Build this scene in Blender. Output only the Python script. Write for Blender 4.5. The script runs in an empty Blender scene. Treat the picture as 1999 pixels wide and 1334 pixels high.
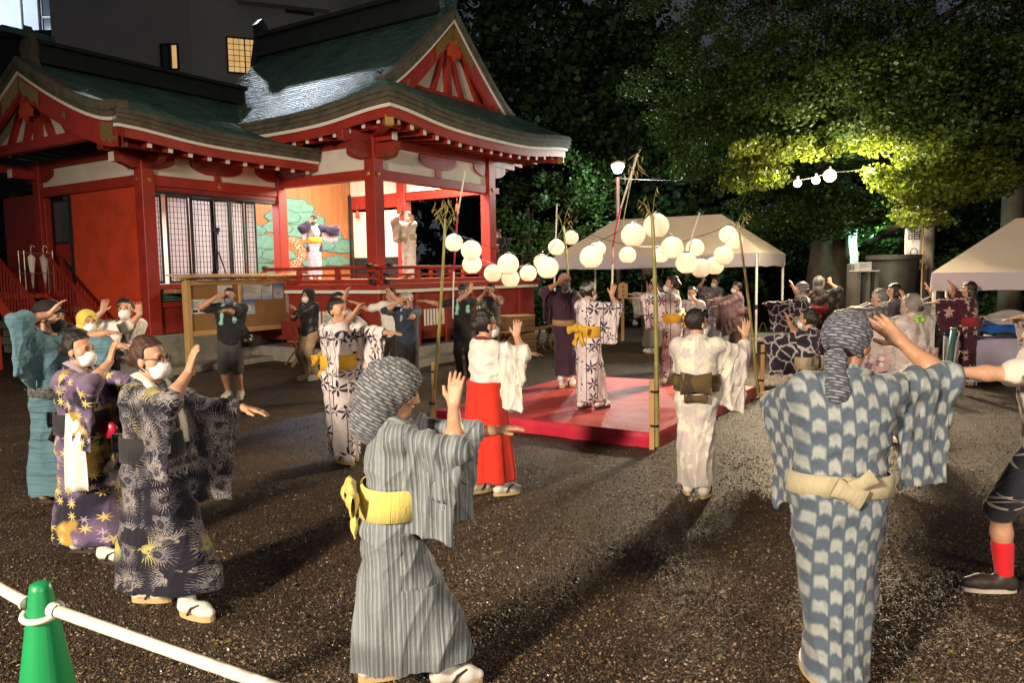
import bpy, math, random
import numpy as np
from mathutils import Vector, Matrix
R = math.radians
rng = np.random.default_rng(7)
random.seed(7)
SC = bpy.context.scene
COL = SC.collection
# ------------------------------------------------------------------ camera
CAMZ, FPX, PITCH, ROLL = 1.9, 1510.0, R(5.07), 0.015
_f = np.array([0, math.cos(PITCH), -math.sin(PITCH)])
_r0 = np.array([1.0, 0, 0]); _u0 = np.cross(_r0, _f)
_ur = math.cos(ROLL)*_u0 + math.sin(ROLL)*_r0
_rr = math.cos(ROLL)*_r0 - math.sin(ROLL)*_u0
cam_d = bpy.data.cameras.new('camera')
cam_d.sensor_width = 36.0; cam_d.lens = FPX/1999*36.0
cam_d.clip_start = 0.05; cam_d.clip_end = 600
cam = bpy.data.objects.new('camera', cam_d); COL.objects.link(cam)
cam.matrix_world = Matrix(((_rr[0], _ur[0], -_f[0], 0), (_rr[1], _ur[1], -_f[1], 0), (_rr[2], _ur[2], -_f[2], CAMZ), (0, 0, 0, 1)))
SC.camera = cam
def ray(px, py):
    return _f + _rr*((px-999.5)/FPX) - _ur*((py-667)/FPX)
def gp(px, py, z=0.0):                     # point of the picture on the level z
    d = ray(px, py); t = (z-CAMZ)/d[2]
    return np.array([0, 0, CAMZ]) + d*t
def at(px, py, Y):                         # point of the picture at the distance Y
    d = ray(px, py)
    return np.array([0, 0, CAMZ]) + d*(Y/d[1])
# ------------------------------------------------------------------ world, exposure
W = bpy.data.worlds.new('World'); SC.world = W; W.use_nodes = True
_bg = W.node_tree.nodes['Background']
_bg.inputs[0].default_value = (0.62, 0.66, 0.8, 1); _bg.inputs[1].default_value = 0.052
SC.view_settings.view_transform = 'Standard'; SC.view_settings.look = 'None'
SC.view_settings.exposure = 0.42; SC.view_settings.gamma = 1.0; SC.view_settings.use_curve_mapping = False
try:
    SC.cycles.use_denoising = True
    SC.cycles.max_bounces = 6; SC.cycles.transparent_max_bounces = 12
    SC.cycles.sample_clamp_indirect = 4.0; SC.cycles.sample_clamp_direct = 12.0
    SC.cycles.use_light_tree = True
    SC.cycles.caustics_reflective = False; SC.cycles.caustics_refractive = False
except Exception: pass
def lamp(name, kind, loc, power, col, size=0.2, target=None, angle=None, blend=0.4, shape=None, sy=None):
    d = bpy.data.lights.new(name, kind); d.energy = power; d.color = col
    if kind in ('POINT', 'SPOT'): d.shadow_soft_size = size
    if kind == 'AREA':
        d.size = size
        if sy: d.shape = 'RECTANGLE'; d.size_y = sy
    if kind == 'SPOT': d.spot_size = R(angle or 70); d.spot_blend = blend
    o = bpy.data.objects.new(name, d); COL.objects.link(o); o.location = tuple(loc)
    if target is not None:
        v = Vector(target) - Vector(loc); o.rotation_euler = v.to_track_quat('-Z', 'Y').to_euler()
    return o
# floodlight of the square behind the photographer on the left, and the cool one high up over the yard
lamp('flood_and_fill_light', 'SPOT', (-7.5, -5.5, 5.6), 12000, (1.0, 0.80, 0.59), 0.8, (-1.4, 6.8, -0.9), 90, 0.8)
lamp('flood_and_fill_light', 'SPOT', (5.5, -6.5, 5.0), 2400, (1.0, 0.80, 0.59), 0.8, (1.0, 7.5, -0.6), 90, 0.8)  # added fill spot behind the camera on the right, softens foreground shadows
lamp('yard_light', 'SPOT', (-14.0, 38.0, 21.6), 30000, (0.80, 0.88, 1.0), 0.3, (-5.45, 20.2, 7.15), 9.5, 0.9)
lamp('yard_light', 'SPOT', (-14.6, 37.5, 19.0), 11000, (0.80, 0.88, 1.0), 0.3, (-7.7, 15.6, 5.45), 4.2, 0.9)
# four bare bulbs strung under the big tree
BULBS = [(1557, 358, 15.6), (1593, 352, 15.8), (1620, 343, 16.0), (1697, 336, 16.4)]
for _k, (_x, _y, _d) in enumerate(BULBS):
    lamp('bulb_light', 'POINT', at(_x, _y, _d)-np.array([0, .12, 0.0]), (120, 120, 380, 330)[_k], (1.0, 0.80, 0.52), 0.07)
    lamp('bulb_beam', 'SPOT', at(_x, _y, _d)-np.array([0, .14, 0.02]), (600, 600, 2000, 1500)[_k], (1.0, 0.80, 0.52), 0.07, (0.5, 5.0, 0.0), 120, 0.8)
# ------------------------------------------------------------------ object helpers
def tag(o, label=None, cat=None, group=None, kind=None):
    if label: o['label'] = label
    if cat: o['category'] = cat
    if group: o['group'] = group
    if kind: o['kind'] = kind
    return o
def empty(name, loc=(0, 0, 0), rz=0.0, label=None, cat=None, group=None, kind=None):
    o = bpy.data.objects.new(name, None); COL.objects.link(o)
    o.location = tuple(float(c) for c in loc); o.rotation_euler = (0, 0, rz); o.empty_display_size = 0.1
    return tag(o, label, cat, group, kind)
def link(name, me, m, parent=None, smooth=False):
    o = bpy.data.objects.new(name, me); COL.objects.link(o)
    if m is not None and not me.materials:
        for q in (m if isinstance(m, (list, tuple)) else [m]): me.materials.append(q)
    if parent is not None: o.parent = parent
    return o
def np_mesh(name, V, Fq, smooth=True, uv=None):
    """V n x 3, Fq m x 4 (or m x 3) -> mesh; uv m*k x 2"""
    V = np.ascontiguousarray(V, np.float32); Fq = np.ascontiguousarray(Fq, np.int32)
    k = Fq.shape[1]; m = Fq.shape[0]
    me = bpy.data.meshes.new(name)
    me.vertices.add(len(V)); me.vertices.foreach_set('co', V.ravel())
    me.loops.add(m*k); me.loops.foreach_set('vertex_index', Fq.ravel())
    me.polygons.add(m); me.polygons.foreach_set('loop_start', np.arange(0, m*k, k, dtype=np.int32))
    try: me.polygons.foreach_set('loop_total', np.full(m, k, np.int32))
    except Exception: pass
    me.polygons.foreach_set('use_smooth', np.full(m, smooth, bool))
    if uv is not None:
        l = me.uv_layers.new(name='UVMap'); l.data.foreach_set('uv', np.ascontiguousarray(uv, np.float32).ravel())
    me.update(calc_edges=True)
    return me
def nrm(v):
    v = np.asarray(v, float); l = np.linalg.norm(v)
    return v/l if l > 1e-9 else v
class MB:
    """collects pieces of one mesh"""
    def __init__(s): s.v = []; s.f = []; s.uv = None
    def add(s, V, F):
        b = len(s.v); s.v.extend([tuple(float(c) for c in p) for p in V]); s.f.extend([tuple(b+i for i in f) for f in F]); return s
    def frame_box(s, o, ax, ay, az, bev=0.0):
        """box from corner o spanned by three vectors, edges bevelled by bev"""
        o = np.asarray(o, float); A = [np.asarray(a, float) for a in (ax, ay, az)]
        L = [np.linalg.norm(a) for a in A]
        if bev <= 0 or min(L) < 2.5*bev:
            V = [o+A[0]*i+A[1]*j+A[2]*k for i in (0, 1) for j in (0, 1) for k in (0, 1)]
            F = [(0, 1, 3, 2), (4, 6, 7, 5), (0, 4, 5, 1), (2, 3, 7, 6), (0, 2, 6, 4), (1, 5, 7, 3)]
            if np.dot(np.cross(A[0], A[1]), A[2]) < 0: F = [f[::-1] for f in F]
            return s.add(V, F)
        e = [a/l*bev for a, l in zip(A, L)]
        V = []; idx = {}
        for c in range(8):
            b = [(c >> 2) & 1, (c >> 1) & 1, c & 1]
            corner = o+sum(A[i]*b[i] for i in range(3))
            for axn in range(3):
                p = corner.copy()
                for i in range(3):
                    if i != axn: p = p+(e[i] if b[i] == 0 else -e[i])
                idx[(c, axn)] = len(V); V.append(p)
        F = []
        def cid(b): return b[0]*4+b[1]*2+b[2]
        for axn in range(3):
            i, j = [q for q in range(3) if q != axn]
            for sd in (0, 1):
                q = []
                for (bi, bj) in ((0, 0), (1, 0), (1, 1), (0, 1)):
                    b = [0, 0, 0]; b[axn] = sd; b[i] = bi; b[j] = bj; q.append(idx[(cid(b), axn)])
                F.append(q)
        for axn in range(3):                      # edge strips
            i, j = [q for q in range(3) if q != axn]
            for bi in (0, 1):
                for bj in (0, 1):
                    b0 = [0]*3; b0[i] = bi; b0[j] = bj; b1 = list(b0); b1[axn] = 1
                    F.append([idx[(cid(b0), i)], idx[(cid(b1), i)], idx[(cid(b1), j)], idx[(cid(b0), j)]])
        for c in range(8): F.append([idx[(c, 0)], idx[(c, 1)], idx[(c, 2)]])
        V = np.array(V); cen = o+(A[0]+A[1]+A[2])/2; G = []
        for f in F:
            p = V[list(f)]; n = np.cross(p[1]-p[0], p[2]-p[0])
            G.append(f if np.dot(n, p.mean(0)-cen) > 0 else f[::-1])
        return s.add(V, G)
    def box(s, x0, x1, y0, y1, z0, z1, bev=0.0):
        return s.frame_box((x0, y0, z0), (x1-x0, 0, 0), (0, y1-y0, 0), (0, 0, z1-z0), bev)
    def bar(s, a, b, w, h, up=(0, 0, 1), bev=0.0):
        """square bar from a to b, w wide, h high, centred"""
        a = np.asarray(a, float); b = np.asarray(b, float); d = b-a; n = nrm(d)
        sd = np.cross(n, up)
        if np.linalg.norm(sd) < 1e-6: sd = np.cross(n, (1, 0, 0))
        sd = nrm(sd); u = np.cross(sd, n)
        return s.frame_box(a-sd*w/2-u*h/2, d, sd*w, u*h, bev)
    def tube(s, pts, r, n=8, cap=True):
        P = [np.asarray(p, float) for p in pts]; m = len(P)
        rr = r if hasattr(r, '__len__') else [r]*m
        t = [nrm(P[min(i+1, m-1)]-P[max(i-1, 0)]) for i in range(m)]
        ref = np.array([0, 0, 1.0]) if abs(t[0][2]) < 0.9 else np.array([1.0, 0, 0])
        a = nrm(np.cross(t[0], ref)); V = []; F = []
        for i in range(m):
            a = nrm(a-t[i]*np.dot(a, t[i])); b = np.cross(t[i], a)
            for k in range(n):
                q = 2*math.pi*k/n; V.append(P[i]+(a*math.cos(q)+b*math.sin(q))*rr[i])
        for i in range(m-1):
            for k in range(n):
                F.append((i*n+k, i*n+(k+1) % n, (i+1)*n+(k+1) % n, (i+1)*n+k))
        if cap: F.append(tuple(range(n))[::-1]); F.append(tuple((m-1)*n+k for k in range(n)))
        return s.add(V, F)
    def lathe(s, prof, n=24, c=(0, 0, 0), cap=True):
        V = []; F = []; m = len(prof)
        for (r, z) in prof:
            for k in range(n):
                q = 2*math.pi*k/n; V.append((c[0]+r*math.cos(q), c[1]+r*math.sin(q), c[2]+z))
        for i in range(m-1):
            for k in range(n): F.append((i*n+k, i*n+(k+1) % n, (i+1)*n+(k+1) % n, (i+1)*n+k))
        if cap: F.append(tuple(range(n))[::-1]); F.append(tuple((m-1)*n+k for k in range(n)))
        return s.add(V, F)
    def grid(s, G, flip=False):
        G = np.asarray(G, float); m, n = G.shape[:2]; F = []
        for i in range(m-1):
            for j in range(n-1):
                f = (i*n+j, i*n+j+1, (i+1)*n+j+1, (i+1)*n+j); F.append(f[::-1] if flip else f)
        return s.add(G.reshape(-1, 3), F)
    def slab(s, G, nv):
        """a grid of points given thickness by the vector (or grid of vectors) nv"""
        G = np.asarray(G, float); m, n = G.shape[:2]; H = G+nv
        V = np.concatenate([G.reshape(-1, 3), H.reshape(-1, 3)]); q = m*n; F = []
        for i in range(m-1):
            for j in range(n-1):
                a = (i*n+j, i*n+j+1, (i+1)*n+j+1, (i+1)*n+j); F.append(a[::-1]); F.append(tuple(q+t for t in a))
        def side(l):
            for a, b in zip(l[:-1], l[1:]): F.append((a, b, q+b, q+a))
        side([j for j in range(n)]); side([i*n+n-1 for i in range(m)])
        side([(m-1)*n+j for j in range(n)][::-1]); side([i*n for i in range(m)][::-1])
        return s.add(V, F)
    def prism(s, poly, o, ex, ey, ez):
        """2-D outline (counter clockwise) in the frame o, ex, ey, pushed along ez"""
        o, ex, ey, ez = [np.asarray(a, float) for a in (o, ex, ey, ez)]; n = len(poly)
        V = [o+ex*p[0]+ey*p[1] for p in poly]+[o+ex*p[0]+ey*p[1]+ez for p in poly]
        F = [tuple(range(n))[::-1], tuple(range(n, 2*n))]+[(i, (i+1) % n, n+(i+1) % n, n+i) for i in range(n)]
        return s.add(V, F)
    def build(s, name, m, parent=None, smooth=False):
        me = bpy.data.meshes.new(name); me.from_pydata(s.v, [], s.f); me.update()
        if smooth:
            me.polygons.foreach_set('use_smooth', [True]*len(me.polygons))
        o = link(name, me, m, parent)
        return o
def autosmooth(o, deg=40):
    me = o.data
    me.polygons.foreach_set('use_smooth', [True]*len(me.polygons))
    try: me.set_sharp_from_angle(angle=R(deg))
    except Exception: pass
    return o
def copy_tree(o, parent=None):
    c = o.copy(); COL.objects.link(c)
    if parent is not None: c.parent = parent
    for ch in list(o.children): copy_tree(ch, c)
    return c
# ------------------------------------------------------------------ materials
class NT:
    def __init__(s, name):
        s.m = bpy.data.materials.new(name); s.m.use_nodes = True; s.t = s.m.node_tree
        s.b = s.t.nodes['Principled BSDF']; s.out = s.t.nodes['Material Output']
    def n(s, typ, **kw):
        q = s.t.nodes.new(typ)
        for k, v in kw.items(): setattr(q, k, v)
        return q
    def l(s, a, b): s.t.links.new(a, b)
    def put(s, sock, v):
        if hasattr(v, 'links'): s.l(v, sock)
        else: sock.default_value = v
    def math(s, op, a, b=None, c=None, clamp=False):
        q = s.n('ShaderNodeMath', operation=op); q.use_clamp = clamp
        for i, v in enumerate((a, b, c)):
            if v is not None: s.put(q.inputs[i], v)
        return q.outputs[0]
    def vmath(s, op, a, b=None, out=0):
        q = s.n('ShaderNodeVectorMath', operation=op)
        s.put(q.inputs[0], a)
        if b is not None:
            if op == 'SCALE': s.put(q.inputs['Scale'], b)
            else: s.put(q.inputs[1], b)
        return q.outputs[out]
    def mix(s, f, a, b, blend='MIX'):
        q = s.n('ShaderNodeMix', data_type='RGBA', blend_type=blend)
        s.put(q.inputs[0], f); s.put(q.inputs[6], c4(a)); s.put(q.inputs[7], c4(b)); return q.outputs[2]
    def coord(s, which='Object'): return s.n('ShaderNodeTexCoord').outputs[which]
    def mapping(s, v, scale=(1, 1, 1), rot=(0, 0, 0), loc=(0, 0, 0)):
        q = s.n('ShaderNodeMapping'); s.l(v, q.inputs[0]); q.inputs['Scale'].default_value = scale
        q.inputs['Rotation'].default_value = rot; q.inputs['Location'].default_value = loc; return q.outputs[0]
    def noise(s, v, scale=5.0, detail=3.0, rough=0.55, out=0):
        q = s.n('ShaderNodeTexNoise'); s.l(v, q.inputs['Vector']); q.inputs['Scale'].default_value = scale
        q.inputs['Detail'].default_value = detail; q.inputs['Roughness'].default_value = rough; return q.outputs[out]
    def voro(s, v, scale=5.0, out='Distance', feature='F1', rand=1.0):
        q = s.n('ShaderNodeTexVoronoi', feature=feature); s.l(v, q.inputs['Vector']); q.inputs['Scale'].default_value = scale
        q.inputs['Randomness'].default_value = rand
        return q.outputs[out]
    def step(s, v, a, b):                    # smooth step a..b -> 0..1
        q = s.n('ShaderNodeMapRange', interpolation_type='SMOOTHSTEP'); s.put(q.inputs[0], v)
        s.put(q.inputs[1], a); s.put(q.inputs[2], b); return q.outputs[0]
    def ramp(s, v, stops):
        q = s.n('ShaderNodeValToRGB'); s.l(v, q.inputs[0]); e = q.color_ramp.elements
        while len(e) > 1: e.remove(e[-1])
        e[0].position = stops[0][0]; e[0].color = c4(stops[0][1])
        for p, c in stops[1:]:
            k = e.new(p); k.color = c4(c)
        return q.outputs[0]
    def bump(s, h, strength=0.3, dist=0.01, nrm_=None):
        q = s.n('ShaderNodeBump'); s.l(h, q.inputs['Height']); q.inputs['Strength'].default_value = strength
        q.inputs['Distance'].default_value = dist
        if nrm_ is not None: s.l(nrm_, q.inputs['Normal'])
        s.l(q.outputs[0], s.b.inputs['Normal']); return q.outputs[0]
    def set(s, **kw):
        names = dict(col='Base Color', rough='Roughness', spec='Specular IOR Level', metal='Metallic', trans='Transmission Weight',
                     alpha='Alpha', ecol='Emission Color', estr='Emission Strength', coat='Coat Weight', sheen='Sheen Weight', ior='IOR', sss='Subsurface Weight')
        for k, v in kw.items():
            q = s.b.inputs[names[k]]
            s.put(q, c4(v) if k in ('col', 'ecol') else v)
        return s
def c4(c):
    if hasattr(c, 'links') or isinstance(c, (int, float)): return c
    return tuple(c)+((1.0,) if len(c) == 3 else ())
def plain(name, col, rough=0.6, spec=0.4, var=0.18, scale=6.0, bump=0.15, bscale=40.0, metal=0.0, coat=0.0, dirt=None):
    """one colour with wear: cloudy tone, fine relief, roughness that varies"""
    t = NT(name); o = t.coord()
    a = t.noise(o, scale, 5.0, 0.6); b = t.noise(o, bscale, 3.0)
    lo = tuple(c*(1-var) for c in col); hi = tuple(min(1, c*(1+var)) for c in col)
    c = t.ramp(a, [(0.3, lo), (0.7, hi)])
    if dirt is not None:
        d = t.noise(o, scale*0.45, 6.0, 0.7); c = t.mix(t.step(d, 0.52, 0.72), c, dirt)
    t.set(col=c, spec=spec, metal=metal, coat=coat)
    t.set(rough=t.math('ADD', rough-0.1, t.math('MULTIPLY', b, 0.2)))
    if bump: t.bump(b, bump, 0.004)
    return t.m
def wood(name, c1, c2, scale=1.0, axis='Z', rough=0.55, spec=0.3):
    t = NT(name); o = t.coord()
    sc = {'Z': (14, 14, 0.9), 'X': (0.9, 14, 14), 'Y': (14, 0.9, 14)}[axis]
    v = t.mapping(o, tuple(q*scale for q in sc))
    a = t.noise(v, 2.2, 6.0, 0.62); f = t.noise(v, 9.0, 3.0)
    t.set(col=t.ramp(a, [(0.32, c1), (0.68, c2)]), rough=rough, spec=spec)
    t.bump(f, 0.25, 0.003); return t.m
def emis(name, col, strength):
    t = NT(name); t.set(col=(0.8, 0.8, 0.8), ecol=col, estr=strength); return t.m
MT = {}
def lacquer(name, c, worn):
    t = NT(name); o = t.coord(); a = t.noise(o, 2.2, 6, .65); b = t.noise(t.mapping(o, (9, 9, .8)), 3.0, 4, .6); d = t.noise(o, 0.9, 5, .7)
    k = t.ramp(a, [(.28, tuple(q*.72 for q in c)), (.5, c), (.75, tuple(q*1.18 for q in c))]); k = t.mix(t.math('MULTIPLY', t.step(b, .55, .75), .4), k, worn); k = t.mix(t.math('MULTIPLY', t.step(d, .55, .75), .35), k, tuple(q*.45 for q in c))
    t.set(col=k, spec=.4, rough=t.math('ADD', .38, t.math('MULTIPLY', b, .25))); t.bump(b, .18, .004); return t.m
MT['red'] = lacquer('red lacquer', (0.31, 0.026, 0.016), (.26, .045, .03))
MT['red_dark'] = lacquer('old red lacquer', (0.24, 0.025, 0.016), (.16, .04, .025))
MT['red_bright'] = lacquer('vermilion board', (0.52, 0.055, 0.018), (.42, .07, .03))
MT['plaster'] = plain('white plaster', (0.66, 0.63, 0.56), 0.8, 0.2, 0.07, 2.2, 0.1, 60, dirt=(0.5, 0.46, 0.38))
MT['white_paint'] = plain('white paint', (0.74, 0.72, 0.66), 0.6, 0.3, 0.06, 8, 0.1, 50)
MT['gold'] = plain('gilt fitting', (0.60, 0.40, 0.12), 0.38, 0.5, 0.3, 30, 0.5, 60, metal=0.8)
MT['stone'] = plain('grey stone', (0.26, 0.25, 0.22), 0.7, 0.35, 0.22, 3.0, 0.35, 30, dirt=(0.14, 0.13, 0.11))
MT['stone_dark'] = plain('dark weathered stone', (0.10, 0.098, 0.088), 0.75, 0.3, 0.25, 3.0, 0.35, 30, dirt=(0.05, 0.05, 0.04))
MT['black'] = plain('black paint', (0.018, 0.018, 0.02), 0.45, 0.4, 0.3, 5, 0.1, 40)
MT['dark_metal'] = plain('dark metal', (0.03, 0.03, 0.033), 0.4, 0.5, 0.2, 9, 0.05, 50, metal=0.5)
MT['steel'] = plain('pale steel', (0.5, 0.5, 0.5), 0.35, 0.5, 0.1, 9, 0.05, 50, metal=0.85)
MT['floor'] = wood('stage floor wood', (0.25, 0.12, 0.055), (0.4, 0.21, 0.1), 1.0, 'X')
MT['board'] = wood('cedar panel', (0.25, 0.092, 0.033), (0.35, 0.145, 0.055), 0.7, 'Z', 0.5)
MT['pine_wood'] = wood('new pine timber', (0.44, 0.26, 0.10), (0.58, 0.37, 0.16), 1.0, 'Z')
MT['pine_woodx'] = wood('new pine batten', (0.40, 0.23, 0.09), (0.56, 0.36, 0.16), 1.0, 'X')
MT['cork'] = plain('brown notice felt', (0.26, 0.145, 0.062), 0.9, 0.1, 0.08, 3, 0.3, 160)
MT['crate'] = wood('old crate wood', (0.12, 0.065, 0.03), (0.24, 0.13, 0.06), 1.0, 'X')
MT['green_louvre'] = plain('green louvre', (0.05, 0.13, 0.105), 0.5, 0.3, 0.12, 6)
MT['cone'] = plain('green cone plastic', (0.010, 0.26, 0.085), 0.38, 0.45, 0.08, 4, 0.1, 90)
MT['bar_white'] = plain('white plastic', (0.70, 0.69, 0.63), 0.4, 0.4, 0.06, 6, 0.03, 60)
MT['tape'] = plain('reflective tape', (0.68, 0.67, 0.61), 0.4, 0.4, 0.06, 9, 0.05, 120)
MT['pole_grey'] = plain('concrete pole', (0.19, 0.17, 0.145), 0.75, 0.3, 0.18, 3, 0.3, 40, dirt=(0.12, 0.11, 0.10))
MT['lamp_brown'] = plain('brown painted post', (0.05, 0.018, 0.012), 0.5, 0.4, 0.15, 6)
def copper_mat():
    t = NT('green copper shingles'); o = t.coord()
    a = t.noise(o, 1.3, 6.0, 0.65); b = t.noise(o, 9.0, 4.0)
    c = t.ramp(a, [(0.3, (0.020, 0.056, 0.046)), (0.55, (0.040, 0.095, 0.078)), (0.75, (0.07, 0.135, 0.11))])
    w = t.noise(t.mapping(o, (1, 7, 1)), 5.0, 3.0)
    t.set(col=c, spec=0.6, metal=0.1, rough=t.math('ADD', 0.10, t.math('MULTIPLY', b, 0.22)))
    w2 = t.noise(t.mapping(o, (1.7, 1.7, 8.5)), 1.0, 3, .6); w3 = t.noise(o, 22.0, 2)
    t.bump(t.math('ADD', t.math('ADD', t.math('MULTIPLY', w, 0.5), t.math('MULTIPLY', w2, 1.5)), t.math('MULTIPLY', w3, 0.25)), 1.0, 0.06); return t.m
MT['copper'] = copper_mat()
MT['moss_edge'] = plain('weathered shingle edge', (0.095, 0.088, 0.066), 0.75, 0.3, 0.35, 5, 0.5, 26, dirt=(0.045, 0.05, 0.03))
MT['roof_dark'] = plain('dark copper ridge', (0.022, 0.030, 0.025), 0.4, 0.5, 0.3, 4, 0.3, 20, metal=0.2)
def paper_mat(name, col, tr=0.5, rough=0.8):
    t = NT(name); o = t.coord(); a = t.noise(o, 30, 4)
    d = t.n('ShaderNodeBsdfDiffuse'); r = t.n('ShaderNodeBsdfTranslucent'); mx = t.n('ShaderNodeMixShader')
    c = t.ramp(a, [(0.3, tuple(q*0.93 for q in col)), (0.7, col)])
    t.l(c, d.inputs[0]); t.l(c, r.inputs[0]); mx.inputs[0].default_value = tr
    t.l(d.outputs[0], mx.inputs[1]); t.l(r.outputs[0], mx.inputs[2]); t.l(mx.outputs[0], t.out.inputs[0]); return t.m
MT['shoji'] = paper_mat('shoji paper', (0.82, 0.80, 0.80), 0.55)
MT['lantern'] = paper_mat('lantern paper', (0.90, 0.86, 0.74), 0.55)
MT['tent'] = paper_mat('tent cloth', (0.80, 0.70, 0.58), 0.32)
MT['tent_valance'] = paper_mat('lavender valance', (0.55, 0.50, 0.56), 0.25)
def plastic_film(name, alpha=0.25, col=(0.8, 0.8, 0.8)):
    t = NT(name); o = t.coord(); a = t.noise(o, 14, 4, 0.6)
    t.set(col=col, rough=0.22, spec=0.6, alpha=t.math('ADD', alpha-0.12, t.math('MULTIPLY', a, 0.24), clamp=True))
    t.bump(t.noise(t.mapping(o, (1, 1, 0.35)), 16, 4), 0.9, 0.02); return t.m
MT['film'] = plastic_film('clear rain film', 0.17)
MT['coat_film'] = plastic_film('milky rain coat film', 0.34, (.78, .74, .72))
MT['film_white'] = plastic_film('cloudy rain film', 0.5, (0.75, 0.72, 0.7))
def glass_dark(name, col=(0.05, 0.07, 0.075)):
    t = NT(name); t.set(col=col, rough=0.12, spec=0.6); return t.m
MT['pale_tray'] = plain('pale tray', (0.30, 0.31, 0.33), .6, .3, .08)
MT['glass'] = glass_dark('dark window glass')
def bamboo_mat(name, c1, c2):
    t = NT(name); o = t.coord(); a = t.noise(t.mapping(o, (30, 30, 1.2)), 2.0, 4)
    t.set(col=t.ramp(a, [(0.3, c1), (0.7, c2)]), rough=0.38, spec=0.45); return t.m
MT['bamboo'] = bamboo_mat('green bamboo', (0.17, 0.17, 0.05), (0.32, 0.29, 0.10))
MT['bamboo_leaf'] = plain('dried bamboo leaf', (0.24, 0.2, 0.08), 0.7, 0.2, 0.3, 4, 0)
def leaf_mat(name, col, tr=0.4, var=0.5):
    t = NT(name); g = t.n('ShaderNodeNewGeometry').outputs['Random Per Island']
    c = t.ramp(g, [(0.0, tuple(q*(1-var) for q in col)), (0.6, col), (1.0, (col[0]*1.5, col[1]*1.35, col[2]))])
    r = t.n('ShaderNodeBsdfTranslucent'); mx = t.n('ShaderNodeMixShader'); mx.inputs[0].default_value = tr
    t.set(col=c, rough=0.5, spec=0.35); t.l(c, r.inputs[0])
    t.l(t.b.outputs[0], mx.inputs[1]); t.l(r.outputs[0], mx.inputs[2]); t.l(mx.outputs[0], t.out.inputs[0]); return t.m
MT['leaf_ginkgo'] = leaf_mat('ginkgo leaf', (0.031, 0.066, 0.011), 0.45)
MT['leaf_lit'] = leaf_mat('ginkgo leaf', (0.085, 0.125, 0.012), 0.5)  # yellower, brighter copy of the crown leaf: bulb light put into the colour
MT['leaf_dark'] = leaf_mat('dark evergreen leaf', (0.022, 0.05, 0.014), 0.25)
MT['leaf_camphor'] = leaf_mat('glossy camphor leaf', (0.04, 0.09, 0.022), 0.3)
MT['bark'] = plain('ridged bark', (0.05, 0.036, 0.024), 0.85, 0.2, 0.4, 3, 0.9, 14)
# ------------------------------------------------------------------ ground, far buildings
def ground_mat():
    t = NT('wet dark gravel'); o = t.coord()
    st = t.voro(o, 90.0, 'Distance'); sc = t.voro(o, 90.0, 'Color'); big = t.noise(o, 0.45, 5, 0.6); mid = t.noise(o, 2.3, 5, 0.65)
    sep = t.n('ShaderNodeSeparateColor'); t.l(sc, sep.inputs[0])
    c = t.ramp(sep.outputs[0], [(0.0, (0.013, 0.008, 0.0045)), (0.5, (0.044, 0.028, 0.0155)), (0.85, (0.086, 0.056, 0.034)), (1.0, (0.23, 0.165, 0.105))])
    wet = t.step(t.math('ADD', t.math('MULTIPLY', big, 0.6), t.math('MULTIPLY', mid, 0.4)), 0.42, 0.6)
    c = t.mix(t.math('MULTIPLY', wet, 0.6), c, (0.020, 0.014, 0.009))
    pat = t.noise(o, 1.1, 6, .62); c = t.mix(t.math('MULTIPLY', t.step(pat, .42, .62), .55), c, t.mix(.5, c, (.075, .05, .032))); sc2 = t.noise(t.mapping(o, (1, .45, 1), (0, 0, .5)), 2.6, 5, .7); c = t.mix(t.math('MULTIPLY', t.step(sc2, .5, .68), .5), c, (.016, .010, .006))
    t.set(col=c, spec=0.28, rough=t.math('ADD', 0.38, t.math('MULTIPLY', sep.outputs[1], 0.45)))
    h = t.math('ADD', t.math('MULTIPLY', st, -1.0), t.math('MULTIPLY', sep.outputs[2], 0.5))
    h = t.math('ADD', h, t.math('MULTIPLY', mid, 1.2))
    t.bump(h, 1.0, 0.02); return t.m
MT['gravel'] = ground_mat()
def height(x, y):
    return 0.012*np.sin(x*1.7+0.6*y)+0.010*np.sin(y*2.3-0.9*x)+0.006*np.sin(4.1*x+3.3*y)-0.02
xs = np.concatenate([[-260, -120, -60, -30], np.linspace(-16, 16, 130), [30, 60, 120, 260]])
ys = np.concatenate([[-60, -25, -8], np.linspace(-2, 26, 120), [34, 50, 80, 140, 300]])
GX, GY = np.meshgrid(xs, ys, indexing='ij')
GZ = np.where((np.abs(GX) < 17) & (GY > -3) & (GY < 27), height(GX, GY), -0.02)
g = MB(); g.grid(np.stack([GX, GY, GZ], -1), flip=True)
ground = g.build('ground', MT['gravel'], smooth=True); tag(ground, 'wet dark gravel yard of the shrine', kind='structure')
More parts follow.
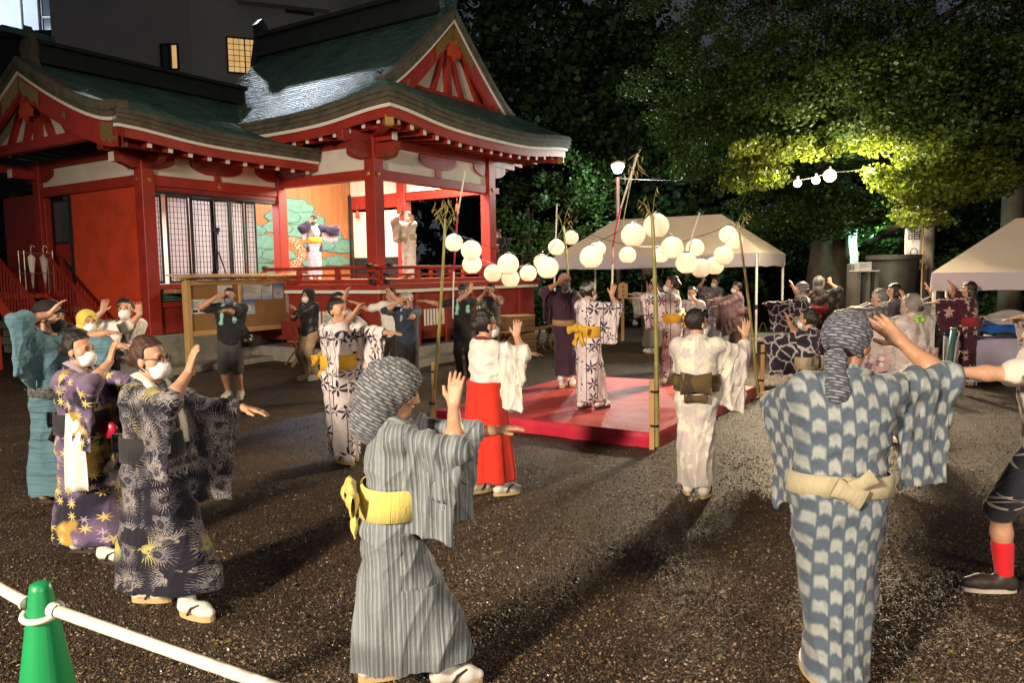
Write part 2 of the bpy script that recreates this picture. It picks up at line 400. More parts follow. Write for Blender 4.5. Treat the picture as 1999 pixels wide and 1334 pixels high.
# loose stones near the camera, one mass
def pebbles(n, x0, x1, y0, y1, s0, s1, seed):
    q = np.random.default_rng(seed)
    u = q.random(n); Y = 1/(1/y1+(1/y0-1/y1)*u)            # denser close by
    X = (q.random(n)*2-1)*(0.70*Y+0.5)
    Z = height(X, Y); s = s0+(s1-s0)*q.random(n)**2.5
    base = np.array([(1, 0, 0), (0.3, 0.95, 0), (-0.8, 0.6, 0), (-0.8, -0.6, 0), (0.3, -0.95, 0), (0.1, 0.1, 0.75), (-.1, 0, -.5)], float)
    tris = np.array([(0, 1, 5), (1, 2, 5), (2, 3, 5), (3, 4, 5), (4, 0, 5)])
    V = base[None]*(0.7+0.6*q.random((n, 7, 3)))*s[:, None, None]
    a = q.random(n)*6.28; ca, sa = np.cos(a)[:, None], np.sin(a)[:, None]
    tx = (q.random((n, 1))-0.5)*0.9
    Vx = V[..., 0]*ca-V[..., 1]*sa; Vy = V[..., 0]*sa+V[..., 1]*ca; Vz = V[..., 2]+tx*Vx
    P = np.stack([Vx+X[:, None], Vy+Y[:, None], Vz+Z[:, None]+0.25*s[:, None]], -1).reshape(-1, 3)
    F = (tris[None]+np.arange(n)[:, None, None]*7).reshape(-1, 3)
    return P, F
def pebble_mat():
    t = NT('wet pebble'); g_ = t.n('ShaderNodeNewGeometry').outputs['Random Per Island']
    c = t.ramp(g_, [(0.0, (0.013, 0.008, 0.0045)), (0.5, (0.041, 0.027, 0.0155)), (0.85, (0.083, 0.056, 0.035)), (1.0, (0.29, 0.21, 0.14))])
    t.set(col=c, spec=0.65, rough=t.math('ADD', 0.12, t.math('MULTIPLY', t.math('FRACT', t.math('MULTIPLY', g_, 37.0)), 0.5))); return t.m
P_, F_ = pebbles(190000, -8, 8, 2.6, 17.0, 0.0030, 0.0115, 3)
pb = link('gravel', np_mesh('gravel', P_, F_, smooth=False), pebble_mat()); tag(pb, 'loose wet pebbles scattered over the yard', kind='stuff')
def litter(n, seed):
    q = np.random.default_rng(seed); Y = 2.8+q.random(n)**1.3*13; X = (q.random(n)*2-1)*(.68*Y+.3); Z = height(X, Y)+.012; s = .012+.014*q.random(n); a = q.random(n)*6.28
    b = np.array([(-.2, -1, 0), (.9, .5, .25), (0, .8, 0), (-.9, .5, .25)]); V = b[None]*s[:, None, None]; V[..., 2] += (q.random((n, 4))-.3)*s[:, None]*.5
    x = V[..., 0]*np.cos(a)[:, None]-V[..., 1]*np.sin(a)[:, None]; y = V[..., 0]*np.sin(a)[:, None]+V[..., 1]*np.cos(a)[:, None]
    return np.stack([x+X[:, None], y+Y[:, None], V[..., 2]+Z[:, None]], -1).reshape(-1, 3), np.arange(4*n).reshape(-1, 4)
def litter_mat():
    t = NT('fallen leaf'); g_ = t.n('ShaderNodeNewGeometry').outputs['Random Per Island']; t.set(col=t.ramp(g_, [(0, (.05, .03, .012)), (.5, (.14, .10, .03)), (1, (.10, .12, .03))]), rough=.6); return t.m
P_, F_ = litter(700, 12); o = link('leaves', np_mesh('leaves', P_, F_, smooth=False), litter_mat()); tag(o, 'small fallen leaves littering the yard', kind='stuff')
# strip of lit ground under the tent, its light put into a pale colour
t_ = plain('pale lit gravel', (0.42, 0.35, 0.27), 0.85, 0.2, 0.2, 5, 0.6, 60)
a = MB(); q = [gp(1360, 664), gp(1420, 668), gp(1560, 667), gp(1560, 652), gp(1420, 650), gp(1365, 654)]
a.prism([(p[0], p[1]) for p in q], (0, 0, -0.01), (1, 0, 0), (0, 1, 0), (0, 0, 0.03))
tag(a.build('path', t_), 'pale lit gravel strip under the tent, lamplight put into its colour', kind='structure')
# -------- apartment block behind the hall
def window_unit(parent, o, ex, w, h, glass, frame=MT['dark_metal'], nx=2, ny=1, nrm_=None, grid_=None):
    """window at lower left corner o, width along ex, outward normal nrm_"""
    o = np.asarray(o, float); ex = nrm(ex); n = nrm(nrm_); z = np.array([0, 0, 1.0])
    f = MB(); b = 0.07
    for a0, a1, c0, c1 in ((-b, w+b, -b, 0), (-b, w+b, h, h+b), (-b, 0, 0, h), (w, w+b, 0, h)):
        f.frame_box(o+ex*a0+z*c0, ex*(a1-a0), n*0.12, z*(c1-c0))
    for i in range(1, nx): f.frame_box(o+ex*(w*i/nx-0.03), ex*0.06, n*0.10, z*h)
    for i in range(1, ny): f.frame_box(o+z*(h*i/ny-0.03), ex*w, n*0.10, z*0.06)
    if grid_:
        for i in range(1, grid_[0]): f.frame_box(o+ex*(w*i/grid_[0]-0.012)+n*.02, ex*0.024, n*0.035, z*h)
        for i in range(1, grid_[1]): f.frame_box(o+z*(h*i/grid_[1]-0.012)+n*.02, ex*w, n*0.035, z*0.024)
    fr = f.build('window', frame, parent)
    g = MB(); g.frame_box(o+n*0.004, ex*w, n*0.012, z*h); g.build('pane', glass, fr)
    return fr
MT['bldg'] = plain('dark tiled facade', (0.40, 0.375, 0.36), 0.8, 0.2, 0.08, 0.6, 0.1, 8)
MT['bldg2'] = plain('pale rendered facade', (0.55, 0.57, 0.62), 0.8, 0.2, 0.08, 1.0, 0.15, 6)
def lit_pane():
    t = NT('lit paper window'); o = t.coord(); a = t.noise(o, 1.2, 2)
    t.set(col=(0.5, 0.4, 0.25), ecol=t.ramp(a, [(0.3, (0.75, 0.42, 0.13)), (0.7, (0.95, 0.60, 0.22))]), estr=0.55); return t.m
MT['lit'] = lit_pane()
BY = 40.0
def bp(px, py, Y=BY): return at(px, py, Y)
ap = empty('apartment_building', (0, BY, 0), 0, 'dark apartment block with two lit windows above the shrine roofs', 'building')
def loc(p, Y=BY): return np.array([p[0], p[1]-Y, p[2]])
cor = bp(372, 100); rt = bp(662, 30)
dirn = nrm((0.93, 0.37, 0)); wl = MB()
c0 = np.array([cor[0], BY, 0]); lenR = 9.6
wl.frame_box(loc(c0), dirn*lenR, np.array([-0.37, 0.93, 0])*8, (0, 0, 18.2))
wl.frame_box(loc(c0+np.array([-6.95, 0.03, 0])), (6.95, 0, 0), (0, 8, 0), (0, 0, 22))
wl.build('wall', MT['bldg'], ap)
pz = MB(); pz.frame_box(loc(c0+dirn*-0.05)+np.array([0.02, -.06, 18.2]), dirn*(lenR+.1), np.array([-0.37, 0.93, 0])*8, (0, 0, 0.35)); pz.build('parapet', MT['bldg'], ap)
rl = MB()
for k in range(14): rl.bar(loc(c0+dirn*(lenR*0.7+k*0.22))+np.array([0, 0.3, 18.5]), loc(c0+dirn*(lenR*0.7+k*0.22))+np.array([0, .3, 19.4]), 0.03, 0.03)
rl.bar(loc(c0+dirn*lenR*0.7)+np.array([0, .3, 19.4]), loc(c0+dirn*lenR)+np.array([0, .3, 19.4]), 0.05, 0.05)
rl.build('roof_railing', MT['dark_metal'], ap)
p0 = bp(318, 134); window_unit(ap, loc(p0)*np.array([1, 0, 1])+np.array([0, .02, 0]), (1, 0, 0), 0.42, 1.15, MT['glass'], nrm_=(0, -1, 0), nx=1)
p0 = bp(334, 134); window_unit(ap, loc(p0)*np.array([1, 0, 1])+np.array([0, .02, 0]), (1, 0, 0), 0.36, 1.15, MT['lit'], nrm_=(0, -1, 0), nx=1)
def onR(px, py):                                   # hit of the picture ray on the right facade
    d = ray(px, py); n = np.array([0.37, -0.93, 0.0]); t = np.dot(c0-np.array([0, 0, CAMZ]), n)/np.dot(d, n)
    return np.array([0, 0, CAMZ])+d*t
pa = onR(447, 140); pb_ = onR(512, 148); pt = onR(447, 74)
w_ = np.linalg.norm((pb_-pa)[:2])
window_unit(ap, loc(pa), dirn, w_, pt[2]-pa[2], MT['lit'], nrm_=(0.37, -0.93, 0), nx=2, grid_=(6, 6))
pa = onR(560, 22); window_unit(ap, loc(pa), dirn, 1.3, 1.6, MT['glass'], nrm_=(0.37, -0.93, 0), nx=2)
bal = MB(); pa = onR(465, 8); bal.frame_box(loc(pa), dirn*4.5, np.array([0.37, -0.93, 0])*0.7, (0, 0, 1.0)); bal.build('balcony', MT['bldg'], ap)
wb = empty('white_building', (0, 52, 0), 0, 'pale bluish lit block at the top left corner behind the side hall', 'building')
pl = at(-60, 90, 52); pr = at(78, 90, 52)
m = MB(); m.frame_box((pl[0]-4, 0, 0), (pr[0]-pl[0]+4, 0, 0), (0, 8, 0), (0, 0, 26)); m.build('wall', MT['bldg2'], wb)
m = MB(); m.frame_box((pr[0]+.02, 0.4, 0), (2.0, 0, 0), (0, 8, 0), (0, 0, 26)); m.build('stair_tower', MT['bldg'], wb)
q = at(44, 60, 52); m = MB(); m.tube([(q[0], -.12, 8), (q[0], -.12, 26)], 0.09, 8); m.build('drain_pipe', MT['bar_white'], wb)
q = at(78, 75, 52); window_unit(wb, (pr[0]+.12, 0.35, q[2]-2), (1, 0, 0), 1.2, 3.4, MT['glass'], MT['bar_white'], nx=2, nrm_=(0, -1, 0))
q = at(78, 18, 52); window_unit(wb, (pr[0]+.12, 0.35, q[2]-.4), (1, 0, 0), 1.2, 1.6, MT['glass'], MT['bar_white'], nx=2, nrm_=(0, -1, 0))
lr = empty('low_building', (0, 46, 0), 0, 'black roofed low building at the left edge under the pale facade', 'building'); q0 = at(-200, 62, 46); q1 = at(60, 72, 46)
m = MB(); m.frame_box((q0[0], 0, 0), (q1[0]-q0[0]+5, 0, 0), (0, 4, 0), (0, 0, q1[2])); m.build('wall', plain('black wall', (.05, .05, .05), .8, .2), lr); m = MB(); m.frame_box((q0[0], -.3, q1[2]), (q1[0]-q0[0]+5, 0, 0), (0, 4.6, 0), (0, 0, .3)); m.build('roof', MT['roof_dark'], lr)
lamp('street_glow', 'SPOT', (-34, 44, 20), 4200, (0.72, 0.84, 1.0), 0.4, (-32.5, 52, 21.5), 130, 0.8)
# ------------------------------------------------------------------ kagura hall (stage) and its side hall
P0 = np.array([-2.98, 17.26, 0.0]); UX = np.array([.545, .839, 0]); VX = np.array([-.839, .545, 0]); SROT = math.atan2(.839, .545)
def L2W(x, y, z=0): return P0+UX*x+VX*y+np.array([0, 0, z])
hall = empty('shrine_hall', P0, SROT, 'red shrine stage hall with a large green hip and gable roof', 'shrine hall')
side = empty('shrine_side_hall', P0, SROT, 'lower red side hall with paper screens joined to the left of the stage', 'shrine hall')
ZE, ZR, XL, XR, YF, YB, YG = 5.40, 8.28, -1.0, 6.3, -1.4, 6.6, -0.3
HALF = (XR-XL)/2; XM = (XR+XL)/2
def prof(w): q = np.clip(np.asarray(w, float)/HALF, 0, 1); return ZE+(ZR-ZE)*(.45*q**1.5+.55*q)
def lift(x, y):
    L = 0
    for cx, cy in ((XL, YF), (XR, YF), (XL, YB+.6), (XR, YB+.6)): L = L+0.22*np.exp(-((x-cx)**2+(y-cy)**2)/2.2)
    return L
def courses(mb, pt, w0, w1, n, m, lo, hi, h=0.017, flip=False):
    """rows of shingles: pt(w, s) gives the point of the slope, s from lo(w) to hi(w)"""
    ws = np.linspace(w0, w1, n+1)
    for a, b in zip(ws[:-1], ws[1:]):
        rows = []
        for w, dz in ((a, -0.004), (a, h), (b, 0.0)):
            s = np.linspace(lo(w), hi(w), m); rows.append([np.array(pt(w, q))+np.array([0, 0, dz]) for q in s])
        mb.grid(rows, flip)
ml = MB()
courses(ml, lambda w, s: (XL+w, s, prof(w)+lift(XL+w, s)), 0, HALF, 36, 26, lambda w: YF+w if w < YG-YF else YG, lambda w: YB, flip=True)
ml.build('roof', MT['copper'], hall)
mr = MB()
courses(mr, lambda w, s: (XR-w, s, prof(w)+lift(XR-w, s)), 0, HALF, 30, 14, lambda w: YF+w if w < YG-YF else YG, lambda w: YB)
mr.build('roof', MT['copper'], hall)
mf = MB()
courses(mf, lambda w, s: (s, YF+w, prof(w)+lift(s, YF+w)), 0, YG-YF+.35, 16, 30, lambda w: XL+min(w, 1.1), lambda w: XR-min(w, 1.1))
mf.build('skirt_roof', MT['copper'], hall)
def edge(mb, x0, y0, x1, y1, inx, iny, prof_, zf, n=28, trim0=True, trim1=True):
    """band along an eave: prof_ = list of (inset, dz) closed outline"""
    d = np.array([x1-x0, y1-y0], float); L = np.linalg.norm(d); d /= L
    G = []
    for s in np.linspace(0, 1, n):
        row = []
        for ins, dz in prof_:
            a0 = ins if trim0 else 0; a1 = ins if trim1 else 0
            q = np.array([x0, y0])+d*(a0+(L-a0-a1)*s)
            e = np.array([x0, y0])+d*L*s
            row.append((q[0]+inx*ins, q[1]+iny*ins, zf(e[0], e[1])+dz))
        row.append(row[0]); G.append(row)
    b = len(mb.v); mb.grid(G)
    k = len(prof_)
    mb.f.append(tuple(b+i for i in range(k))); mb.f.append(tuple(b+(n-1)*(k+1)+i for i in range(k))[::-1])
zf_m = lambda x, y: ZE+lift(x, y)
layers = [(-.05, .0), (-.09, -.10), (-.055, -.105), (-.07, -.20), (-.035, -.205), (-.045, -.31), (0.12, -.31), (.12, -.02)]
white = [(0.0, -.315), (0.0, -.385), (.10, -.385), (.10, -.315)]
fasc = [(.05, -.39), (.06, -.56), (.14, -.56), (.14, -.39)]
sides_m = [(XL, YB, XL, YF, 1, 0, False, True), (XL, YF, XR, YF, 0, 1, True, True), (XR, YF, XR, YB, -1, 0, True, False)]
for nm, pf, mt in (('eave_edge', layers, 'moss_edge'), ('white_fascia', white, 'white_paint'), ('fascia', fasc, 'red')):
    for (a, b, c, d, e, f, t0, t1) in sides_m:
        m = MB(); edge(m, a, b, c, d, e, f, pf, zf_m, trim0=t0, trim1=t1); autosmooth(m.build(nm, MT[mt], hall), 35)
# soffit, rafters
ZS = 4.93
def soffit(mb, x0, y0, x1, y1, inx, iny, depth, zf, zw, n=24):
    G = []
    for s in np.linspace(0, 1, n):
        e = np.array([x0+(x1-x0)*s, y0+(y1-y0)*s]); cz = zf(e[0], e[1])
        G.append([(e[0]+inx*.13, e[1]+iny*.13, cz-.40), (e[0]+inx*depth, e[1]+iny*depth, zw)])
    mb.slab(G, np.array([0, 0, .03]))
m = MB(); soffit(m, XL, YB, XL, YF+.1, 1, 0, 1.05, zf_m, 5.08); m.build('soffit', MT['red_dark'], hall)
m = MB(); soffit(m, XL+.1, YF, XR-.1, YF, 0, 1, 1.45, zf_m, 5.08); m.build('soffit', MT['red_dark'], hall)
m = MB(); soffit(m, XR, YB, XR, YF+.1, -1, 0, 1.85, zf_m, 5.08); m.build('soffit', MT['red_dark'], hall)
def rafters(parent, pts, w=.085, h=.11):
    for a, b in pts:
        a = np.asarray(a, float); b = np.asarray(b, float)
        m = MB(); m.bar(a, b, w, h); r = m.build('rafter', MT['red'], parent)
        t = MB(); n = nrm(b-a); t.bar(b+n*0.001, b+n*.018, w+.004, h+.004); t.build('rafter_tip', MT['white_paint'], r)
rafters(hall, [((0.1, y, 5.0), (XL+.22, y, ZE+lift(XL, y)-.56)) for y in np.arange(-.9, 3.6, .42)])
rafters(hall, [((x, 0.1, 5.0), (x, YF+.22, ZE+lift(x, YF)-.57)) for x in np.arange(XL+.5, XR-.35, .42)])
rafters(hall, [((4.6, y, 5.0), (XR-.25, y, ZE+lift(XR, y)-.57)) for y in np.arange(-1.0, 3, .5)])
for cx, cy, wx, wy in ((XL, YF, 0.1, 0.1), (XR, YF, 4.4, 0.1)):
    a = np.array([wx, wy, 4.98]); b = np.array([cx+.12*np.sign(wx-cx), cy+.12, ZE+.22-.62]); n = nrm(b-a)
    m = MB(); m.bar(a, b, .17, .2); cb = m.build('corner_beam', MT['red'], hall)
    m = MB(); m.bar(b-n*.16, b+n*.012, .18, .21, bev=.01); m.build('gilt_cap', MT['gold'], cb)
# ridge
m = MB()
prf = [(-.30, 0), (-.30, .12), (-.22, .14), (-.22, .5), (-.34, .52), (-.34, .62), (0, .74), (.34, .62), (.34, .52), (.22, .5), (.22, .14), (.30, .12), (.30, 0)]
m.prism([(p[0], p[1]) for p in prf][::-1], (XM, YG+.25, ZR-.08), (1, 0, 0), (0, 0, 1), (0, YB-YG-.25, 0)); m.build('ridge', MT['roof_dark'], hall)
m = MB(); m.prism([(-.36, -.45), (-.22, -.1), (-.30, .25), (-.16, .5), (-.2, .82), (0, 1.0), (.2, .82), (.16, .5), (.30, .25), (.22, -.1), (.36, -.45), (0, -.2)][::-1], (XM, YG+.10, ZR+.1), (1, 0, 0), (0, 0, 1), (0, .16, 0))
ro = m.build('ridge_ornament', MT['copper'], hall)
m = MB(); m.lathe([(0, 0), (.1, 0), (.11, .02), (.06, .03), (.04, .05), (0, .05)], 16); q = m.build('gilt_crest', MT['gold'], ro); q.rotation_euler = (R(90), 0, 0); q.location = (XM, YG+.10, ZR+.55)
m = MB(); m.prism([(-.34, -.4), (-.16, .5), (-.2, .8), (0, 1.0), (.2, .8), (.16, .5), (.34, -.4)][::-1], (XM, YB, ZR+.05), (1, 0, 0), (0, 0, 1), (0, .2, 0)); m.build('ridge_ornament', MT['roof_dark'], hall)
# gable: verge edge, barge boards, wall
def gable(parent, cx, half_from, pr, y0, sg, wfoot, mats, zoff=0, axis='y', depth=.18):
    """verge of a gable seen from -y (axis y) ; pr(w) height at w from the eave; frames built left and right"""
    def P(h, z, o): return (cx+h, y0+o, z) if axis == 'y' else (y0+o, cx+h, z)
    for sd in (-1, 1):
        ws = np.linspace(wfoot, half_from, 22); hs = [sd*(half_from-w) for w in ws]; zs = [float(pr(w)) for w in ws]
        up = lambda i: 0.10*math.exp(-(ws[i]-wfoot)/0.35)
        m = MB(); G = []
        for i, (h, z) in enumerate(zip(hs, zs)):
            z += up(i); G.append([P(h, z+.05, -.02), P(h, z+.05, .25), P(h, z-.04, .25), P(h, z-.24, .14), P(h, z-.24, -.00), P(h, z-.14, -.02), P(h, z-.13, -.05), P(h, z-.03, -.06), P(h, z+.05, -.02)])
        m.grid(G, flip=(sd > 0) ^ (axis != 'y')); m.f.append(tuple(range(8))); autosmooth(m.build('verge_edge', MT['moss_edge'], parent), 35)
        m = MB(); G = []
        for i, (h, z) in enumerate(zip(hs, zs)):
            z += up(i); G.append([P(h, z-.245, .0), P(h, z-.245, .1), P(h, z-.305, .1), P(h, z-.305, .0), P(h, z-.245, .0)])
        m.grid(G, flip=(sd > 0) ^ (axis != 'y')); m.build('white_fascia', MT['white_paint'], parent)
        m = MB(); G = []
        for i, (h, z) in enumerate(zip(hs, zs)):
            z += up(i); bw = .40+.06*(1-i/21.0); G.append([P(h*.995, z-.31, .03), P(h*.995, z-.31, .12), P(h*.995, z-.31-bw, .12), P(h*.995, z-.31-bw, .03), P(h*.995, z-.31, .03)])
        m.grid(G, flip=(sd > 0) ^ (axis != 'y')); bb = m.build('barge_board', MT['red'], parent); autosmooth(bb, 35)
        def plate(w0, w1, up_, lo_, n=6, orn=True):
            m = MB(); G = []
            for k, w in enumerate(np.linspace(w0, w1, n)):
                h = sd*(half_from-w)*.995; z = float(pr(w))+0.10*math.exp(-(w-wfoot)/0.35)
                l = lo_-(.06 if (orn and k % 2) else 0)
                G.append([P(h, z-up_, .018), P(h, z-up_, .03), P(h, z-l, .03), P(h, z-l, .018), P(h, z-up_, .018)])
            m.grid(G, flip=(sd > 0) ^ (axis != 'y')); m.build('gilt_plate', MT['gold'], bb)
        plate(wfoot+.02, wfoot+.55, .34, .70)
        plate(half_from-.75, half_from-.02, .36, .66)
        plate(half_from*.5, half_from*.5+.12, .44, .56, 4, False)
prf_m = lambda w: prof(w)
gable(hall, XM, HALF, prf_m, YG-.02, 1, 1.05, MT)
def gable_wall(parent, cx, half, pr, y0, zb, axis='y', struts=((-.55,), (.0,), (.55,)), wmin=1.1):
    def P(h, z, o): return np.array((cx+h, y0+o, z) if axis == 'y' else (y0+o, cx+h, z))
    ws = np.linspace(wmin, half, 14); top = [(-(half-w), float(pr(w))-.22) for w in ws]
    pts = [(h, max(z, zb)) for h, z in top]; pts = pts+[(-h, z) for h, z in pts[::-1][1:]]
    m = MB(); V0 = [P(h, zb, .30) for h, z in pts]; V1 = [P(h, z, .30) for h, z in pts]
    m.slab([V0, V1], P(0, 0, .06)-P(0, 0, 0)); m.build('gable_plaster', MT['plaster'], parent)
    m = MB(); h0 = pts[0][0]; m.bar(P(h0*.86, zb+.05, .22), P(-h0*.86, zb+.05, .22), .16, .2); m.build('tie_beam', MT['red'], parent)
    m = MB(); z1 = pts[len(pts)//2][1]; m.bar(P(0, zb, .24), P(0, z1, .24), .2, .12, up=P(0, 0, 1)-P(0, 0, 0)); m.build('king_post', MT['red'], parent)
    for sg in (-1, 1):
        for k, (h_a, zf_a, h_b, zf_b) in enumerate(((.62, 0, .12, .62), (1.35, 0, .62, .62))):
            m = MB(); m.bar(P(sg*h_a*half/3.6, zb+(z1-zb)*zf_a+.05, .25), P(sg*h_b*half/3.6, zb+(z1-zb)*zf_b, .25), .13, .1, up=P(0, 0, 1)-P(0, 0, 0)); m.build('strut', MT['red'], parent)
    # hanging carved pendant
    m = MB(); pn = [(0, -.62), (.10, -.50), (.22, -.52), (.26, -.36), (.17, -.26), (.24, -.12), (.12, 0.05), (.0, .12), (-.12, .05), (-.24, -.12), (-.17, -.26), (-.26, -.36), (-.22, -.52), (-.10, -.50)]
    o = P(0, float(pr(half))-.62, .0); ex = P(1, 0, 0)-P(0, 0, 0); nz = P(0, 0, .05)-P(0, 0, 0)
    m.prism(pn if axis == 'x' else pn, o, ex, (0, 0, 1), nz); pd = m.build('gable_pendant', MT['red_bright'], parent)
    m = MB(); m.lathe([(0, 0), (.07, 0), (.08, .02), (.03, .035), (0, .04)], 12); q = m.build('gilt_crest', MT['gold'], pd); q.location = tuple(o-nz*.1+np.array([0, 0, -.12]))
    q.rotation_euler = (R(90), 0, 0) if axis == 'y' else (0, R(-90), 0)
gable_wall(hall, XM, HALF, prf_m, YG, 6.12)
# frame of the stage
U_, V_ = 4.4, 5.6
def post(parent, x, y, z0, z1, s=.3, m='red'):
    q = MB(); q.box(x-s/2, x+s/2, y-s/2, y+s/2, z0, z1, .012); return q.build('post', MT[m], parent)
for (x, y) in ((0, 0), (U_, 0), (U_, 2.95), (U_, V_), (0, 3.1)): post(hall, x, y, 1.55, 4.96, .3 if (x, y) != (0, 3.1) else .26)
def beam(parent, name, x0, x1, y0, y1, z0, z1, m='red', bev=.012):
    q = MB(); q.box(x0, x1, y0, y1, z0, z1, bev); return q.build(name, MT[m], parent)
BB = .153
beam(hall, 'head_beam', BB, U_-BB, -.1, .1, 4.0, 4.22); beam(hall, 'head_beam', -.1, .1, BB, 2.96, 4.0, 4.22)
beam(hall, 'head_beam', U_-.1, U_+.1, BB, 2.79, 4.0, 4.22); beam(hall, 'head_beam', U_-.1, U_+.1, 3.11, V_-.16, 3.85, 4.25)
beam(hall, 'beam_nose', U_+.153, U_+.42, -.09, .09, 4.02, 4.20); 
for a in ((-.21, -.21, 'x'),): pass
beam(hall, 'wall_plate', -1.0, U_+1.2, -.09, .09, 4.74, 4.95, 'red_dark'); beam(hall, 'wall_plate', -.091, .089, .1, 5.5, 4.741, 4.951, 'red_dark'); beam(hall, 'wall_plate', U_-.09, U_+.09, .1, 5.5, 4.741, 4.951, 'red_dark')
beam(hall, 'plaster_panel', .15, U_-.15, -.03, .03, 4.22, 4.74, 'plaster', 0); beam(hall, 'plaster_panel', -.03, .03, .15, 2.97, 4.22, 4.74, 'plaster', 0)
beam(hall, 'plaster_panel', U_-.03, U_+.03, .15, 5.45, 4.25, 4.74, 'plaster', 0)
def bracket(parent, o, ex, w=.62, ez=.30, th=.15, tips=True, stem=True):
    """boat shaped bracket arm with curved underside, centred at o (its bottom), along ex"""
    o = np.asarray(o, float); ex = np.asarray(ex, float); ny = np.array([-ex[1], ex[0], 0])
    pl = [(-w, ez)]+[(-w+w*.55*t, ez*.62-ez*.62*t**.5*1.0+0.0) for t in (0, .1, .3, .6, 1.0)]
    pl = pl+[(-p[0], p[1]) for p in pl[::-1]]
    m = MB(); m.prism(pl, o-ny*th/2, ex, (0, 0, 1), ny*th); b = m.build('bracket', MT['red_dark'], parent)
    return b
bracket(hall, (XM-.45, 0, 4.43), (1, 0, 0), .7); beam(hall, 'strut', XM-.55, XM-.35, -.07, .07, 4.22, 4.43, 'red', .01)
for (x, y, ex) in ((0, 0, (1, 0, 0)), (0, 0, (0, 1, 0)), (U_, 0, (1, 0, 0)), (0, 3.1, (0, 1, 0))):
    bracket(hall, (x+.001*ex[0], y, 4.44 if ex[0] else 4.442), ex, .72, .30, .19)
for (x, y, s) in ((-.62, 0, 'x'), (0, -.62, 'y')):          # white faced beam noses round the corner post
    for k, z in enumerate((4.50, 4.78)):
        a = np.array([0, 0, z+.09]); d = nrm((x, y, 0)); m = MB(); m.bar(a+d*.15, a+d*(.5+.12*k), .16, .17); b_ = m.build('beam_nose', MT['red'], hall)
        m = MB(); m.bar(a+d*(.5+.12*k), a+d*(.52+.12*k), .164, .174, bev=.004); m.build('white_end', MT['white_paint'], b_)
for (x, y, n) in ((-.02, -.155, 'y'), (-.155, .02, 'x'), (U_, -.155, 'y')):
    m = MB(); m.lathe([(0, 0), (.05, 0), (.055, .008), (.035, .016), (.02, .03), (0, .034)], 12); q = m.build('nail_cover', MT['gold'], hall); q.location = (x, y, 4.11)
    q.rotation_euler = (R(90), 0, 0) if n == 'y' else (0, R(-90), 0)
# floor, veranda, base
FZ, VZ = 1.80, 1.70
for k in range(14):
    y0 = .0+k*.4; beam(hall, 'floorboard', .0, U_, y0+.003, y0+.397, FZ-.05, FZ+.001*(k % 3), 'floor', .004)
beam(hall, 'floor_sill', -.06, U_+.06, -.06, -.001, FZ-.2, FZ+.01); beam(hall, 'floor_sill', -.06, -.001, .0, 3.1, FZ-.2, FZ+.012)
for k in range(9): beam(hall, 'veranda_board', -.95, U_+.95, -.95+k*.1, -.853+k*.1, VZ-.05, VZ, 'floor', .003)
for k in range(9): beam(hall, 'veranda_board', -.95+k*.1, -.853+k*.1, -.04, 3.0, VZ-.05, VZ+.001, 'floor', .003)
beam(hall, 'veranda_beam', -1.0, U_+1.0, -.99, -.95, VZ-.11, VZ+.01); beam(hall, 'veranda_beam', -1.0, -.95, -.949, 3.0, VZ-.11, VZ+.01)
for k in range(16): beam(hall, 'white_strip', -.985+k*.396, -.591+k*.396-.006, -.97, -.92, VZ-.185, VZ-.112, 'white_paint', .004)
for k in range(9): beam(hall, 'white_strip', -.97, -.92, -.918+k*.43, -.494+k*.43, VZ-.185, VZ-.112, 'white_paint', .004)
beam(hall, 'apron_board', -.9, U_+.9, -.86, -.8, .45, VZ-.186, 'red_dark'); beam(hall, 'apron_board', -.86, -.8, -.799, 3.0, .45, VZ-.186, 'red_dark')
for k in range(2):                                         # slatted vents in the apron, pale bars
    for j in range(7):
        x = 0.55+k*2.0+j*.11; beam(hall, 'vent_bar', x, x+.05, -.885, -.862, .75, 1.12, 'white_paint', 0)
for j in range(7): beam(hall, 'vent_bar', -.885, -.862, .5+j*.13, .56+j*.13, .75, 1.12, 'white_paint', 0)
for x in np.arange(-.75, U_+.9, 1.05): beam(hall, 'veranda_post', x-.07, x+.07, -.93, -.862, .3, VZ-.19, 'red_dark')
beam(hall, 'stone_base', -1.15, U_+1.15, -1.15, 5.0, -.1, .32, 'stone', .03)
beam(hall, 'stone_step', -1.4, U_+1.3, -1.7, -1.15, -.1, .14, 'stone', .03)
# railing of the veranda
def rail(parent, a, b, over0=0.25, over1=0.25):
    a = np.array([*a, 0.]); b = np.array([*b, 0.]); d = nrm(b-a)
    for z, r in ((VZ+.36, .042),):
        m = MB(); m.tube([a-d*over0*1.3+[0, 0, z+.03], a-d*over0*.5+[0, 0, z], b+d*over1*.5+[0, 0, z], b+d*over1*1.3+[0, 0, z+.03]], r, 10); t = m.build('top_rail', MT['red'], parent, True)
        for e, s in ((a-d*over0*1.3, -1), (b+d*over1*1.3, 1)):
            m = MB(); m.tube([e+[0, 0, z+.03]-d*s*.09, e+[0, 0, z+.031]+d*s*.012], .046, 10); m.build('rail_cap', MT['black'], t)
    for z, w, h in ((VZ+.20, .07, .055), (VZ+.06, .09, .09)):
        m = MB(); m.bar(a-d*over0+[0, 0, z], b+d*over1+[0, 0, z], w, h, bev=.006); t = m.build('rail', MT['red'], parent)
        for e, s in ((a-d*over0, -1), (b+d*over1, 1)):
            m = MB(); m.bar(e-d*s*.1+[0, 0, z], e+d*s*.01+[0, 0, z], w+.006, h+.006); m.build('rail_cap', MT['black'], t)
    L = np.linalg.norm(b-a); n = max(1, round(L/1.25))
    for k in range(n+1):
        q = a+d*(L*k/n); m = MB(); m.box(q[0]-.05, q[0]+.05, q[1]-.05, q[1]+.05, VZ+.11, VZ+.32, .006); m.build('rail_post', MT['red'], parent)
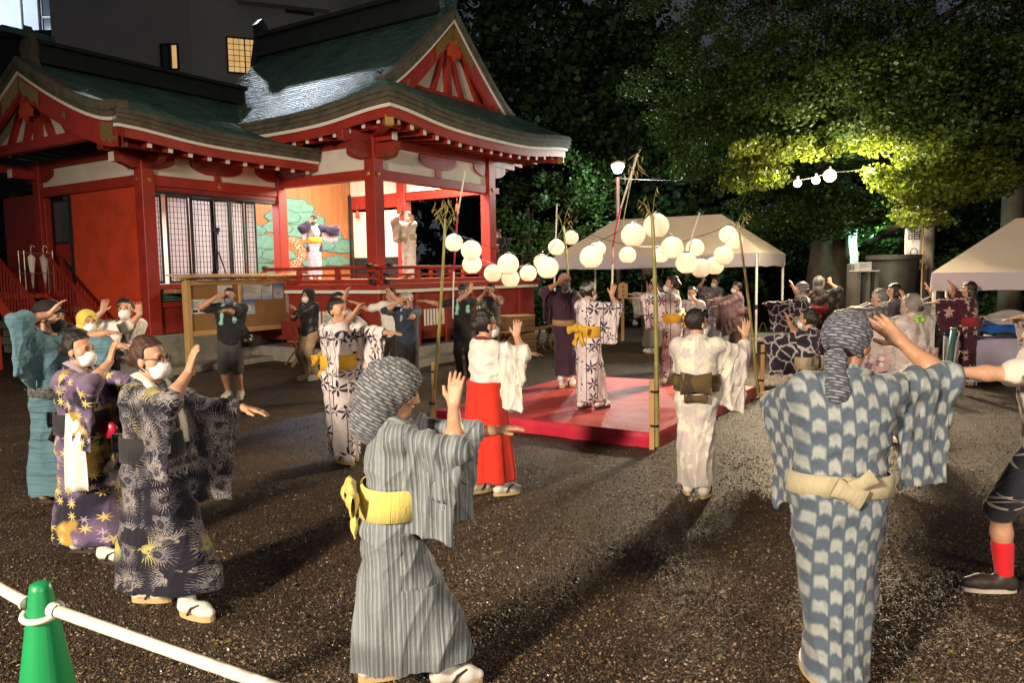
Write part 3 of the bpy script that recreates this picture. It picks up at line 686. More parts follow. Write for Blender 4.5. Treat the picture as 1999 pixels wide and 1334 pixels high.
rail(hall, (-.88, -.88), (U_+.85, -.879)); rail(hall, (-.881, -.88), (-.88, 2.7), .25, -.0)
rail(hall, (U_+.86, -.88), (U_+.861, 2.7), .25, 0)
# back wall with the painted pine
for k in range(11):
    x0 = -.35+k*.44; beam(hall, 'wall_panel', x0+.002, x0+.438, 5.02+.004*(k % 2), 5.08, FZ, 4.7, 'board', .004)
beam(hall, 'black_trim', -.12, -.05, 4.9, 5.0, FZ, 4.3, 'black', 0); beam(hall, 'black_trim', U_-.16, U_-.1, 4.93, 5.0, FZ, 4.3, 'black', 0)
def pine_mats():
    t = NT('painted pine green'); o = t.coord(); a = t.noise(o, 7, 3); d = t.voro(o, 42.0)
    c = t.ramp(a, [(0.3, (0.085, 0.20, 0.16)), (0.7, (0.14, 0.28, 0.23))]); c = t.mix(t.step(d, 0.34, 0.2), c, (0.055, 0.14, 0.11)); t.set(col=c, rough=.7, spec=.2)
    u = NT('painted pine trunk'); o = u.coord(); a = u.voro(o, 13.0, 'Distance', 'DISTANCE_TO_EDGE')
    u.set(col=u.mix(u.step(a, .03, .08), (0.55, 0.46, 0.34), (0.21, 0.085, 0.04)), rough=.7, spec=.2); return t.m, u.m
PG, PT = pine_mats(); q_ = np.random.default_rng(11)
PO = plain('painted dark outline', (.05, .10, .08), .7, .2, .1, 9)
def blob(cx, cz, rx, rz, y):
    cx = cx*1.3+.45; rx *= 1.15; m = MB(); n = 40; ph = q_.random()*6
    pl = []
    for k in range(n):
        a = 2*math.pi*k/n; r = 1+.13*abs(math.sin(3.5*a+ph))-.05; s = math.sin(a)
        pl.append((cx+rx*r*math.cos(a), cz+rz*r*(s if s > 0 else s*.55)))
    m.prism(pl, (0, y, 0), (1, 0, 0), (0, 0, 1), (0, .0003, 0)); f = m.build('painted_foliage', PG, hall); m = MB(); m.prism([(cx+(p[0]-cx)*1.07+.0, cz+(p[1]-cz)*1.12-.008) for p in pl], (0, y+.00032, 0), (1, 0, 0), (0, 0, 1), (0, .0001, 0)); m.build('outline', PO, f); return f
m = MB()
tr = [(1.35, 1.85), (1.25, 2.2), (1.5, 2.5), (1.35, 2.85), (1.1, 3.1), (1.25, 3.45), (1.45, 3.75)]
def stroke(pts, r0, r1, y):
    pts = [(p[0]*1.3+.45, p[1]) for p in pts]; m = MB(); n = len(pts); L = []; Rr = []
    for i, p in enumerate(pts):
        t = nrm(np.array(pts[min(i+1, n-1)])-np.array(pts[max(i-1, 0)])); nn = np.array([-t[1], t[0]]); r = r0+(r1-r0)*i/(n-1)
        L.append(np.array(p)+nn*r); Rr.append(np.array(p)-nn*r)
    G = [[(a[0], y, a[1]), (b[0], y, b[1])] for a, b in zip(L, Rr)]; m.slab(G, np.array([0, .0003, 0])); return m.build('painted_trunk', PT, hall)
stroke(tr, .17, .07, 5.0105); stroke([(1.4, 2.55), (1.9, 2.7), (2.4, 2.62), (2.9, 2.8)], .08, .04, 5.0100); stroke([(1.3, 2.9), (.8, 3.0), (.4, 2.8)], .08, .04, 5.0095); stroke([(1.25, 2.1), (.7, 2.1), (.2, 2.3)], .1, .04, 5.0090)
for i, (cx, cz, rx, rz) in enumerate(((1.45, 3.78, .55, .26), (1.75, 3.45, .58, .24), (1.1, 3.5, .5, .22), (1.55, 3.12, .52, .22), (.95, 3.2, .42, .2), (2.35, 3.02, .5, .24), (2.75, 2.72, .62, .24), (2.1, 2.75, .48, .2), (.55, 2.78, .5, .24), (.35, 2.4, .55, .24), (.95, 2.45, .5, .2), (2.6, 2.3, .45, .18), (.2, 3.1, .45, .2), (.6, 2.05, .5, .2), (1.95, 2.25, .4, .16))):
    blob(cx-.1, cz, rx, rz, 5.0075-.0006*i)
# right wall: white doors, dark skirting
for k in range(2):
    y0 = 3.12+k*.92; beam(hall, 'white_door', U_-.06, U_-.02, y0+.02, y0+.88, 2.42, 3.78, 'plaster', .006); beam(hall, 'dark_skirting', U_-.07, U_-.02, y0+.02, y0+.88, FZ, 2.41, 'black', .004)
    beam(hall, 'door_frame', U_-.09, U_-.02, y0-.03, y0+.02, FZ, 3.84, 'red')
beam(hall, 'plaster_panel', U_-.05, U_-.01, 3.1, 5.0, 4.251, 4.7, 'plaster', 0)
# ceiling
beam(hall, 'ceiling', -.0, U_, .05, 5.0, 4.76, 4.80, 'floor', 0)
for (x, y, nm) in ((U_-.05, 1.0, 'a'), (U_-.25, 4.55, 'b')):
    m = MB(); m.tube([(x, y, 3.98), (x, y, 3.86)], .008, 6); m.lathe([(0, .20), (.035, .19), (.04, .15), (.05, .1), (.07, -.02), (0, -.03)], 12, (x, y, 3.62)); m.build('tassel', MT['red_bright'], hall, True)
# lamps of the stage and of the room behind the screens
lamp('stage_light', 'AREA', L2W(2.3, .6, 4.68), 400, (1.0, 0.88, 0.68), 3.4, L2W(2.2, 2.6, 1.6), sy=.5).rotation_euler
lamp('stage_light', 'AREA', L2W(.5, 2.4, 4.66), 190, (1.0, 0.9, 0.76), 2.6, L2W(2.6, 3.6, 1.9), sy=.4)
lamp('stage_light', 'AREA', L2W(2.4, 3.6, 4.7), 130, (1.0, 0.88, 0.72), 1.2, L2W(2.2, 4.7, 2.0), sy=1.2)
lamp('room_light', 'AREA', L2W(-1.8, 4.6, 3.9), 170, (0.98, 0.95, 0.98), 1.6, L2W(-1.8, 4.2, 1.8), sy=1.0)
# ------------------------------------------------------------------ side hall
SX0, SY0, SZE, SZR, SRY, SHALF, SXL = -3.46, 3.1, 4.78, 6.32, 5.0, 3.4, -4.87
def sprof(w): q = np.clip(np.asarray(w, float)/SHALF, 0, 1); return SZE+(SZR-SZE)*(.5*q**1.6+.5*q)
slift = lambda x, y: 0.16*np.exp(-((x-SXL)/1.3)**2)
for sd in (-1, 1):
    m = MB(); ye = SRY+sd*SHALF
    courses(m, lambda w, s: (s, ye-sd*w, sprof(w)+slift(s, 0)*(1-w/SHALF)), 0, SHALF, 34 if sd < 0 else 14, 24, lambda w: SXL, lambda w: (-.08 if w < 1.0 else -.08+ (w-1.0)*.30) if sd < 0 else .4, flip=(sd > 0))
    m.build('roof', MT['copper'], side)
zf_s = lambda x, y: SZE+slift(x, y)
ye = SRY-SHALF
for nm, pf, mt in (('eave_edge', [(a, b*.85) for a, b in layers], 'moss_edge'), ('white_fascia', [(0.0, -.268), (0.0, -.325), (.10, -.325), (.10, -.268)], 'white_paint'), ('fascia', [(.05, -.33), (.06, -.48), (.14, -.48), (.14, -.33)], 'red')):
    m = MB(); edge(m, SXL, ye, -.08, ye, 0, 1, pf, zf_s, trim0=False, trim1=False); autosmooth(m.build(nm, MT[mt], side), 35)
m = MB(); soffit(m, SXL+.1, ye, -.1, ye, 0, 1, 1.5, lambda x, y: zf_s(x, y)+.06, 4.62); m.build('soffit', MT['red_dark'], side)
rafters(side, [((x, 3.2, 4.55), (x, ye+.22, SZE+slift(x, 0)-.49)) for x in np.arange(SXL+.75, -.2, .43)])
gable(side, SRY, SHALF, lambda w: sprof(w)+.16*(1-w/SHALF), SXL-.0, 1, .0, MT, axis='x')
gable_wall(side, SRY, SHALF, sprof, SXL+.10, 4.62, axis='x', wmin=.9)
m = MB(); m.prism(prf, (SXL+.35, SRY, SZR-.05), (0, 1, 0), (0, 0, .72), (5.0, 0, 0)); m.build('ridge', MT['roof_dark'], side)
m = MB(); m.prism([(-.30, -.3), (-.18, .0), (-.24, .2), (-.12, .4), (0, .62), (.12, .4), (.24, .2), (.18, 0), (.30, -.3)], (SXL+.2, SRY, SZR+.08), (0, 1, 0), (0, 0, 1), (.15, 0, 0)); m.build('ridge_ornament', MT['moss_edge'], side)
m = MB(); m.frame_box((SXL-.25, SRY-.1, SZR+.46), (1.0, 0, .0), (0, .2, 0), (0, 0, .12)); m.build('ridge_beam_end', MT['copper'], side)
for (x, y) in ((SX0, SY0), (SX0, 7.2)): post(side, x, y, .3, 4.62, .28)
for y in (2.2, 7.8):                                        # purlin noses carrying the gable overhang
    for k, z in enumerate((4.30, 4.46)):
        m = MB(); m.bar((SX0+.1, y if k else 3.1 if y < 5 else 7.2, z), (SXL+.50+.25*(1-k), y if k else 3.1 if y < 5 else 7.2, z), .16, .18); q = m.build('purlin', MT['red'], side)
        m = MB(); e = SXL+.50+.25*(1-k); yy = y if k else 3.1 if y < 5 else 7.2; m.bar((e, yy, z), (e-.02, yy, z), .166, .186); m.build('white_end', MT['white_paint'], q)
beam(side, 'head_beam', SX0+.143, -.13, SY0-.1, SY0+.1, 3.80, 4.02); beam(side, 'head_beam', SX0-.1, SX0+.1, SY0+.143, 7.05, 3.80, 4.02)
beam(side, 'plaster_panel', SX0+.14, -.13, SY0-.03, SY0+.03, 4.02, 4.42, 'plaster', 0); beam(side, 'plaster_panel', SX0-.03, SX0+.03, SY0+.14, 7.06, 4.02, 4.42, 'plaster', 0)
beam(side, 'wall_plate', SX0-.9, -.1, SY0-.09, SY0+.09, 4.42, 4.61, 'red_dark'); beam(side, 'wall_plate', SX0-.089, SX0+.091, SY0-.9, 8.1, 4.421, 4.611, 'red_dark')
for o, ex in (((SX0, SY0, 4.14), (1, 0, 0)), ((SX0, SY0, 4.142), (0, 1, 0)), ((-1.75, SY0, 4.14), (1, 0, 0)), ((SX0, 7.2, 4.14), (0, 1, 0)), ((-.05, SY0, 4.141), (1, 0, 0))): bracket(side, o, ex, .66, .28, .17)
beam(side, 'strut', -1.83, -1.67, SY0-.07, SY0+.07, 4.02, 4.14)
for (x, n) in ((SX0+.02, 'y'), (-1.75, 'y')):
    m = MB(); m.lathe([(0, 0), (.045, 0), (.05, .008), (.03, .016), (0, .03)], 12); q = m.build('nail_cover', MT['gold'], side); q.location = (x, SY0-.145 if x < -3 else SY0-.102, 3.91); q.rotation_euler = (R(90), 0, 0)
m = MB(); m.lathe([(0, 0), (.045, 0), (.05, .008), (.03, .016), (0, .03)], 12); q = m.build('nail_cover', MT['gold'], side); q.location = (SX0-.145, SY0+.02, 3.91); q.rotation_euler = (0, R(-90), 0)
# front of the side hall: lintel, sill, screens, louvre, base
beam(side, 'lintel', SX0+.143, -.13, SY0-.07, SY0+.07, 3.70, 3.795, 'red_dark'); beam(side, 'track', SX0+.15, -.13, SY0-.06, SY0+.3, 3.64, 3.699, 'black', 0)
beam(side, 'sill', SX0+.143, -.13, SY0-.13, SY0+.3, 1.66, 1.78); beam(side, 'red_panel', SX0+.143, -.13, SY0-.05, SY0, .74, 1.28, 'red_dark', 0); beam(side, 'lower_beam', SX0+.143, -.13, SY0-.1, SY0+.0, 1.28, 1.40, 'red')
for k in range(4): 
    m = MB(); m.frame_box((SX0+.2, SY0-.07, 1.42+k*.058), (3.0, 0, 0), (0, .05, .02), (0, 0, .035)); m.build('louvre_slat', MT['green_louvre'], side)
beam(side, 'dark_back', SX0+.143, -.13, SY0+.02, SY0+.05, 1.40, 1.66, 'black', 0)
beam(side, 'stone_base', SX0-.25, -.3, SY0-.2, 7.4, -.1, .72, 'stone', .02); beam(side, 'stone_step', SX0-.5, -.9, SY0-.95, SY0-.201, -.1, .10, 'stone', .03)
m = MB(); pts = [(-3.32, 3.15, -3.1, 3.15), (-3.02, 3.1, -2.5, 3.1), (-2.46, 3.1, -2.3, 3.36), (-2.28, 3.32, -1.76, 3.32), (-1.72, 3.28, -1.44, 3.12), (-1.42, 3.12, -.98, 3.22), (-.95, 3.2, -.72, 3.1)]
for (x0, y0, x1, y1) in pts:
    a = np.array([x0, y0, 1.785]); d = np.array([x1-x0, y1-y0, 0]); n = nrm(np.cross(d, (0, 0, 1))); Lp = np.linalg.norm(d); e = d/Lp; z = np.array([0, 0, 1.])
    f = MB(); H = 1.85
    for s0, s1, h0, h1 in ((0, .035, 0, H), (Lp-.035, Lp, 0, H), (.035, Lp-.035, 0, .05), (.035, Lp-.035, H-.04, H)): f.frame_box(a+e*s0+z*h0-n*.0, e*(s1-s0), n*.03, z*(h1-h0))
    fr = f.build('shoji_panel', MT['black'], side)
    l = MB(); nc = max(2, round(Lp/.085))
    for k in range(1, nc): l.frame_box(a+e*(Lp*k/nc-.004)+z*.05+n*.008, e*.008, n*.012, z*(H-.09))
    for k in range(1, 16): l.frame_box(a+e*.035+z*(H*k/16-.004)+n*.007, e*(Lp-.07), n*.012, z*.008)
    l.build('lattice', MT['dark_metal'], fr)
    p = MB(); p.frame_box(a+e*.03+z*.04+n*.002, e*(Lp-.06), n*.003, z*(H-.07)); p.build('paper', MT['shoji'], fr)
beam(side, 'floor_slab', SX0+.1, -.1, SY0, 7.2, 1.55, 1.66, 'floor', 0); beam(side, 'inner_wall', SX0+.15, -.1, 6.2, 6.25, 1.66, 4.2, 'plaster', 0); beam(side, 'inner_ceiling', SX0+.1, -.1, SY0+.2, 7.0, 4.1, 4.15, 'plaster', 0)
# gable side: big red board, door, stair
beam(side, 'red_board', SX0-.06, SX0+.04, SY0+.143, 5.85, .74, 3.79, 'red_bright', .006)
beam(side, 'door_post', SX0-.08, SX0+.06, 5.86, 5.96, 1.6, 3.79, 'black', 0); beam(side, 'door_frame', SX0-.08, SX0+.06, 6.96, 7.05, 1.6, 3.79, 'red'); beam(side, 'wall_board', SX0-.04, SX0+.04, 5.86, 7.05, .74, 1.6, 'red_dark', 0)
dr = beam(side, 'door', SX0+.10, SX0+.14, 5.97, 6.95, 1.62, 2.72, 'red', .005); beam(dr, 'panel', SX0+.085, SX0+.099, 6.2, 6.6, 2.05, 2.45, 'red_dark', .004); beam(dr, 'handle', SX0+.07, SX0+.085, 6.3, 6.4, 2.25, 2.28, 'steel', 0)
w = beam(side, 'window', SX0+.10, SX0+.15, 5.97, 6.95, 2.72, 3.72, 'black', 0)
for k in range(2): beam(w, 'pane', SX0+.09, SX0+.099, 6.0+k*.48, 6.43+k*.48, 2.78, 3.68, 'glass', 0)
beam(side, 'wall_board', SX0-.04, SX0+.04, 7.36, 9.0, .74, 3.9, 'red_dark', 0)
st = empty('stair', L2W(0, 0, 0), SROT, 'red wooden stair with slatted railings rising to the side door', 'stair')
X0, X1 = SX0-1.6, SX0-.55
def sl(y): return 1.62-(6.1-y)*.66
beam(st, 'landing', X0, SX0-.2, 6.1, 9.2, 1.50, 1.60, 'red_bright', .01)
beam(st, 'landing_edge', X0-.05, X0, 6.1, 9.2, 1.36, 1.62, 'red_bright', .008)
for x in (X0, X1):
    m = MB(); m.frame_box((x-.03, 3.8, sl(3.8)-.28), (.06, 0, 0), (0, 2.3, 2.3*.66), (0, 0, .27)); m.build('stringer', MT['red_bright'], st)
    m = MB(); m.bar((x, 3.8, sl(3.8)+.85), (x, 6.1, sl(6.1)+.85), .06, .07); m.build('handrail', MT['red_dark'], st)
    for y in np.arange(3.9, 6.1, .13): 
        m = MB(); m.bar((x, y, sl(y)-.02), (x, y, sl(y)+.82), .028, .028); m.build('baluster', MT['red_dark'], st)
for k in range(8):
    y = 3.85+k*.28; beam(st, 'tread', X0+.03, X1-.03, y, y+.27, sl(y)-.05, sl(y), 'red_dark', .004)
m = MB(); m.bar((X0, 6.1, 2.47), (X0, 9.2, 2.47), .06, .07); m.build('handrail', MT['red_dark'], st)
for y in np.arange(6.2, 9.2, .13): 
    m = MB(); m.bar((X0, y, 1.6), (X0, y, 2.44), .028, .028); m.build('baluster', MT['red_dark'], st)
for y in (6.2, 9.1): 
    beam(st, 'newel', X0-.05, X0+.05, y-.05, y+.05, 0, 2.55, 'red_bright', .006)
m = MB(); rows = []
bw = empty('block_wall', L2W(0, 0, 0), SROT, 'mossy stone block wall under the stair landing', 'wall')
for r in range(6):
    for k in range(8):
        y0 = 5.2+k*.5+(.25 if r % 2 else 0); beam(bw, 'stone', SX0-.18, SX0-.06-.01*((r*3+k) % 3), y0+.01, y0+.49, .1+r*.2+.008, .1+r*.2+.192, 'stone', .012)
# umbrellas in the rack by the door
rk = empty('umbrella_rack', L2W(-4.05, 6.45, 1.6), SROT, 'thin metal umbrella rack on the stair landing', 'rack')
for x in (-.3, .3):
    for y in (-.12, .12): m = MB(); m.tube([(x, y, 0), (x, y, .95)], .012, 6); m.build('leg', MT['steel'], rk)
m = MB()
for z in (.45, .9):
    for y in (-.12, .12): m.tube([(-.3, y, z), (.3, y, z)], .009, 6)
    for x in (-.3, .3): m.tube([(x, -.12, z), (x, .12, z)], .009, 6)
m.build('frame', MT['steel'], rk)
for k, (x, lb) in enumerate(((-.12, 'white folded umbrella hanging in the rack nearest the door'), (.14, 'narrow pale umbrella hooked at the far side of the rack'))):
    u = empty('umbrella', L2W(-4.05+x, 6.4, 1.72), SROT, lb, 'umbrella')
    m = MB(); m.lathe([(.01, 0), (.035, .25), (.07, .55), (.085, .68), (.03, .74), (.01, .76)], 9); c_ = m.build('canopy', MT['film_white'] if k else MT['white_paint'], u, True)
    m = MB(); m.tube([(0, 0, .74), (0, 0, .9), (.02, 0, .94), (.06, 0, .94), (.08, 0, .9)], .01, 6); m.build('handle', MT['bar_white'], u, True)
# tripod with a small camera before the screens
def tripod(label, p, h, parent_rot=0.4, cam_=True, spread=.32):
    t = empty('camera_tripod', p, parent_rot, label, 'tripod')
    for k in range(3):
        a = k*2.094+.4; m = MB(); m.tube([(0.02*math.cos(a), .02*math.sin(a), h*.62), (spread*math.cos(a), spread*math.sin(a), 0.0)], [.018, .012], 6); m.build('leg', MT['dark_metal'], t)
    m = MB(); m.tube([(0, 0, h*.3), (0, 0, h-.09)], .013, 6); m.build('column', MT['dark_metal'], t)
    m = MB(); m.box(-.05, .05, -.03, .03, h-.1, h-.04, .01); m.build('head', MT['dark_metal'], t)
    if cam_:
        m = MB(); m.box(-.07, .07, -.035, .04, h-.039, h+.05, .012); c = m.build('camera', MT['black'], t); m = MB(); m.lathe([(.03, 0), (.034, .02), (.034, .1), (.03, .1), (.02, .08), (0, .07)], 12); q = m.build('lens', MT['black'], c); q.location = (0, -.035, h+.005); q.rotation_euler = (R(90), 0, 0)
    return t
beam(side, 'ledge', SX0+.2, -.1, SY0-.55, SY0-.131, 1.58, 1.66, 'floor', .01)
tripod('slim black tripod with phone standing before the paper screens', L2W(-2.02, 2.8, 1.66), 1.28, 0.3, True, .26)
# things lying on the stage
lp = empty('laptop', L2W(.9, 3.1, FZ), SROT+.4, 'open black laptop on the stage floor near the pine wall', 'laptop')
m = MB(); m.box(-.17, .17, -.12, .12, 0, .015, .004); m.build('base', MT['black'], lp); m = MB(); m.frame_box((-.17, .12, .012), (.34, 0, 0), (0, .07, .24), (0, -.012, .004)); m.build('screen', MT['black'], lp)
m = MB(); m.box(-.15, .15, -.11, .11, 0, .03); o = m.build('paper_stack', MT['white_paint']); o.location = L2W(1.6, 1.4, FZ); o.rotation_euler = (0, 0, 1.0); tag(o, 'stack of white papers lying on the stage floor', 'papers')
# ------------------------------------------------------------------ notice board
def text_obj(name, body, size, m, parent, loc_, rot, ext=0.001, align='CENTER'):
    c = bpy.data.curves.new(name, 'FONT'); c.body = body; c.size = size; c.extrude = ext; c.align_x = align; c.align_y = 'CENTER'
    o = bpy.data.objects.new(name, c); COL.objects.link(o); o.data.materials.append(m); o.location = tuple(loc_); o.rotation_euler = rot
    bpy.context.view_layer.update()
    me = bpy.data.meshes.new_from_object(o.evaluated_get(bpy.context.evaluated_depsgraph_get())); bpy.data.objects.remove(o)
    o = bpy.data.objects.new(name, me); COL.objects.link(o); o.location = tuple(loc_); o.rotation_euler = rot
    if not me.materials: me.materials.append(m)
    if parent is not None: o.parent = parent
    return o
def marks(parent, x, y, z, w, h, seed, n=9):
    # a block of brush strokes too blurred in the photograph to read
    q = np.random.default_rng(seed); m = MB()
    for k in range(n):
        zz = z-h/2+h*(k+.5)/n; a = w*(.25+.25*q.random()); o = (q.random()-.5)*w*.3
        m.box(x+o-a, x+o+a, y-.0004*(1+k % 2), y, zz-h*.028, zz+h*.028)
    for k in range(3): xx = x+(k-1)*w*.28; m.box(xx-w*.035, xx+w*.035, y-.0013, y-.001, z-h*(.3+.2*q.random()), z+h*(.3+.2*q.random()))
    return m.build('lettering', ink, parent)
nbA, nbB = gp(372, 730), gp(583, 700)
nb_d = nrm(nbB-nbA); nb_rot = math.atan2(nb_d[1], nb_d[0]); nbL = float(np.linalg.norm(nbB-nbA))
nb = empty('notice_board', nbA, nb_rot, 'wooden notice board with brown felt and a little slatted roof', 'notice board')
m = MB()
for x in (0, nbL): 
    m = MB(); m.box(x-.06, x+.06, -.06, .06, -.03, 1.86, .006); m.build('post', MT['pine_wood'], nb)
for z in (.78, 1.80):
    m = MB(); m.box(.06, nbL-.06, -.045, .045, z-.05, z+.05, .005); m.build('rail', MT['pine_woodx'], nb)
m = MB(); m.box(nbL*.43, nbL*.43+.06, -.05, .03, .83, 1.75, .004); m.build('mullion', MT['pine_wood'], nb)
m = MB(); m.box(.06, nbL-.06, -.012, .012, .83, 1.75); m.build('felt_board', MT['cork'], nb)
m = MB(); m.box(-.2, nbL+.2, -.06, .06, 1.86, 1.90, .004); m.build('roof_beam', MT['pine_woodx'], nb)
for k in range(13):
    x = -.2+k*(nbL+.3)/12.5; m = MB(); m.frame_box((x, -.34, 1.895+.002*k%3*.001), (.21, 0, .012), (0, .68, .05), (0, -.001, .022)); m.build('roof_slat', MT['pine_wood'], nb)
def poster_mat(name, c1, c2, c3):
    t = NT(name); o = t.coord('Generated'); s = t.n('ShaderNodeSeparateXYZ'); t.l(o, s.inputs[0]); a = t.noise(o, 5, 4)
    c = t.ramp(t.math('ADD', s.outputs[2], t.math('MULTIPLY', t.math('SUBTRACT', a, .5), .3)), [(0.05, c1), (0.45, c2), (0.9, c3)])
    t.set(col=c, rough=.35, spec=.4); return t.m
PM = [poster_mat('pale printed sheet', (.6, .6, .58), (.66, .66, .62), (.7, .7, .68)), poster_mat('blue sky poster', (.35, .45, .55), (.42, .46, .5), (.08, .16, .42)), poster_mat('grey poster', (.4, .43, .46), (.5, .5, .48), (.55, .55, .52)), poster_mat('light blue poster', (.25, .35, .55), (.5, .55, .6), (.6, .62, .62))]
ink = plain('printing ink', (.03, .03, .035), .6, .2, .1, 5, 0)
inkb = plain('blue printing ink', (.05, .09, .25), .6, .2, .1, 5, 0)
posters = [(.07, .47, 1.18, 1.46, 0, 'pale sheet with two small pictures pinned low on the left'), (.34, .78, 1.20, 1.46, 3, 'light blue sheet half hidden behind the man in black'), (.78, 1.18, 1.34, 1.74, 2, 'plain pale sheet left of the middle post'),
           (1.42, 2.0, 1.42, 1.74, 2, 'wide grey poster right of the middle post'), (2.02, 2.34, 1.40, 1.73, 3, 'small sheet with dark heading beside the wide poster'), (2.38, 2.68, 1.41, 1.74, 1, 'blue topped poster second from the right post'),
           (1.44, 1.80, 1.10, 1.41, 1, 'deep blue poster with a pale building below the wide poster'), (2.76, 3.02, 1.08, 1.74, 2, 'long narrow poster with a boxed column of characters by the right post')]
sc_ = nbL/3.12
for k, (x0, x1, z0, z1, mi, lb) in enumerate(posters):
    p = empty('poster', nbA, nb_rot, lb, 'poster', 'sheets pinned on the notice board'); x0 *= sc_; x1 *= sc_
    m = MB(); m.box(x0, x1, -.0135-.001*k, -.0125-.001*k, z0, z1); m.build('sheet', PM[mi], p)
    m = MB(); y = -.0145-.001*k; w = x1-x0; h = z1-z0; qq = np.random.default_rng(k)
    if k in (0, 3, 4):
        for j in range(7): m.box(x0+.04*w, x0+w*(.5+.45*qq.random()), y, y+.0006, z1-h*(.12+.07*j)-.006, z1-h*(.12+.07*j)+.002)
        if k == 0:
            m.box(x0+.15*w, x0+.45*w, y, y+.0006, z0+.1*h, z0+.28*h); m.box(x0+.55*w, x0+.85*w, y, y+.0006, z0+.12*h, z0+.28*h)
        if k == 4: m.box(x0+.1*w, x0+.9*w, y, y+.0006, z1-.09*h, z1-.03*h)
    elif k == 6:
        m.box(x0+.3*w, x0+.7*w, y, y+.0006, z0+.25*h, z0+.32*h); m.box(x0+.35*w, x0+.48*w, y, y+.0006, z0+.32*h, z0+.66*h); m.box(x0+.52*w, x0+.64*w, y, y+.0006, z0+.32*h, z0+.62*h)
    elif k == 7:
        for a0, a1, b0, b1 in ((.15, .85, .93, .95), (.15, .85, .42, .44), (.15, .2, .44, .93), (.8, .85, .44, .93)): m.box(x0+a0*w, x0+a1*w, y, y+.0006, z0+b0*h, z0+b1*h)
        for j in range(3): m.box(x0+.1*w, x0+.9*w, y, y+.0006, z0+(.1+.1*j)*h, z0+(.12+.1*j)*h)
    else:
        for j in range(3): m.box(x0+.2*w, x0+.7*w, y, y+.0006, z0+h*(.3+.06*j), z0+h*(.32+.06*j))
    m.build('print', PM[0] if k == 6 else ink, p)
    if k == 7:
        marks(p, x0+w*.5, y-.0008, z0+h*.82, w*.34, h*.16, 5); marks(p, x0+w*.5, y-.0008, z0+h*.60, w*.42, h*.15, 6)
# ------------------------------------------------------------------ dance platform
A, B, C_, D = [gp(*q) for q in ((1278, 874), (1466, 776), (1104, 722), (858, 806))]
ax = nrm(np.array([.545, .839, 0])); ay = nrm(np.array([-.839, .545, 0])); LXp = 3.85; LYp = 3.0; PZ = 0.155
prot = math.atan2(ax[1], ax[0])
pf = empty('dance_platform', A, prot, 'low square dance platform covered in wet red sheeting', 'platform')
def red_sheet():
    t = NT('wet red sheeting'); o = t.coord(); a = t.noise(o, 1.1, 5, .6); b = t.noise(o, 3.2, 4); pt = t.voro(o, 26.0); wr = t.noise(t.mapping(o, (1, 3.2, 1), (0, 0, .7)), 3.0, 5, .6)
    c = t.ramp(a, [(0.3, (0.36, 0.026, 0.034)), (0.7, (0.46, 0.048, 0.052))]); c = t.mix(t.math('MULTIPLY', t.step(b, .35, .8), .16), c, (0.55, 0.2, 0.19))
    spk = t.math('MULTIPLY', t.step(pt, .09, .05), t.step(t.noise(o, 2.0, 2), .5, .62)); c = t.mix(spk, c, (.7, .55, .5))
    t.set(col=c, spec=.4, rough=t.ramp(b, [(0.3, (.36,)*3), (0.7, (.58,)*3)])); t.bump(t.math('ADD', wr, t.math('MULTIPLY', pt, .15)), .5, .03); return t.m
MT['sheet'] = red_sheet()
MT['sheet_side'] = plain('red sheeting hanging edge', (0.50, 0.02, 0.05), 0.3, 0.55, .12, 3, .5, 7)
nq = 34; G = []
for i, x in enumerate(np.linspace(0, LXp, nq)):
    G.append([(x, y, PZ+.004*math.sin(5*x+2*y)*math.sin(3*y)) for y in np.linspace(0, LYp, nq)])
m = MB(); m.grid(G); m.build('top_sheet', MT['sheet'], pf, True)
def skirt(p0, p1, nx, ny):
    G = []; n = 60
    for i, t in enumerate(np.linspace(0, 1, n)):
        x, y = p0[0]+(p1[0]-p0[0])*t, p0[1]+(p1[1]-p0[1])*t; w = .006*math.sin(31*t)+.005*math.sin(57*t+1)
        G.append([(x, y, PZ+.002), (x+nx*.012, y+ny*.012, PZ-.012), (x+nx*(.014+w*.6), y+ny*(.014+w*.6), PZ*.5), (x+nx*(.018+w), y+ny*(.018+w), .0-.01*math.sin(9*t)-.012)])
    m = MB(); m.grid(G, flip=True); m.build('side_sheet', MT['sheet_side'], pf, True)
skirt((0, 0), (LXp, 0), 0, -1); skirt((LXp, 0), (LXp, LYp), 1, 0); skirt((LXp, LYp), (0, LYp), 0, 1); skirt((0, LYp), (0, 0), -1, 0)
m = MB(); m.box(.02, LXp-.02, .02, LYp-.02, -.03, PZ-.01); m.build('deck', MT['crate'], pf)
def PW(x, y, z=0): return A+ax*x+ay*y+np.array([0, 0, z])
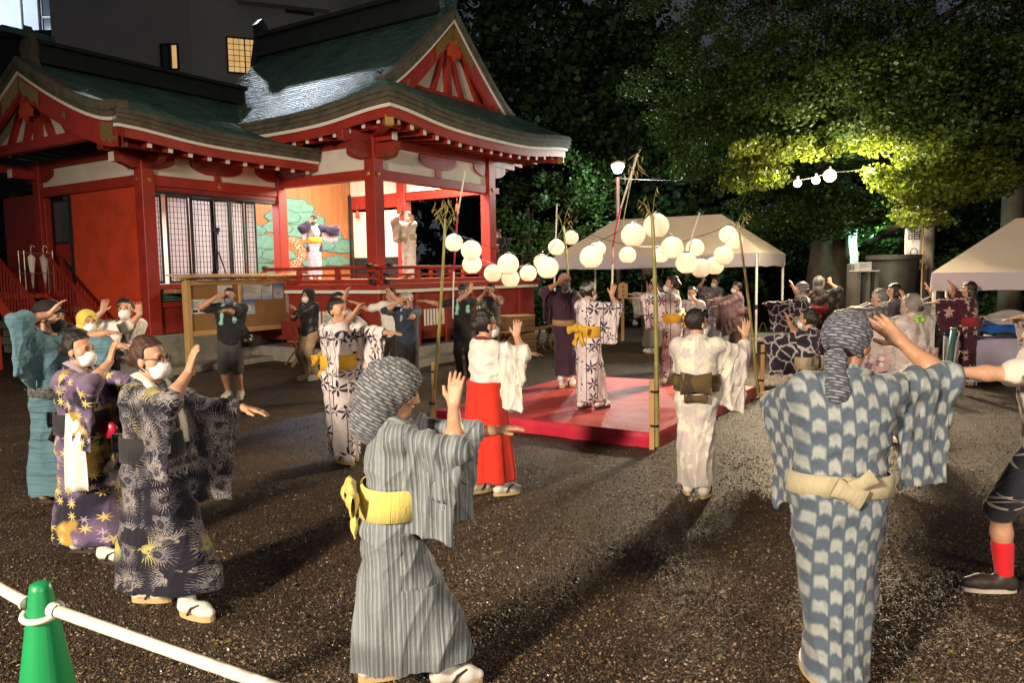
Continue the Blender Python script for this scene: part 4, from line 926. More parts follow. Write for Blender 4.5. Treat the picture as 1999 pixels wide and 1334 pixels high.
# ------------------------------------------------------------------ bamboo poles and stakes at the corners
def bamboo(p, top, r=.026, label='', leaves=True, stake=None):
    b = empty('bamboo_pole', p, 0, label, 'bamboo pole'); d = np.asarray(top, float)-np.asarray(p, float); n = 11
    pts = []; rr = []
    for k in range(n):
        t0, t1 = k/n, (k+1)/n; bend = lambda t: d*t+np.array([.02*math.sin(3*t), .015*math.sin(4*t+1), 0])
        r0 = r*(1-.35*t0)
        pts += [bend(t0+.004), bend(t0+.012), bend(t1-.012), bend(t1-.004)]; rr += [r0*1.12, r0, r0*.97, r0*1.10]
    m = MB(); m.tube(pts, rr, 10); m.build('culm', MT['bamboo'], b, True)
    if leaves:
        q = np.random.default_rng(int(abs(p[0])*100)); m = MB(); tw = MB()
        for k in range(4):
            t = .9+.1*q.random(); o = d*t; a = q.random()*6.28; e = o+np.array([math.cos(a)*.16, math.sin(a)*.16, .12+.22*q.random()]); tw.tube([o, (o+e)/2+np.array([0, 0, .05]), e], [.005, .004, .002], 4)
            for j in range(4):
                c = o+(e-o)*(.4+.6*q.random()); l = .07+.06*q.random(); a2 = a+q.normal()*.9; dr = np.array([math.cos(a2)*.45, math.sin(a2)*.45, -.8+.5*q.random()])*l; sd = nrm(np.cross(dr, (q.normal(), q.normal(), .3)))*.011
                m.add([c, c+dr*.4+sd, c+dr, c+dr*.4-sd], [(0, 1, 2, 3)])
        lv = m.build('leaves', MT['bamboo_leaf'], b); lv['kind'] = 'stuff'; tw.build('twigs', MT['bamboo'], b)
    if stake is not None:
        m = MB(); m.box(stake[0]-.025, stake[0]+.025, stake[1]-.02, stake[1]+.02, -.03, stake[2], .004); m.build('stake', MT['pine_wood'], b)
        m = MB()
        for z in (.25, stake[2]-.12): m.lathe([(.05, z-.012), (.054, z), (.05, z+.012)], 10, (stake[0]*.5, stake[1]*.5, 0), False)
        m.build('binding', MT['black'], b)
    return b
pF, pR, pL, pB = PW(-.03, -.04), PW(LXp+.03, -.05), PW(-.05, LYp+.04), PW(LXp, LYp+.05)
tF = at(1272, 418, pF[1]); tR = at(1439, 432, pR[1]); tL = at(869, 425, pL[1]-.2); tB = at(1100, 440, pB[1])
bamboo(pF, tF, .028, 'tall green bamboo pole at the near corner of the red platform', True, (-.055, .012, .74))
bamboo(pR, tR, .024, 'bamboo pole at the right corner of the red platform', True, (.05, .01, .78))
bamboo(pL, tL, .024, 'bamboo pole at the left corner of the platform behind the shrine maiden', True, (.045, -.02, .78))
bamboo(pB, tB, .024, 'bamboo pole at the far corner of the red platform', True, None)
def branch_tip(p, pts, label):
    b = empty('bamboo_branch', p, 0, label, 'bamboo branch'); P = [np.asarray(q, float)-p for q in pts]; m = MB(); m.tube(P, [.009, .007, .003], 5); m.build('twig', MT['bamboo'], b)
    q = np.random.default_rng(int(abs(p[0])*77)); m = MB()
    for j in range(20):
        t = q.random(); c = P[1]+(P[2]-P[1])*t+q.normal(size=3)*.05; l = .12+.1*q.random(); dr = np.array([q.normal()*.4, q.normal()*.4, -.8])*l; sd = nrm(np.cross(dr, q.normal(size=3)))*.014
        m.add([c, c+dr*.4+sd, c+dr, c+dr*.4-sd], [(0, 1, 2, 3)])
    lv = m.build('leaves', MT['bamboo_leaf'], b); lv['kind'] = 'stuff'
branch_tip(np.array(at(1215, 420, 12.4)), [at(1215, 440, 12.4), at(1232, 350, 12.4), at(1250, 290, 12.4)], 'drooping bamboo branch tied above the lanterns beside the street lamp')
branch_tip(np.array(tL), [tL, at(874, 405, tL[1]), at(866, 390, tL[1])], 'withered bamboo sprig at the top of the left pole')
# red and white wrapped poles
MT['ribbon_red'] = plain('red ribbon', (0.42, 0.015, 0.06), .6, .3, .1, 8); MT['ribbon_white'] = plain('white ribbon', (.62, .58, .54), .6, .3, .08, 8); MT['ribbon_pink'] = plain('pink ribbon', (.58, .26, .28), .6, .3, .08, 8)
def ribbon_pole(label, pts, segs, r=.012):
    """pts = picture points with distance, segs = (t0, t1, colour)"""
    P = [np.array(at(*q)) for q in pts]; base = P[-1].copy(); rp = empty('ribbon_pole', base, 0, label, 'ribbon pole')
    L = [0]
    for a, b in zip(P[:-1], P[1:]): L.append(L[-1]+np.linalg.norm(b-a))
    def X(t):
        s = t*L[-1]
        for i in range(len(P)-1):
            if s <= L[i+1]+1e-9: return P[i]+(P[i+1]-P[i])*((s-L[i])/(L[i+1]-L[i]))-base
        return P[-1]-base
    for t0, t1, c in segs:
        m = MB(); m.tube([X(t0), X((t0+t1)/2), X(t1)], r, 7); m.build('wrapping', MT['ribbon_'+c], rp, True)
ribbon_pole('long red and white wrapped cord pole slanting beside the street lamp', [(1244, 300, 13.6), (1212, 405, 13.6), (1196, 478, 13.6), (1194, 628, 13.6)], [(0, .33, 'white'), (.33, .56, 'red'), (.56, .66, 'pink'), (.66, 1, 'white')], .016)
ribbon_pole('red and white wrapped cord pole in front of the stage opening', [(908, 333, 12.6), (893, 420, 12.6), (886, 520, 12.6), (884, 622, 12.6)], [(0, .3, 'white'), (.3, .68, 'red'), (.68, 1, 'white')], .014)
ribbon_pole('white wrapped cord pole above the small lantern near the far bamboo', [(1087, 398, 13.4), (1086, 440, 13.4), (1085, 470, 13.4)], [(0, 1, 'white')], .012)
ribbon_pole('short white wrapped cord slanting in front of the tent roof', [(1366, 415, 11.6), (1352, 455, 11.6), (1340, 520, 11.6)], [(0, .8, 'white'), (.8, 1, 'pink')], .012)
# ------------------------------------------------------------------ lanterns
LAN = [(886, 474, 17.6, 'white paper lantern highest beside the left bamboo pole'), (920, 489, 20, 'big paper lantern second from the left bamboo pole'), (921.5, 516, 19, 'paper lantern hanging just below the second one from the left pole'),
 (962, 534, 17.5, 'paper lantern left of the bunch of three in front of the veranda'), (992, 516, 21, 'big lantern at the top of the bunch of three before the veranda'), (996.5, 544, 17.5, 'lowest lantern of the bunch of three before the veranda'), (1031, 534, 16.5, 'single lantern between the bunch of three and the pair by the far pole'),
 (1057, 511, 15.5, 'half hidden lantern behind the big one left of the far bamboo pole'), (1069, 523, 21.5, 'big lantern just left of the man with pink headscarf'), (1086, 483, 16, 'small lantern below the white cord left of the far pole'), (1115, 464, 14.5, 'smallest lantern high beside the far bamboo pole'),
 (1154, 502, 22.5, 'big lantern in front of the left part of the tent roof'), (1167, 486, 15, 'small lantern peeping out behind the big one at the left of the tent'), (1236, 459, 23.5, 'very big lantern left of the near bamboo pole'), (1281, 441, 24.5, 'highest and biggest lantern behind the top of the near bamboo pole'),
 (1225, 498, 16.5, 'lone small lantern below the very big one before the tent'), (1290, 498, 15.5, 'small lantern right behind the near bamboo pole'), (1312, 484, 22, 'big lantern just right of the near bamboo pole'), (1357, 484, 17.5, 'lantern hanging at the end of the slanting white cord'),
 (1340, 514, 21, 'big lantern above the woman with the orange yellow sash'), (1368, 524, 19, 'lowest lantern of the row right of the near pole'), (1395, 519, 18, 'lantern between the lowest one and the right bamboo pole'), (1412.5, 499, 19, 'lantern under the top pair by the right bamboo pole'),
 (1432, 471, 17.5, 'lantern touching the right bamboo pole on its left side'), (1421, 458, 17, 'topmost lantern by the right bamboo pole')]
LRAD = .137
def lantern_mesh():
    prof_ = []; n = 34
    for k in range(n+1):
        th = math.pi*(.10+.82*k/n); rr = LRAD*math.sin(th)*(1+.016*math.cos(k*math.pi)); prof_.append((rr, LRAD*.97*math.cos(th)))
    m = MB(); m.lathe(prof_[::-1], 28, cap=False); return m
_lm = lantern_mesh(); first = None; LPOS = []
for k, (x, y, r, lb) in enumerate(LAN):
    p = np.array(at(x, y, LRAD*FPX/r)); LPOS.append(p)
    t = empty('paper_lantern', p, 0.37*k, lb, 'paper lantern', 'white paper lanterns strung around the platform')
    if first is None:
        s = _lm.build('shade', MT['lantern'], t, True); first = s.data
        m = MB(); m.lathe([(.040, 0), (.046, .004), (.046, .012), (.040, .016)], 14, (0, 0, LRAD*.90), False); rg = m.build('top_ring', MT['steel'], t); m = MB(); m.lathe([(.052, 0), (.056, .003), (.056, .008), (.052, .011)], 14, (0, 0, -LRAD*.945), False); rg2 = m.build('bottom_ring', MT['pine_wood'], t).data
        m = MB(); m.lathe([(0, 0), (.014, .01), (.02, .03), (.012, .05), (.01, .08), (0, .08)], 10, (0, 0, .04)); bb = m.build('bulb', emis('lantern bulb', (1, .88, .66), 30.0), t, True); frst = (rg.data, bb.data)
    else:
        link('shade', first, None, t); link('top_ring', frst[0], None, t); link('bottom_ring', rg2, None, t); link('bulb', frst[1], None, t)
    lamp('lantern_light', 'POINT', p+np.array([0, 0, .098]), 13.0, (1.0, .84, .60), .025)
# cords that carry them
def cord(name, pts, r=.004, sag=.0, label=None, m='black'):
    P = []
    for a, b in zip(pts[:-1], pts[1:]):
        a = np.array(a); b = np.array(b); n = 8
        for i in range(n): t = i/n; P.append(a+(b-a)*t-np.array([0, 0, sag*4*t*(1-t)]))
    P.append(np.array(pts[-1])); mm = MB(); mm.tube(P, r, 5); o = mm.build(name, MT[m]); tag(o, label, 'cord'); return o
up = np.array([0, 0, LRAD+.02])
cord('lantern_cord', [tL, LPOS[0]+up, LPOS[1]+up, LPOS[4]+up, LPOS[8]+up, tB], .005, .02, 'dark cord of lanterns from the left pole to the far pole')
cord('lantern_cord', [tL, LPOS[2]+up, LPOS[3]+up, LPOS[5]+up, LPOS[6]+up, LPOS[7]+up, LPOS[9]+up, LPOS[10]+up], .005, .02, 'second dark cord carrying the lower lanterns before the veranda')
cord('lantern_cord', [tB, LPOS[12]+up, LPOS[11]+up, LPOS[13]+up, LPOS[14]+up, tF], .005, .03, 'dark cord of lanterns from the far pole to the near pole')
cord('lantern_cord', [tF, LPOS[17]+up, LPOS[19]+up, LPOS[20]+up, LPOS[21]+up, LPOS[22]+up, LPOS[23]+up, tR], .005, .02, 'dark cord of lanterns from the near pole to the right pole')
cord('lantern_cord', [tB, LPOS[15]+up, LPOS[16]+up, LPOS[18]+up, LPOS[24]+up, tR], .005, .02, 'dark cord of lanterns from the far pole to the right pole')
cord('power_cord', [at(1210, 348, 24), at(1330, 352, 20), at(1557, 352, 15.6), at(1620, 336, 16.0), at(1697, 328, 16.4), at(1850, 318, 17)], .008, .02, 'thin power cord running from the street lamp to the bare bulbs')
# ------------------------------------------------------------------ bare bulbs
bulb_m = emis('bare bulb glow', (1.0, .80, .48), 60.0)
bl = ['leftmost bare bulb under the ginkgo', 'bare bulb second from the left under the ginkgo', 'brightest bare bulb in front of the ginkgo trunk', 'bare bulb at the right end of the cord under the ginkgo']
for k, (x, y, d) in enumerate(BULBS):
    b = empty('bare_bulb', at(x, y, d), 0, bl[k], 'bulb', 'bare bulbs under the ginkgo'); s = (.075, .075, .125, .10)[k]
    m = MB(); m.lathe([(s*math.sin(a), -s*math.cos(a)) for a in np.linspace(0.001, 2.75, 10)], 16); m.build('glass', bulb_m, b, True)
    m = MB(); m.lathe([(.022, s*.93), (.024, s*.93+.07), (0, s*.93+.08)], 10); m.build('socket', MT['black'], b)
# ------------------------------------------------------------------ tents
def tent(label, corner, ex, ey, lx, ly, z_eave, z_ridge, inx, val=.30, legs=True, zr_pts=None):
    c = np.asarray(corner, float); c[2] = 0; ex = nrm(ex); ey = nrm(ey)
    t = empty('canopy_tent', c, 0, label, 'tent'); Z = np.array([0, 0, 1.])
    K = [c*0, ex*lx, ex*lx+ey*ly, ey*ly]
    r0 = ey*ly/2+ex*inx+Z*z_ridge; r1 = ey*ly/2+ex*(lx-inx)+Z*z_ridge
    E = [k+Z*z_eave for k in K]
    def facet(pts, n=10):
        a, b, c2, d = [np.asarray(p, float) for p in pts]; G = []
        for i in range(n+1):
            u = i/n; row = []
            for j in range(n+1):
                v = j/n; p = (a*(1-u)+b*u)*(1-v)+(d*(1-u)+c2*u)*v; s = math.sin(math.pi*v)*math.sin(math.pi*u); p = p-Z*.07*s+Z*.012*math.sin(23*u+9*v)*s; row.append(p)
            G.append(row)
        m = MB(); m.grid(G); m.build('roof_panel', MT['tent'], t, True)
    facet((E[0], E[1], r1, r0)); facet((E[1], E[2], r1, r1)); facet((E[2], E[3], r0, r1)); facet((E[3], E[0], r0, r0))
    for i in range(4):
        a, b = E[i], E[(i+1) % 4]; n = 24; G = []; o = nrm(np.cross(b-a, Z))
        for q in range(n+1):
            u = q/n; p = a+(b-a)*u; w = .012*math.sin(17*u*np.linalg.norm(b-a)/3+i)
            G.append([p+o*.004, p+o*(.012+w*.5)-Z*val*.5, p+o*(.016+w)-Z*(val+.012*math.sin(11*u))])
        m = MB(); m.grid(G); m.build('valance', MT['tent_valance'], t, True)
    for i in range(4):
        inn = nrm(K[(i+2) % 4]-K[i])*.06
        m = MB(); m.bar(K[i]+inn, K[i]+inn+Z*(z_eave-.02), .045, .045); lg = m.build('leg', MT['bar_white'], t)
        m = MB(); m.box(-.07, .07, -.07, .07, 0, .012); q = m.build('foot', MT['steel'], lg); q.location = tuple(K[i]+inn)
        m = MB(); m.bar(K[i]+inn+Z*1.0, K[i]+inn+Z*1.1, .06, .06); m.build('clamp', MT['black'], lg)
    return t
tc = gp(1479, 690); tc[2] = 0
tent('beige canopy tent with open sides behind the lanterns', tc, VX, UX, 5.35, 2.4, 2.27, 3.26, 1.25)
tc2 = np.array([7.05, 13.0, 0])
tent('beige peaked canopy tent with lavender edge at the right border', tc2, (.839, -.545, 0), (.545, .839, 0), 2.5, 3.0, 1.80, 2.72, 1.15, .30)
# tables with cloths under the right tent
def cloth_table(label, c, rot, w, d, h, mt, cat='table'):
    t = empty('table', c, rot, label, cat); n = 40
    pts = [(-w/2, -d/2), (w/2, -d/2), (w/2, d/2), (-w/2, d/2)]; per = []
    for a, b in zip(pts, pts[1:]+pts[:1]):
        for k in range(n//2): u = k/(n//2); per.append((a[0]+(b[0]-a[0])*u, a[1]+(b[1]-a[1])*u))
    per.append(per[0]); G = []
    for i, (x, y) in enumerate(per):
        f = .02*math.sin(i*.9)+.012*math.sin(i*2.1+1); l = math.hypot(x, y); G.append([(x*.0, y*.0, h), (x, y, h), (x*(1+f+.02), y*(1+f+.02), h*.5), (x*(1+1.4*f+.04), y*(1+1.4*f+.04), .06)])
    m = MB(); m.grid(G); m.build('cloth', mt, t, True)
    for x, y in pts: m = MB(); m.tube([(x*.9, y*.9, 0), (x*.9, y*.9, h-.03)], .018, 6); m.build('leg', MT['steel'], t)
    return t
MT['lav'] = plain('lavender table cloth', (.42, .38, .52), .75, .2, .08, 4, .2, 20); MT['blue_tarp'] = plain('blue tarpaulin', (.015, .10, .42), .4, .4, .15, 5, .6, 12); 
cloth_table('table under a lavender cloth below the right tent', (7.95, 12.6, 0), .1, 1.3, .7, .72, MT['lav'])
m = MB(); G = []
for i, x in enumerate(np.linspace(-.7, .7, 24)):
    row = []
    for j, y in enumerate(np.linspace(-.42, .42, 14)):
        e = max(abs(x)-.55, 0)*1.6+max(abs(y)-.34, 0)*1.6; row.append((x, y, .17+.05*math.sin(4*x+1)*math.cos(5*y)-e*.8+.02*math.sin(13*x+7*y)))
    G.append(row)
m.grid(G, flip=True); o = m.build('tarpaulin', MT['blue_tarp'], None, True); o.location = (7.95, 12.6, .78); tag(o, 'bright blue tarpaulin heaped over the lavender table', 'tarpaulin')
m = MB(); m.grid([[(p[0]*.9, p[1]*.85, p[2]+.12+.03*math.sin(9*p[0])) for p in r] for r in G], flip=True); o = m.build('plastic_sheet', MT['film_white'], None, True); o.location = (8.0, 12.6, .80); tag(o, 'cloudy plastic sheet over the blue tarpaulin', 'plastic sheet')
# ------------------------------------------------------------------ cones and bar
def cone(label, p, h=.72, r=.135, rings=True, m_='cone'):
    c = empty('traffic_cone', p, .2, label, 'cone'); prof_ = [(r, .03), (r*.98, .05), (.038, h-.03), (.034, h-.008), (.02, h), (0, h)]
    m = MB(); m.lathe(prof_, 28); autosmooth(m.build('body', MT[m_], c), 50)
    m = MB(); m.box(-r*1.45, r*1.45, -r*1.45, r*1.45, 0, .032, .012); m.build('base', MT[m_], c); return c
cn = gp(92, 1400); cnp = np.array([cn[0], cn[1], 0]); cnp = at(92, 1332, 2.74); cnp[2] = 0
# keep its tip on (78,1136)
dtip = 2.72; tip = at(78, 1137, dtip); cnp = np.array([tip[0], tip[1], 0]); ch = tip[2]
cone('green traffic cone holding up the white bar in the near corner', cnp, ch, .15)
bar = empty('cone_bar', cnp, 0, 'white bar with paler tape bands slung from the green cone', 'barrier bar')
hz = ch-.115; ring_r = .062
m = MB(); m.tube([(ring_r*math.cos(a), ring_r*math.sin(a), hz+.01*math.sin(a)) for a in np.linspace(0, 6.283, 26)], .012, 8, False); m.build('ring', MT['bar_white'], bar, True)
e0 = at(100, 1190, dtip-.02)-cnp; e1 = at(560, 1352, 2.35)-cnp
def bar_run(e0, e1, n):
    d = e1-e0
    m = MB(); m.tube([e0+d*.028, e0+d*.5, e1], .0205, 12); rd_ = m.build('rod', MT['bar_white'], bar, True); m = MB(); m.tube([e0, e0+d*.03], .026, 12, False); m.build('collar', MT['bar_white'], rd_, True)
    for k in range(n):
        t0 = .12+k*.86/n; m = MB(); m.tube([e0+d*t0, e0+d*(t0+.43/n)], .0211, 12, False); m.build('tape_band', MT['tape'], bar, True)
bar_run(e0, e1, 8)
bar_run(at(54, 1180, dtip)-cnp, at(-80, 1105, dtip+.55)-cnp, 3)
q0 = at(1934, 700, 13.9); q0 = np.array([q0[0], 13.9, 0]); cone('small green traffic cone far right below the lavender table', q0, .70, .13)
b2 = empty('cone_bar', q0, 0, 'thin pale bar hung between the cones at the far right', 'barrier bar')
m = MB(); m.tube([at(1921, 655, 13.9)-q0, at(1950, 660, 13.6)-q0, at(2010, 674, 13.2)-q0], .02, 8); m.build('rod', MT['bar_white'], b2, True)
q0 = at(1848, 720, 11.7); q0 = np.array([q0[0], 11.7, 0]); gpst = empty('green_post', q0, 0, 'narrow dark green post in front of the maroon kimono', 'post')
m = MB(); m.tube([(0, 0, 0), (.09, 0, .95)], [.05, .045], 10); m.build('shaft', MT['green_louvre'], gpst, True); m = MB(); m.lathe([(.05, 0), (.055, .01), (.05, .03), (0, .03)], 12, (.09, 0, .94)); m.build('cap', MT['green_louvre'], gpst, True)
# ------------------------------------------------------------------ street lamp, poles, banner, vat, signs
sl_ = at(1206, 330, 24); slp = np.array([sl_[0], 24, 0]); z0 = sl_[2]
s_ = empty('street_lamp', slp, 0, 'brown street lamp with a bright white head behind the tent', 'street lamp')
m = MB(); m.tube([(0, 0, 0), (0, 0, .3), (0, 0, z0-.25)], [.09, .07, .06], 10); m.build('pole', MT['lamp_brown'], s_, True)
m = MB(); m.lathe([(.10, -.12), (.20, .08), (.18, .14), (0, .14)], 14, (0, 0, z0)); m.build('glass_head', emis('white lamp head', (.93, 1.0, .95), 30.0), s_, True)
m = MB(); m.lathe([(.26, .145), (.24, .19), (.05, .26), (0, .28)], 14, (0, 0, z0)); m.build('cap', MT['lamp_brown'], s_, True)
lamp('street_lamp_light', 'POINT', slp+np.array([.1, -.9, z0+.05]), 420, (.86, 1.0, .90), .15)
def upole(label, x, yb, Y, r, top=11, mat_='pole_grey'):
    p = at(x, yb, Y); o = empty('utility_pole', (p[0], Y, 0), 0, label, 'utility pole'); m = MB(); m.tube([(0, 0, -.1), (0, 0, top)], [r*1.08, r*.85], 14); m.build('shaft', MT[mat_], o, True); return o
upole('thick stained concrete pole at the right border', 1976, 440, 21, .27); u2 = upole('grey stone pillar beside the tall white banner', 1807, 470, 17.5, .20, 3.6)
m = MB(); m.box(-.26, .26, -.26, .26, 0, 1.85, .02); m.build('plinth', MT['stone_dark'], u2)
bn = at(1784, 455, 16.6); bo = empty('banner', (bn[0], 16.6, 0), 0, 'tall white banner with a black brush character beside the stone pillar', 'banner')
m = MB(); m.tube([(.20, 0, 0), (.20, 0, 4.1)], .016, 8); m.build('pole', MT['pine_wood'], bo)
zt, zb = at(1784, 402, 16.6)[2], at(1784, 502, 16.6)[2]; G = [[(-.18+.34*u, .02*math.sin(5*v+3*u), zb+(zt-zb)*v) for v in np.linspace(0, 1, 12)] for u in np.linspace(0, 1, 8)]
m = MB(); m.slab(G, np.array([0, .003, 0])); m.build('cloth', plain('banner cloth', (.62, .62, .64), .8, .2, .05, 4), bo, True)
text_obj('lettering', '詣', .30, ink, bo, (-.01, -.035, at(1784, 458, 16.6)[2]), (R(90), 0, 0)); zr_ = at(1784, 441, 16.6)[2]; m = MB(); m.tube([(.05, -.035, zr_), (.11, -.035, zr_+.05), (.15, -.035, zr_+.01), (.10, -.035, zr_-.06)], .012, 5); m.build('red_brush_stroke', plain('red ink', (.5, .12, .07), .6), bo)
m = MB(); m.tube([(.075*math.cos(a), -.03, .085*math.sin(a)) for a in np.linspace(0, 6.283, 20)], .008, 6, False); q = m.build('crest', ink, bo); q.location = (0, 0, zb+.10)
vt = at(1744, 540, 17.0); vo = empty('vat', (vt[0], 17.0, 0), 0, 'large dark lipped vat standing before the trees', 'vat'); zt = at(1744, 498, 17)[2]
m = MB(); m.lathe([(.0, .7), (.36, .7), (.44, 1.3), (.50, zt-.12), (.57, zt-.1), (.58, zt), (.52, zt), (.48, zt-.06), (0, zt-.3)], 32); autosmooth(m.build('body', plain('dark bronze', (.04, .042, .038), .5, .4, .25, 4, .2, 20), vo), 40)
m = MB(); m.box(-.5, .5, -.4, .4, 0, .70, .03); m.build('pedestal', MT['stone_dark'], vo)
tb = at(1690, 530, 16.4); to = empty('table', (tb[0], 16.4, 0), 0, 'small pale topped side table left of the dark vat', 'table'); zt = at(1690, 528, 16.4)[2]
m = MB(); m.box(-.26, .2, -.2, .2, zt-.03, zt, .005); m.build('top', MT['pale_tray'], to)
for x in (-.22, .0, .16): 
    m = MB(); m.box(x-.03, x+.03, -.16, .16, 0, zt-.031); m.build('leg', MT['stone_dark'], to)
for k in range(3):
    m = MB(); m.box(-.16, .12, -.1, .1, 0, .055, .006); q = m.build('tray', MT['pale_tray']); q.location = (tb[0]-.04, 16.4, zt+.002+k*.057); q.rotation_euler = (0, 0, .05*k); tag(q, ('white tray at the bottom of the stack on the side table', 'white tray in the middle of the stack on the side table', 'white tray on top of the stack on the side table')[k], 'tray', 'white trays stacked on the side table')
sp = at(1668, 560, 17.2); so = empty('stone_pillar', (sp[0], 17.2, 0), 0, 'short grey stone pillar left of the side table', 'pillar'); m = MB(); m.box(-.13, .13, -.13, .13, 0, at(1668, 515, 17.2)[2], .02); m.build('shaft', MT['stone_dark'], so); m = MB(); m.box(-.16, .16, -.16, .16, 0, .2, .02); m.build('foot', MT['stone_dark'], so)
sg = at(1216, 560, 21); so = empty('wooden_sign', (sg[0], 21, 0), .2, 'house shaped wooden sign with brush characters under the tent', 'sign'); zc = at(1216, 568, 21)[2]
m = MB(); m.prism([(-.13, -.2), (.13, -.2), (.13, .17), (0, .24), (-.13, .17)], (0, -.02, zc), (1, 0, 0), (0, 0, 1), (0, .03, 0)); m.build('board', MT['pine_wood'], so); m = MB(); m.box(-.04, .04, .011, .05, 0, zc-.1); m.build('post', MT['pine_wood'], so)
for j in range(3): marks(so, 0, -.0205, zc+.11-.12*j, .09, .095, 20+j, 5)
sg = at(1262, 532, 22.5); so = empty('hanging_sign', (sg[0], 22.5, 0), .1, 'small reddish sign board hanging behind the tent legs', 'sign'); m = MB(); m.box(-.17, .17, -.02, .02, sg[2]-.1, sg[2]+.12, .01); m.build('board', plain('reddish board', (.25, .09, .05), .6), so)
m = MB(); m.tube([(-.13, 0, 0), (-.13, 0, sg[2])], .02, 6); m.build('post', MT['lamp_brown'], so)
for j in range(3):
    m = MB(); m.box(-.12, .12, -.024, -.0205, sg[2]+.06-.05*j, sg[2]+.075-.05*j); m.build('lettering', MT['white_paint'], so)
bx = gp(1240, 634); so = empty('lidded_box', (bx[0], bx[1], 0), .2, 'pale lidded box on the ground under the tent', 'box'); m = MB(); m.box(-.09, .09, -.09, .09, 0, .26, .012); m.build('body', MT['bar_white'], so); m = MB(); m.box(-.1, .1, -.1, .1, .261, .30, .01); m.build('lid', MT['bar_white'], so)
# bent hoops of bamboo by the tent leg
for k, (x0, x1, yb, h) in enumerate(((1478, 1500, 660, .42), (1500, 1534, 662, .40), (1514, 1548, 665, .36), (1412, 1440, 640, .12), (1236, 1255, 634, .35))):
    a, b = gp(x0, yb), gp(x1, yb); m = MB(); m.tube([a+(b-a)*t+np.array([0, 0, h*math.sin(math.pi*t)]) for t in np.linspace(0, 1, 14)], .009, 6); o = m.build('garden_hoop', MT['bamboo'], None, True)
    tag(o, ('split bamboo hoop nearest the right leg of the tent', 'second bamboo hoop right of the tent leg', 'outermost bamboo hoop right of the tent', 'low flat bamboo hoop behind the mauve kimono', 'bamboo hoop beside the pale box under the tent')[k], 'hoop', 'bent bamboo hoops by the tent')
# far small white lamp and the green lit bush light
fl = at(1709, 437, 34); m = MB(); m.lathe([(0, -.12), (.12, 0), (.1, .1), (0, .12)], 12); o = m.build('far_lamp', emis('far white lamp', (.9, 1.0, .95), 14), None, True); o.location = fl; tag(o, 'small white lamp glowing far behind the vat', 'lamp')
fl = at(1690, 428, 36); o = link('far_lamp', o.data, None); o.location = fl; o.scale = (.6, .6, .6); tag(o, 'tiny faint lamp just left of the small white lamp', 'lamp')
lamp('green_glow', 'POINT', at(1676, 470, 22)+np.array([.1, -.7, .4]), 150, (.55, 1.0, .78), .1)
wf = at(1666, 500, 22.0); m = MB(); m.slab([[(-.12+.24*u+.03*math.sin(6*v), .03*math.sin(9*u), 1.25*v) for v in np.linspace(0, 1, 8)] for u in np.linspace(0, 1, 6)], np.array([0, .01, 0])); o = m.build('white_drape', plain('white drape', (.6, .66, .62), .7), None, True); o.location = (wf[0], 22, at(1666, 535, 22)[2]); tag(o, 'narrow white drape glowing green beside the ginkgo trunk', 'drape')
# ------------------------------------------------------------------ things stored along the foot of the stage
def folding_chair(label, p, rot):
    t = empty('folding_chair', p, rot, label, 'chair', 'dark wooden chairs at the foot of the stage')
    m = MB(); m.box(-.21, .21, -.2, .2, .43, .46, .008); m.build('seat', MT['red_dark'], t); m = MB(); m.frame_box((-.21, .19, .60), (.42, 0, 0), (0, .03, .0), (0, .06, .34)); m.build('backrest', MT['red_dark'], t)
    for sx in (-.19, .19):
        m = MB(); m.bar((sx, -.2, 0), (sx, .23, .92), .03, .03); m.build('leg', MT['crate'], t); m = MB(); m.bar((sx*.9, .22, 0), (sx*.9, -.16, .44), .03, .03); m.build('leg', MT['crate'], t)
for k, (x, y, rr) in enumerate(((-1.45, 1.0, 1.4), (.9, -1.9, -.1), (1.75, -1.95, .15))):
    folding_chair(('dark red folding chair left of the stage corner', 'dark red folding chair behind the man in the clear hood', 'dark red folding chair nearest the striped shirt')[k], L2W(x, y, .0), SROT+rr)
def bench(label, p, rot, w):
    t = empty('trestle_bench', p, rot, label, 'bench'); m = MB(); m.box(-w/2, w/2, -.17, .17, .52, .56, .006); m.build('top', MT['crate'], t)
    for s in (-1, 1):
        for q in (-1, 1): m = MB(); m.bar((s*w*.32, q*.14, .52), (s*w*.44, -q*.14, 0), .035, .05); m.build('leg', MT['crate'], t)
    m = MB(); m.bar((-w*.36, 0, .25), (w*.36, 0, .25), .04, .05); m.build('stretcher', MT['crate'], t)
bench('long low trestle bench before the stage front', L2W(2.6, -2.15, 0), SROT, 1.9); bench('trestle bench left of the stage corner', L2W(-1.7, .2, 0), SROT+1.57, 1.3); bench('far trestle bench under the striped shirt', L2W(4.5, -2.1, 0), SROT, 1.5)
def crate(label, p, rot, w, d, h, lid=True):
    t = empty('wooden_crate', p, rot, label, 'crate', 'wooden crates by the right end of the stage')
    for k in range(4):
        z = h*k/4; m = MB(); m.box(-w/2, w/2, -d/2, -d/2+.02, z+.004, z+h/4-.004, .003); m.build('plank', MT['crate'], t); m = MB(); m.box(-w/2, w/2, d/2-.02, d/2, z+.004, z+h/4-.004, .003); m.build('plank', MT['crate'], t)
        m = MB(); m.box(-w/2, -w/2+.02, -d/2+.021, d/2-.021, z+.004, z+h/4-.004, .003); m.build('plank', MT['crate'], t); m = MB(); m.box(w/2-.02, w/2, -d/2+.021, d/2-.021, z+.004, z+h/4-.004, .003); m.build('plank', MT['crate'], t)
    m = MB(); m.box(-w/2-.01, w/2+.01, -d/2-.01, d/2+.01, h, h+.025, .004); m.build('lid', MT['pine_woodx'], t)
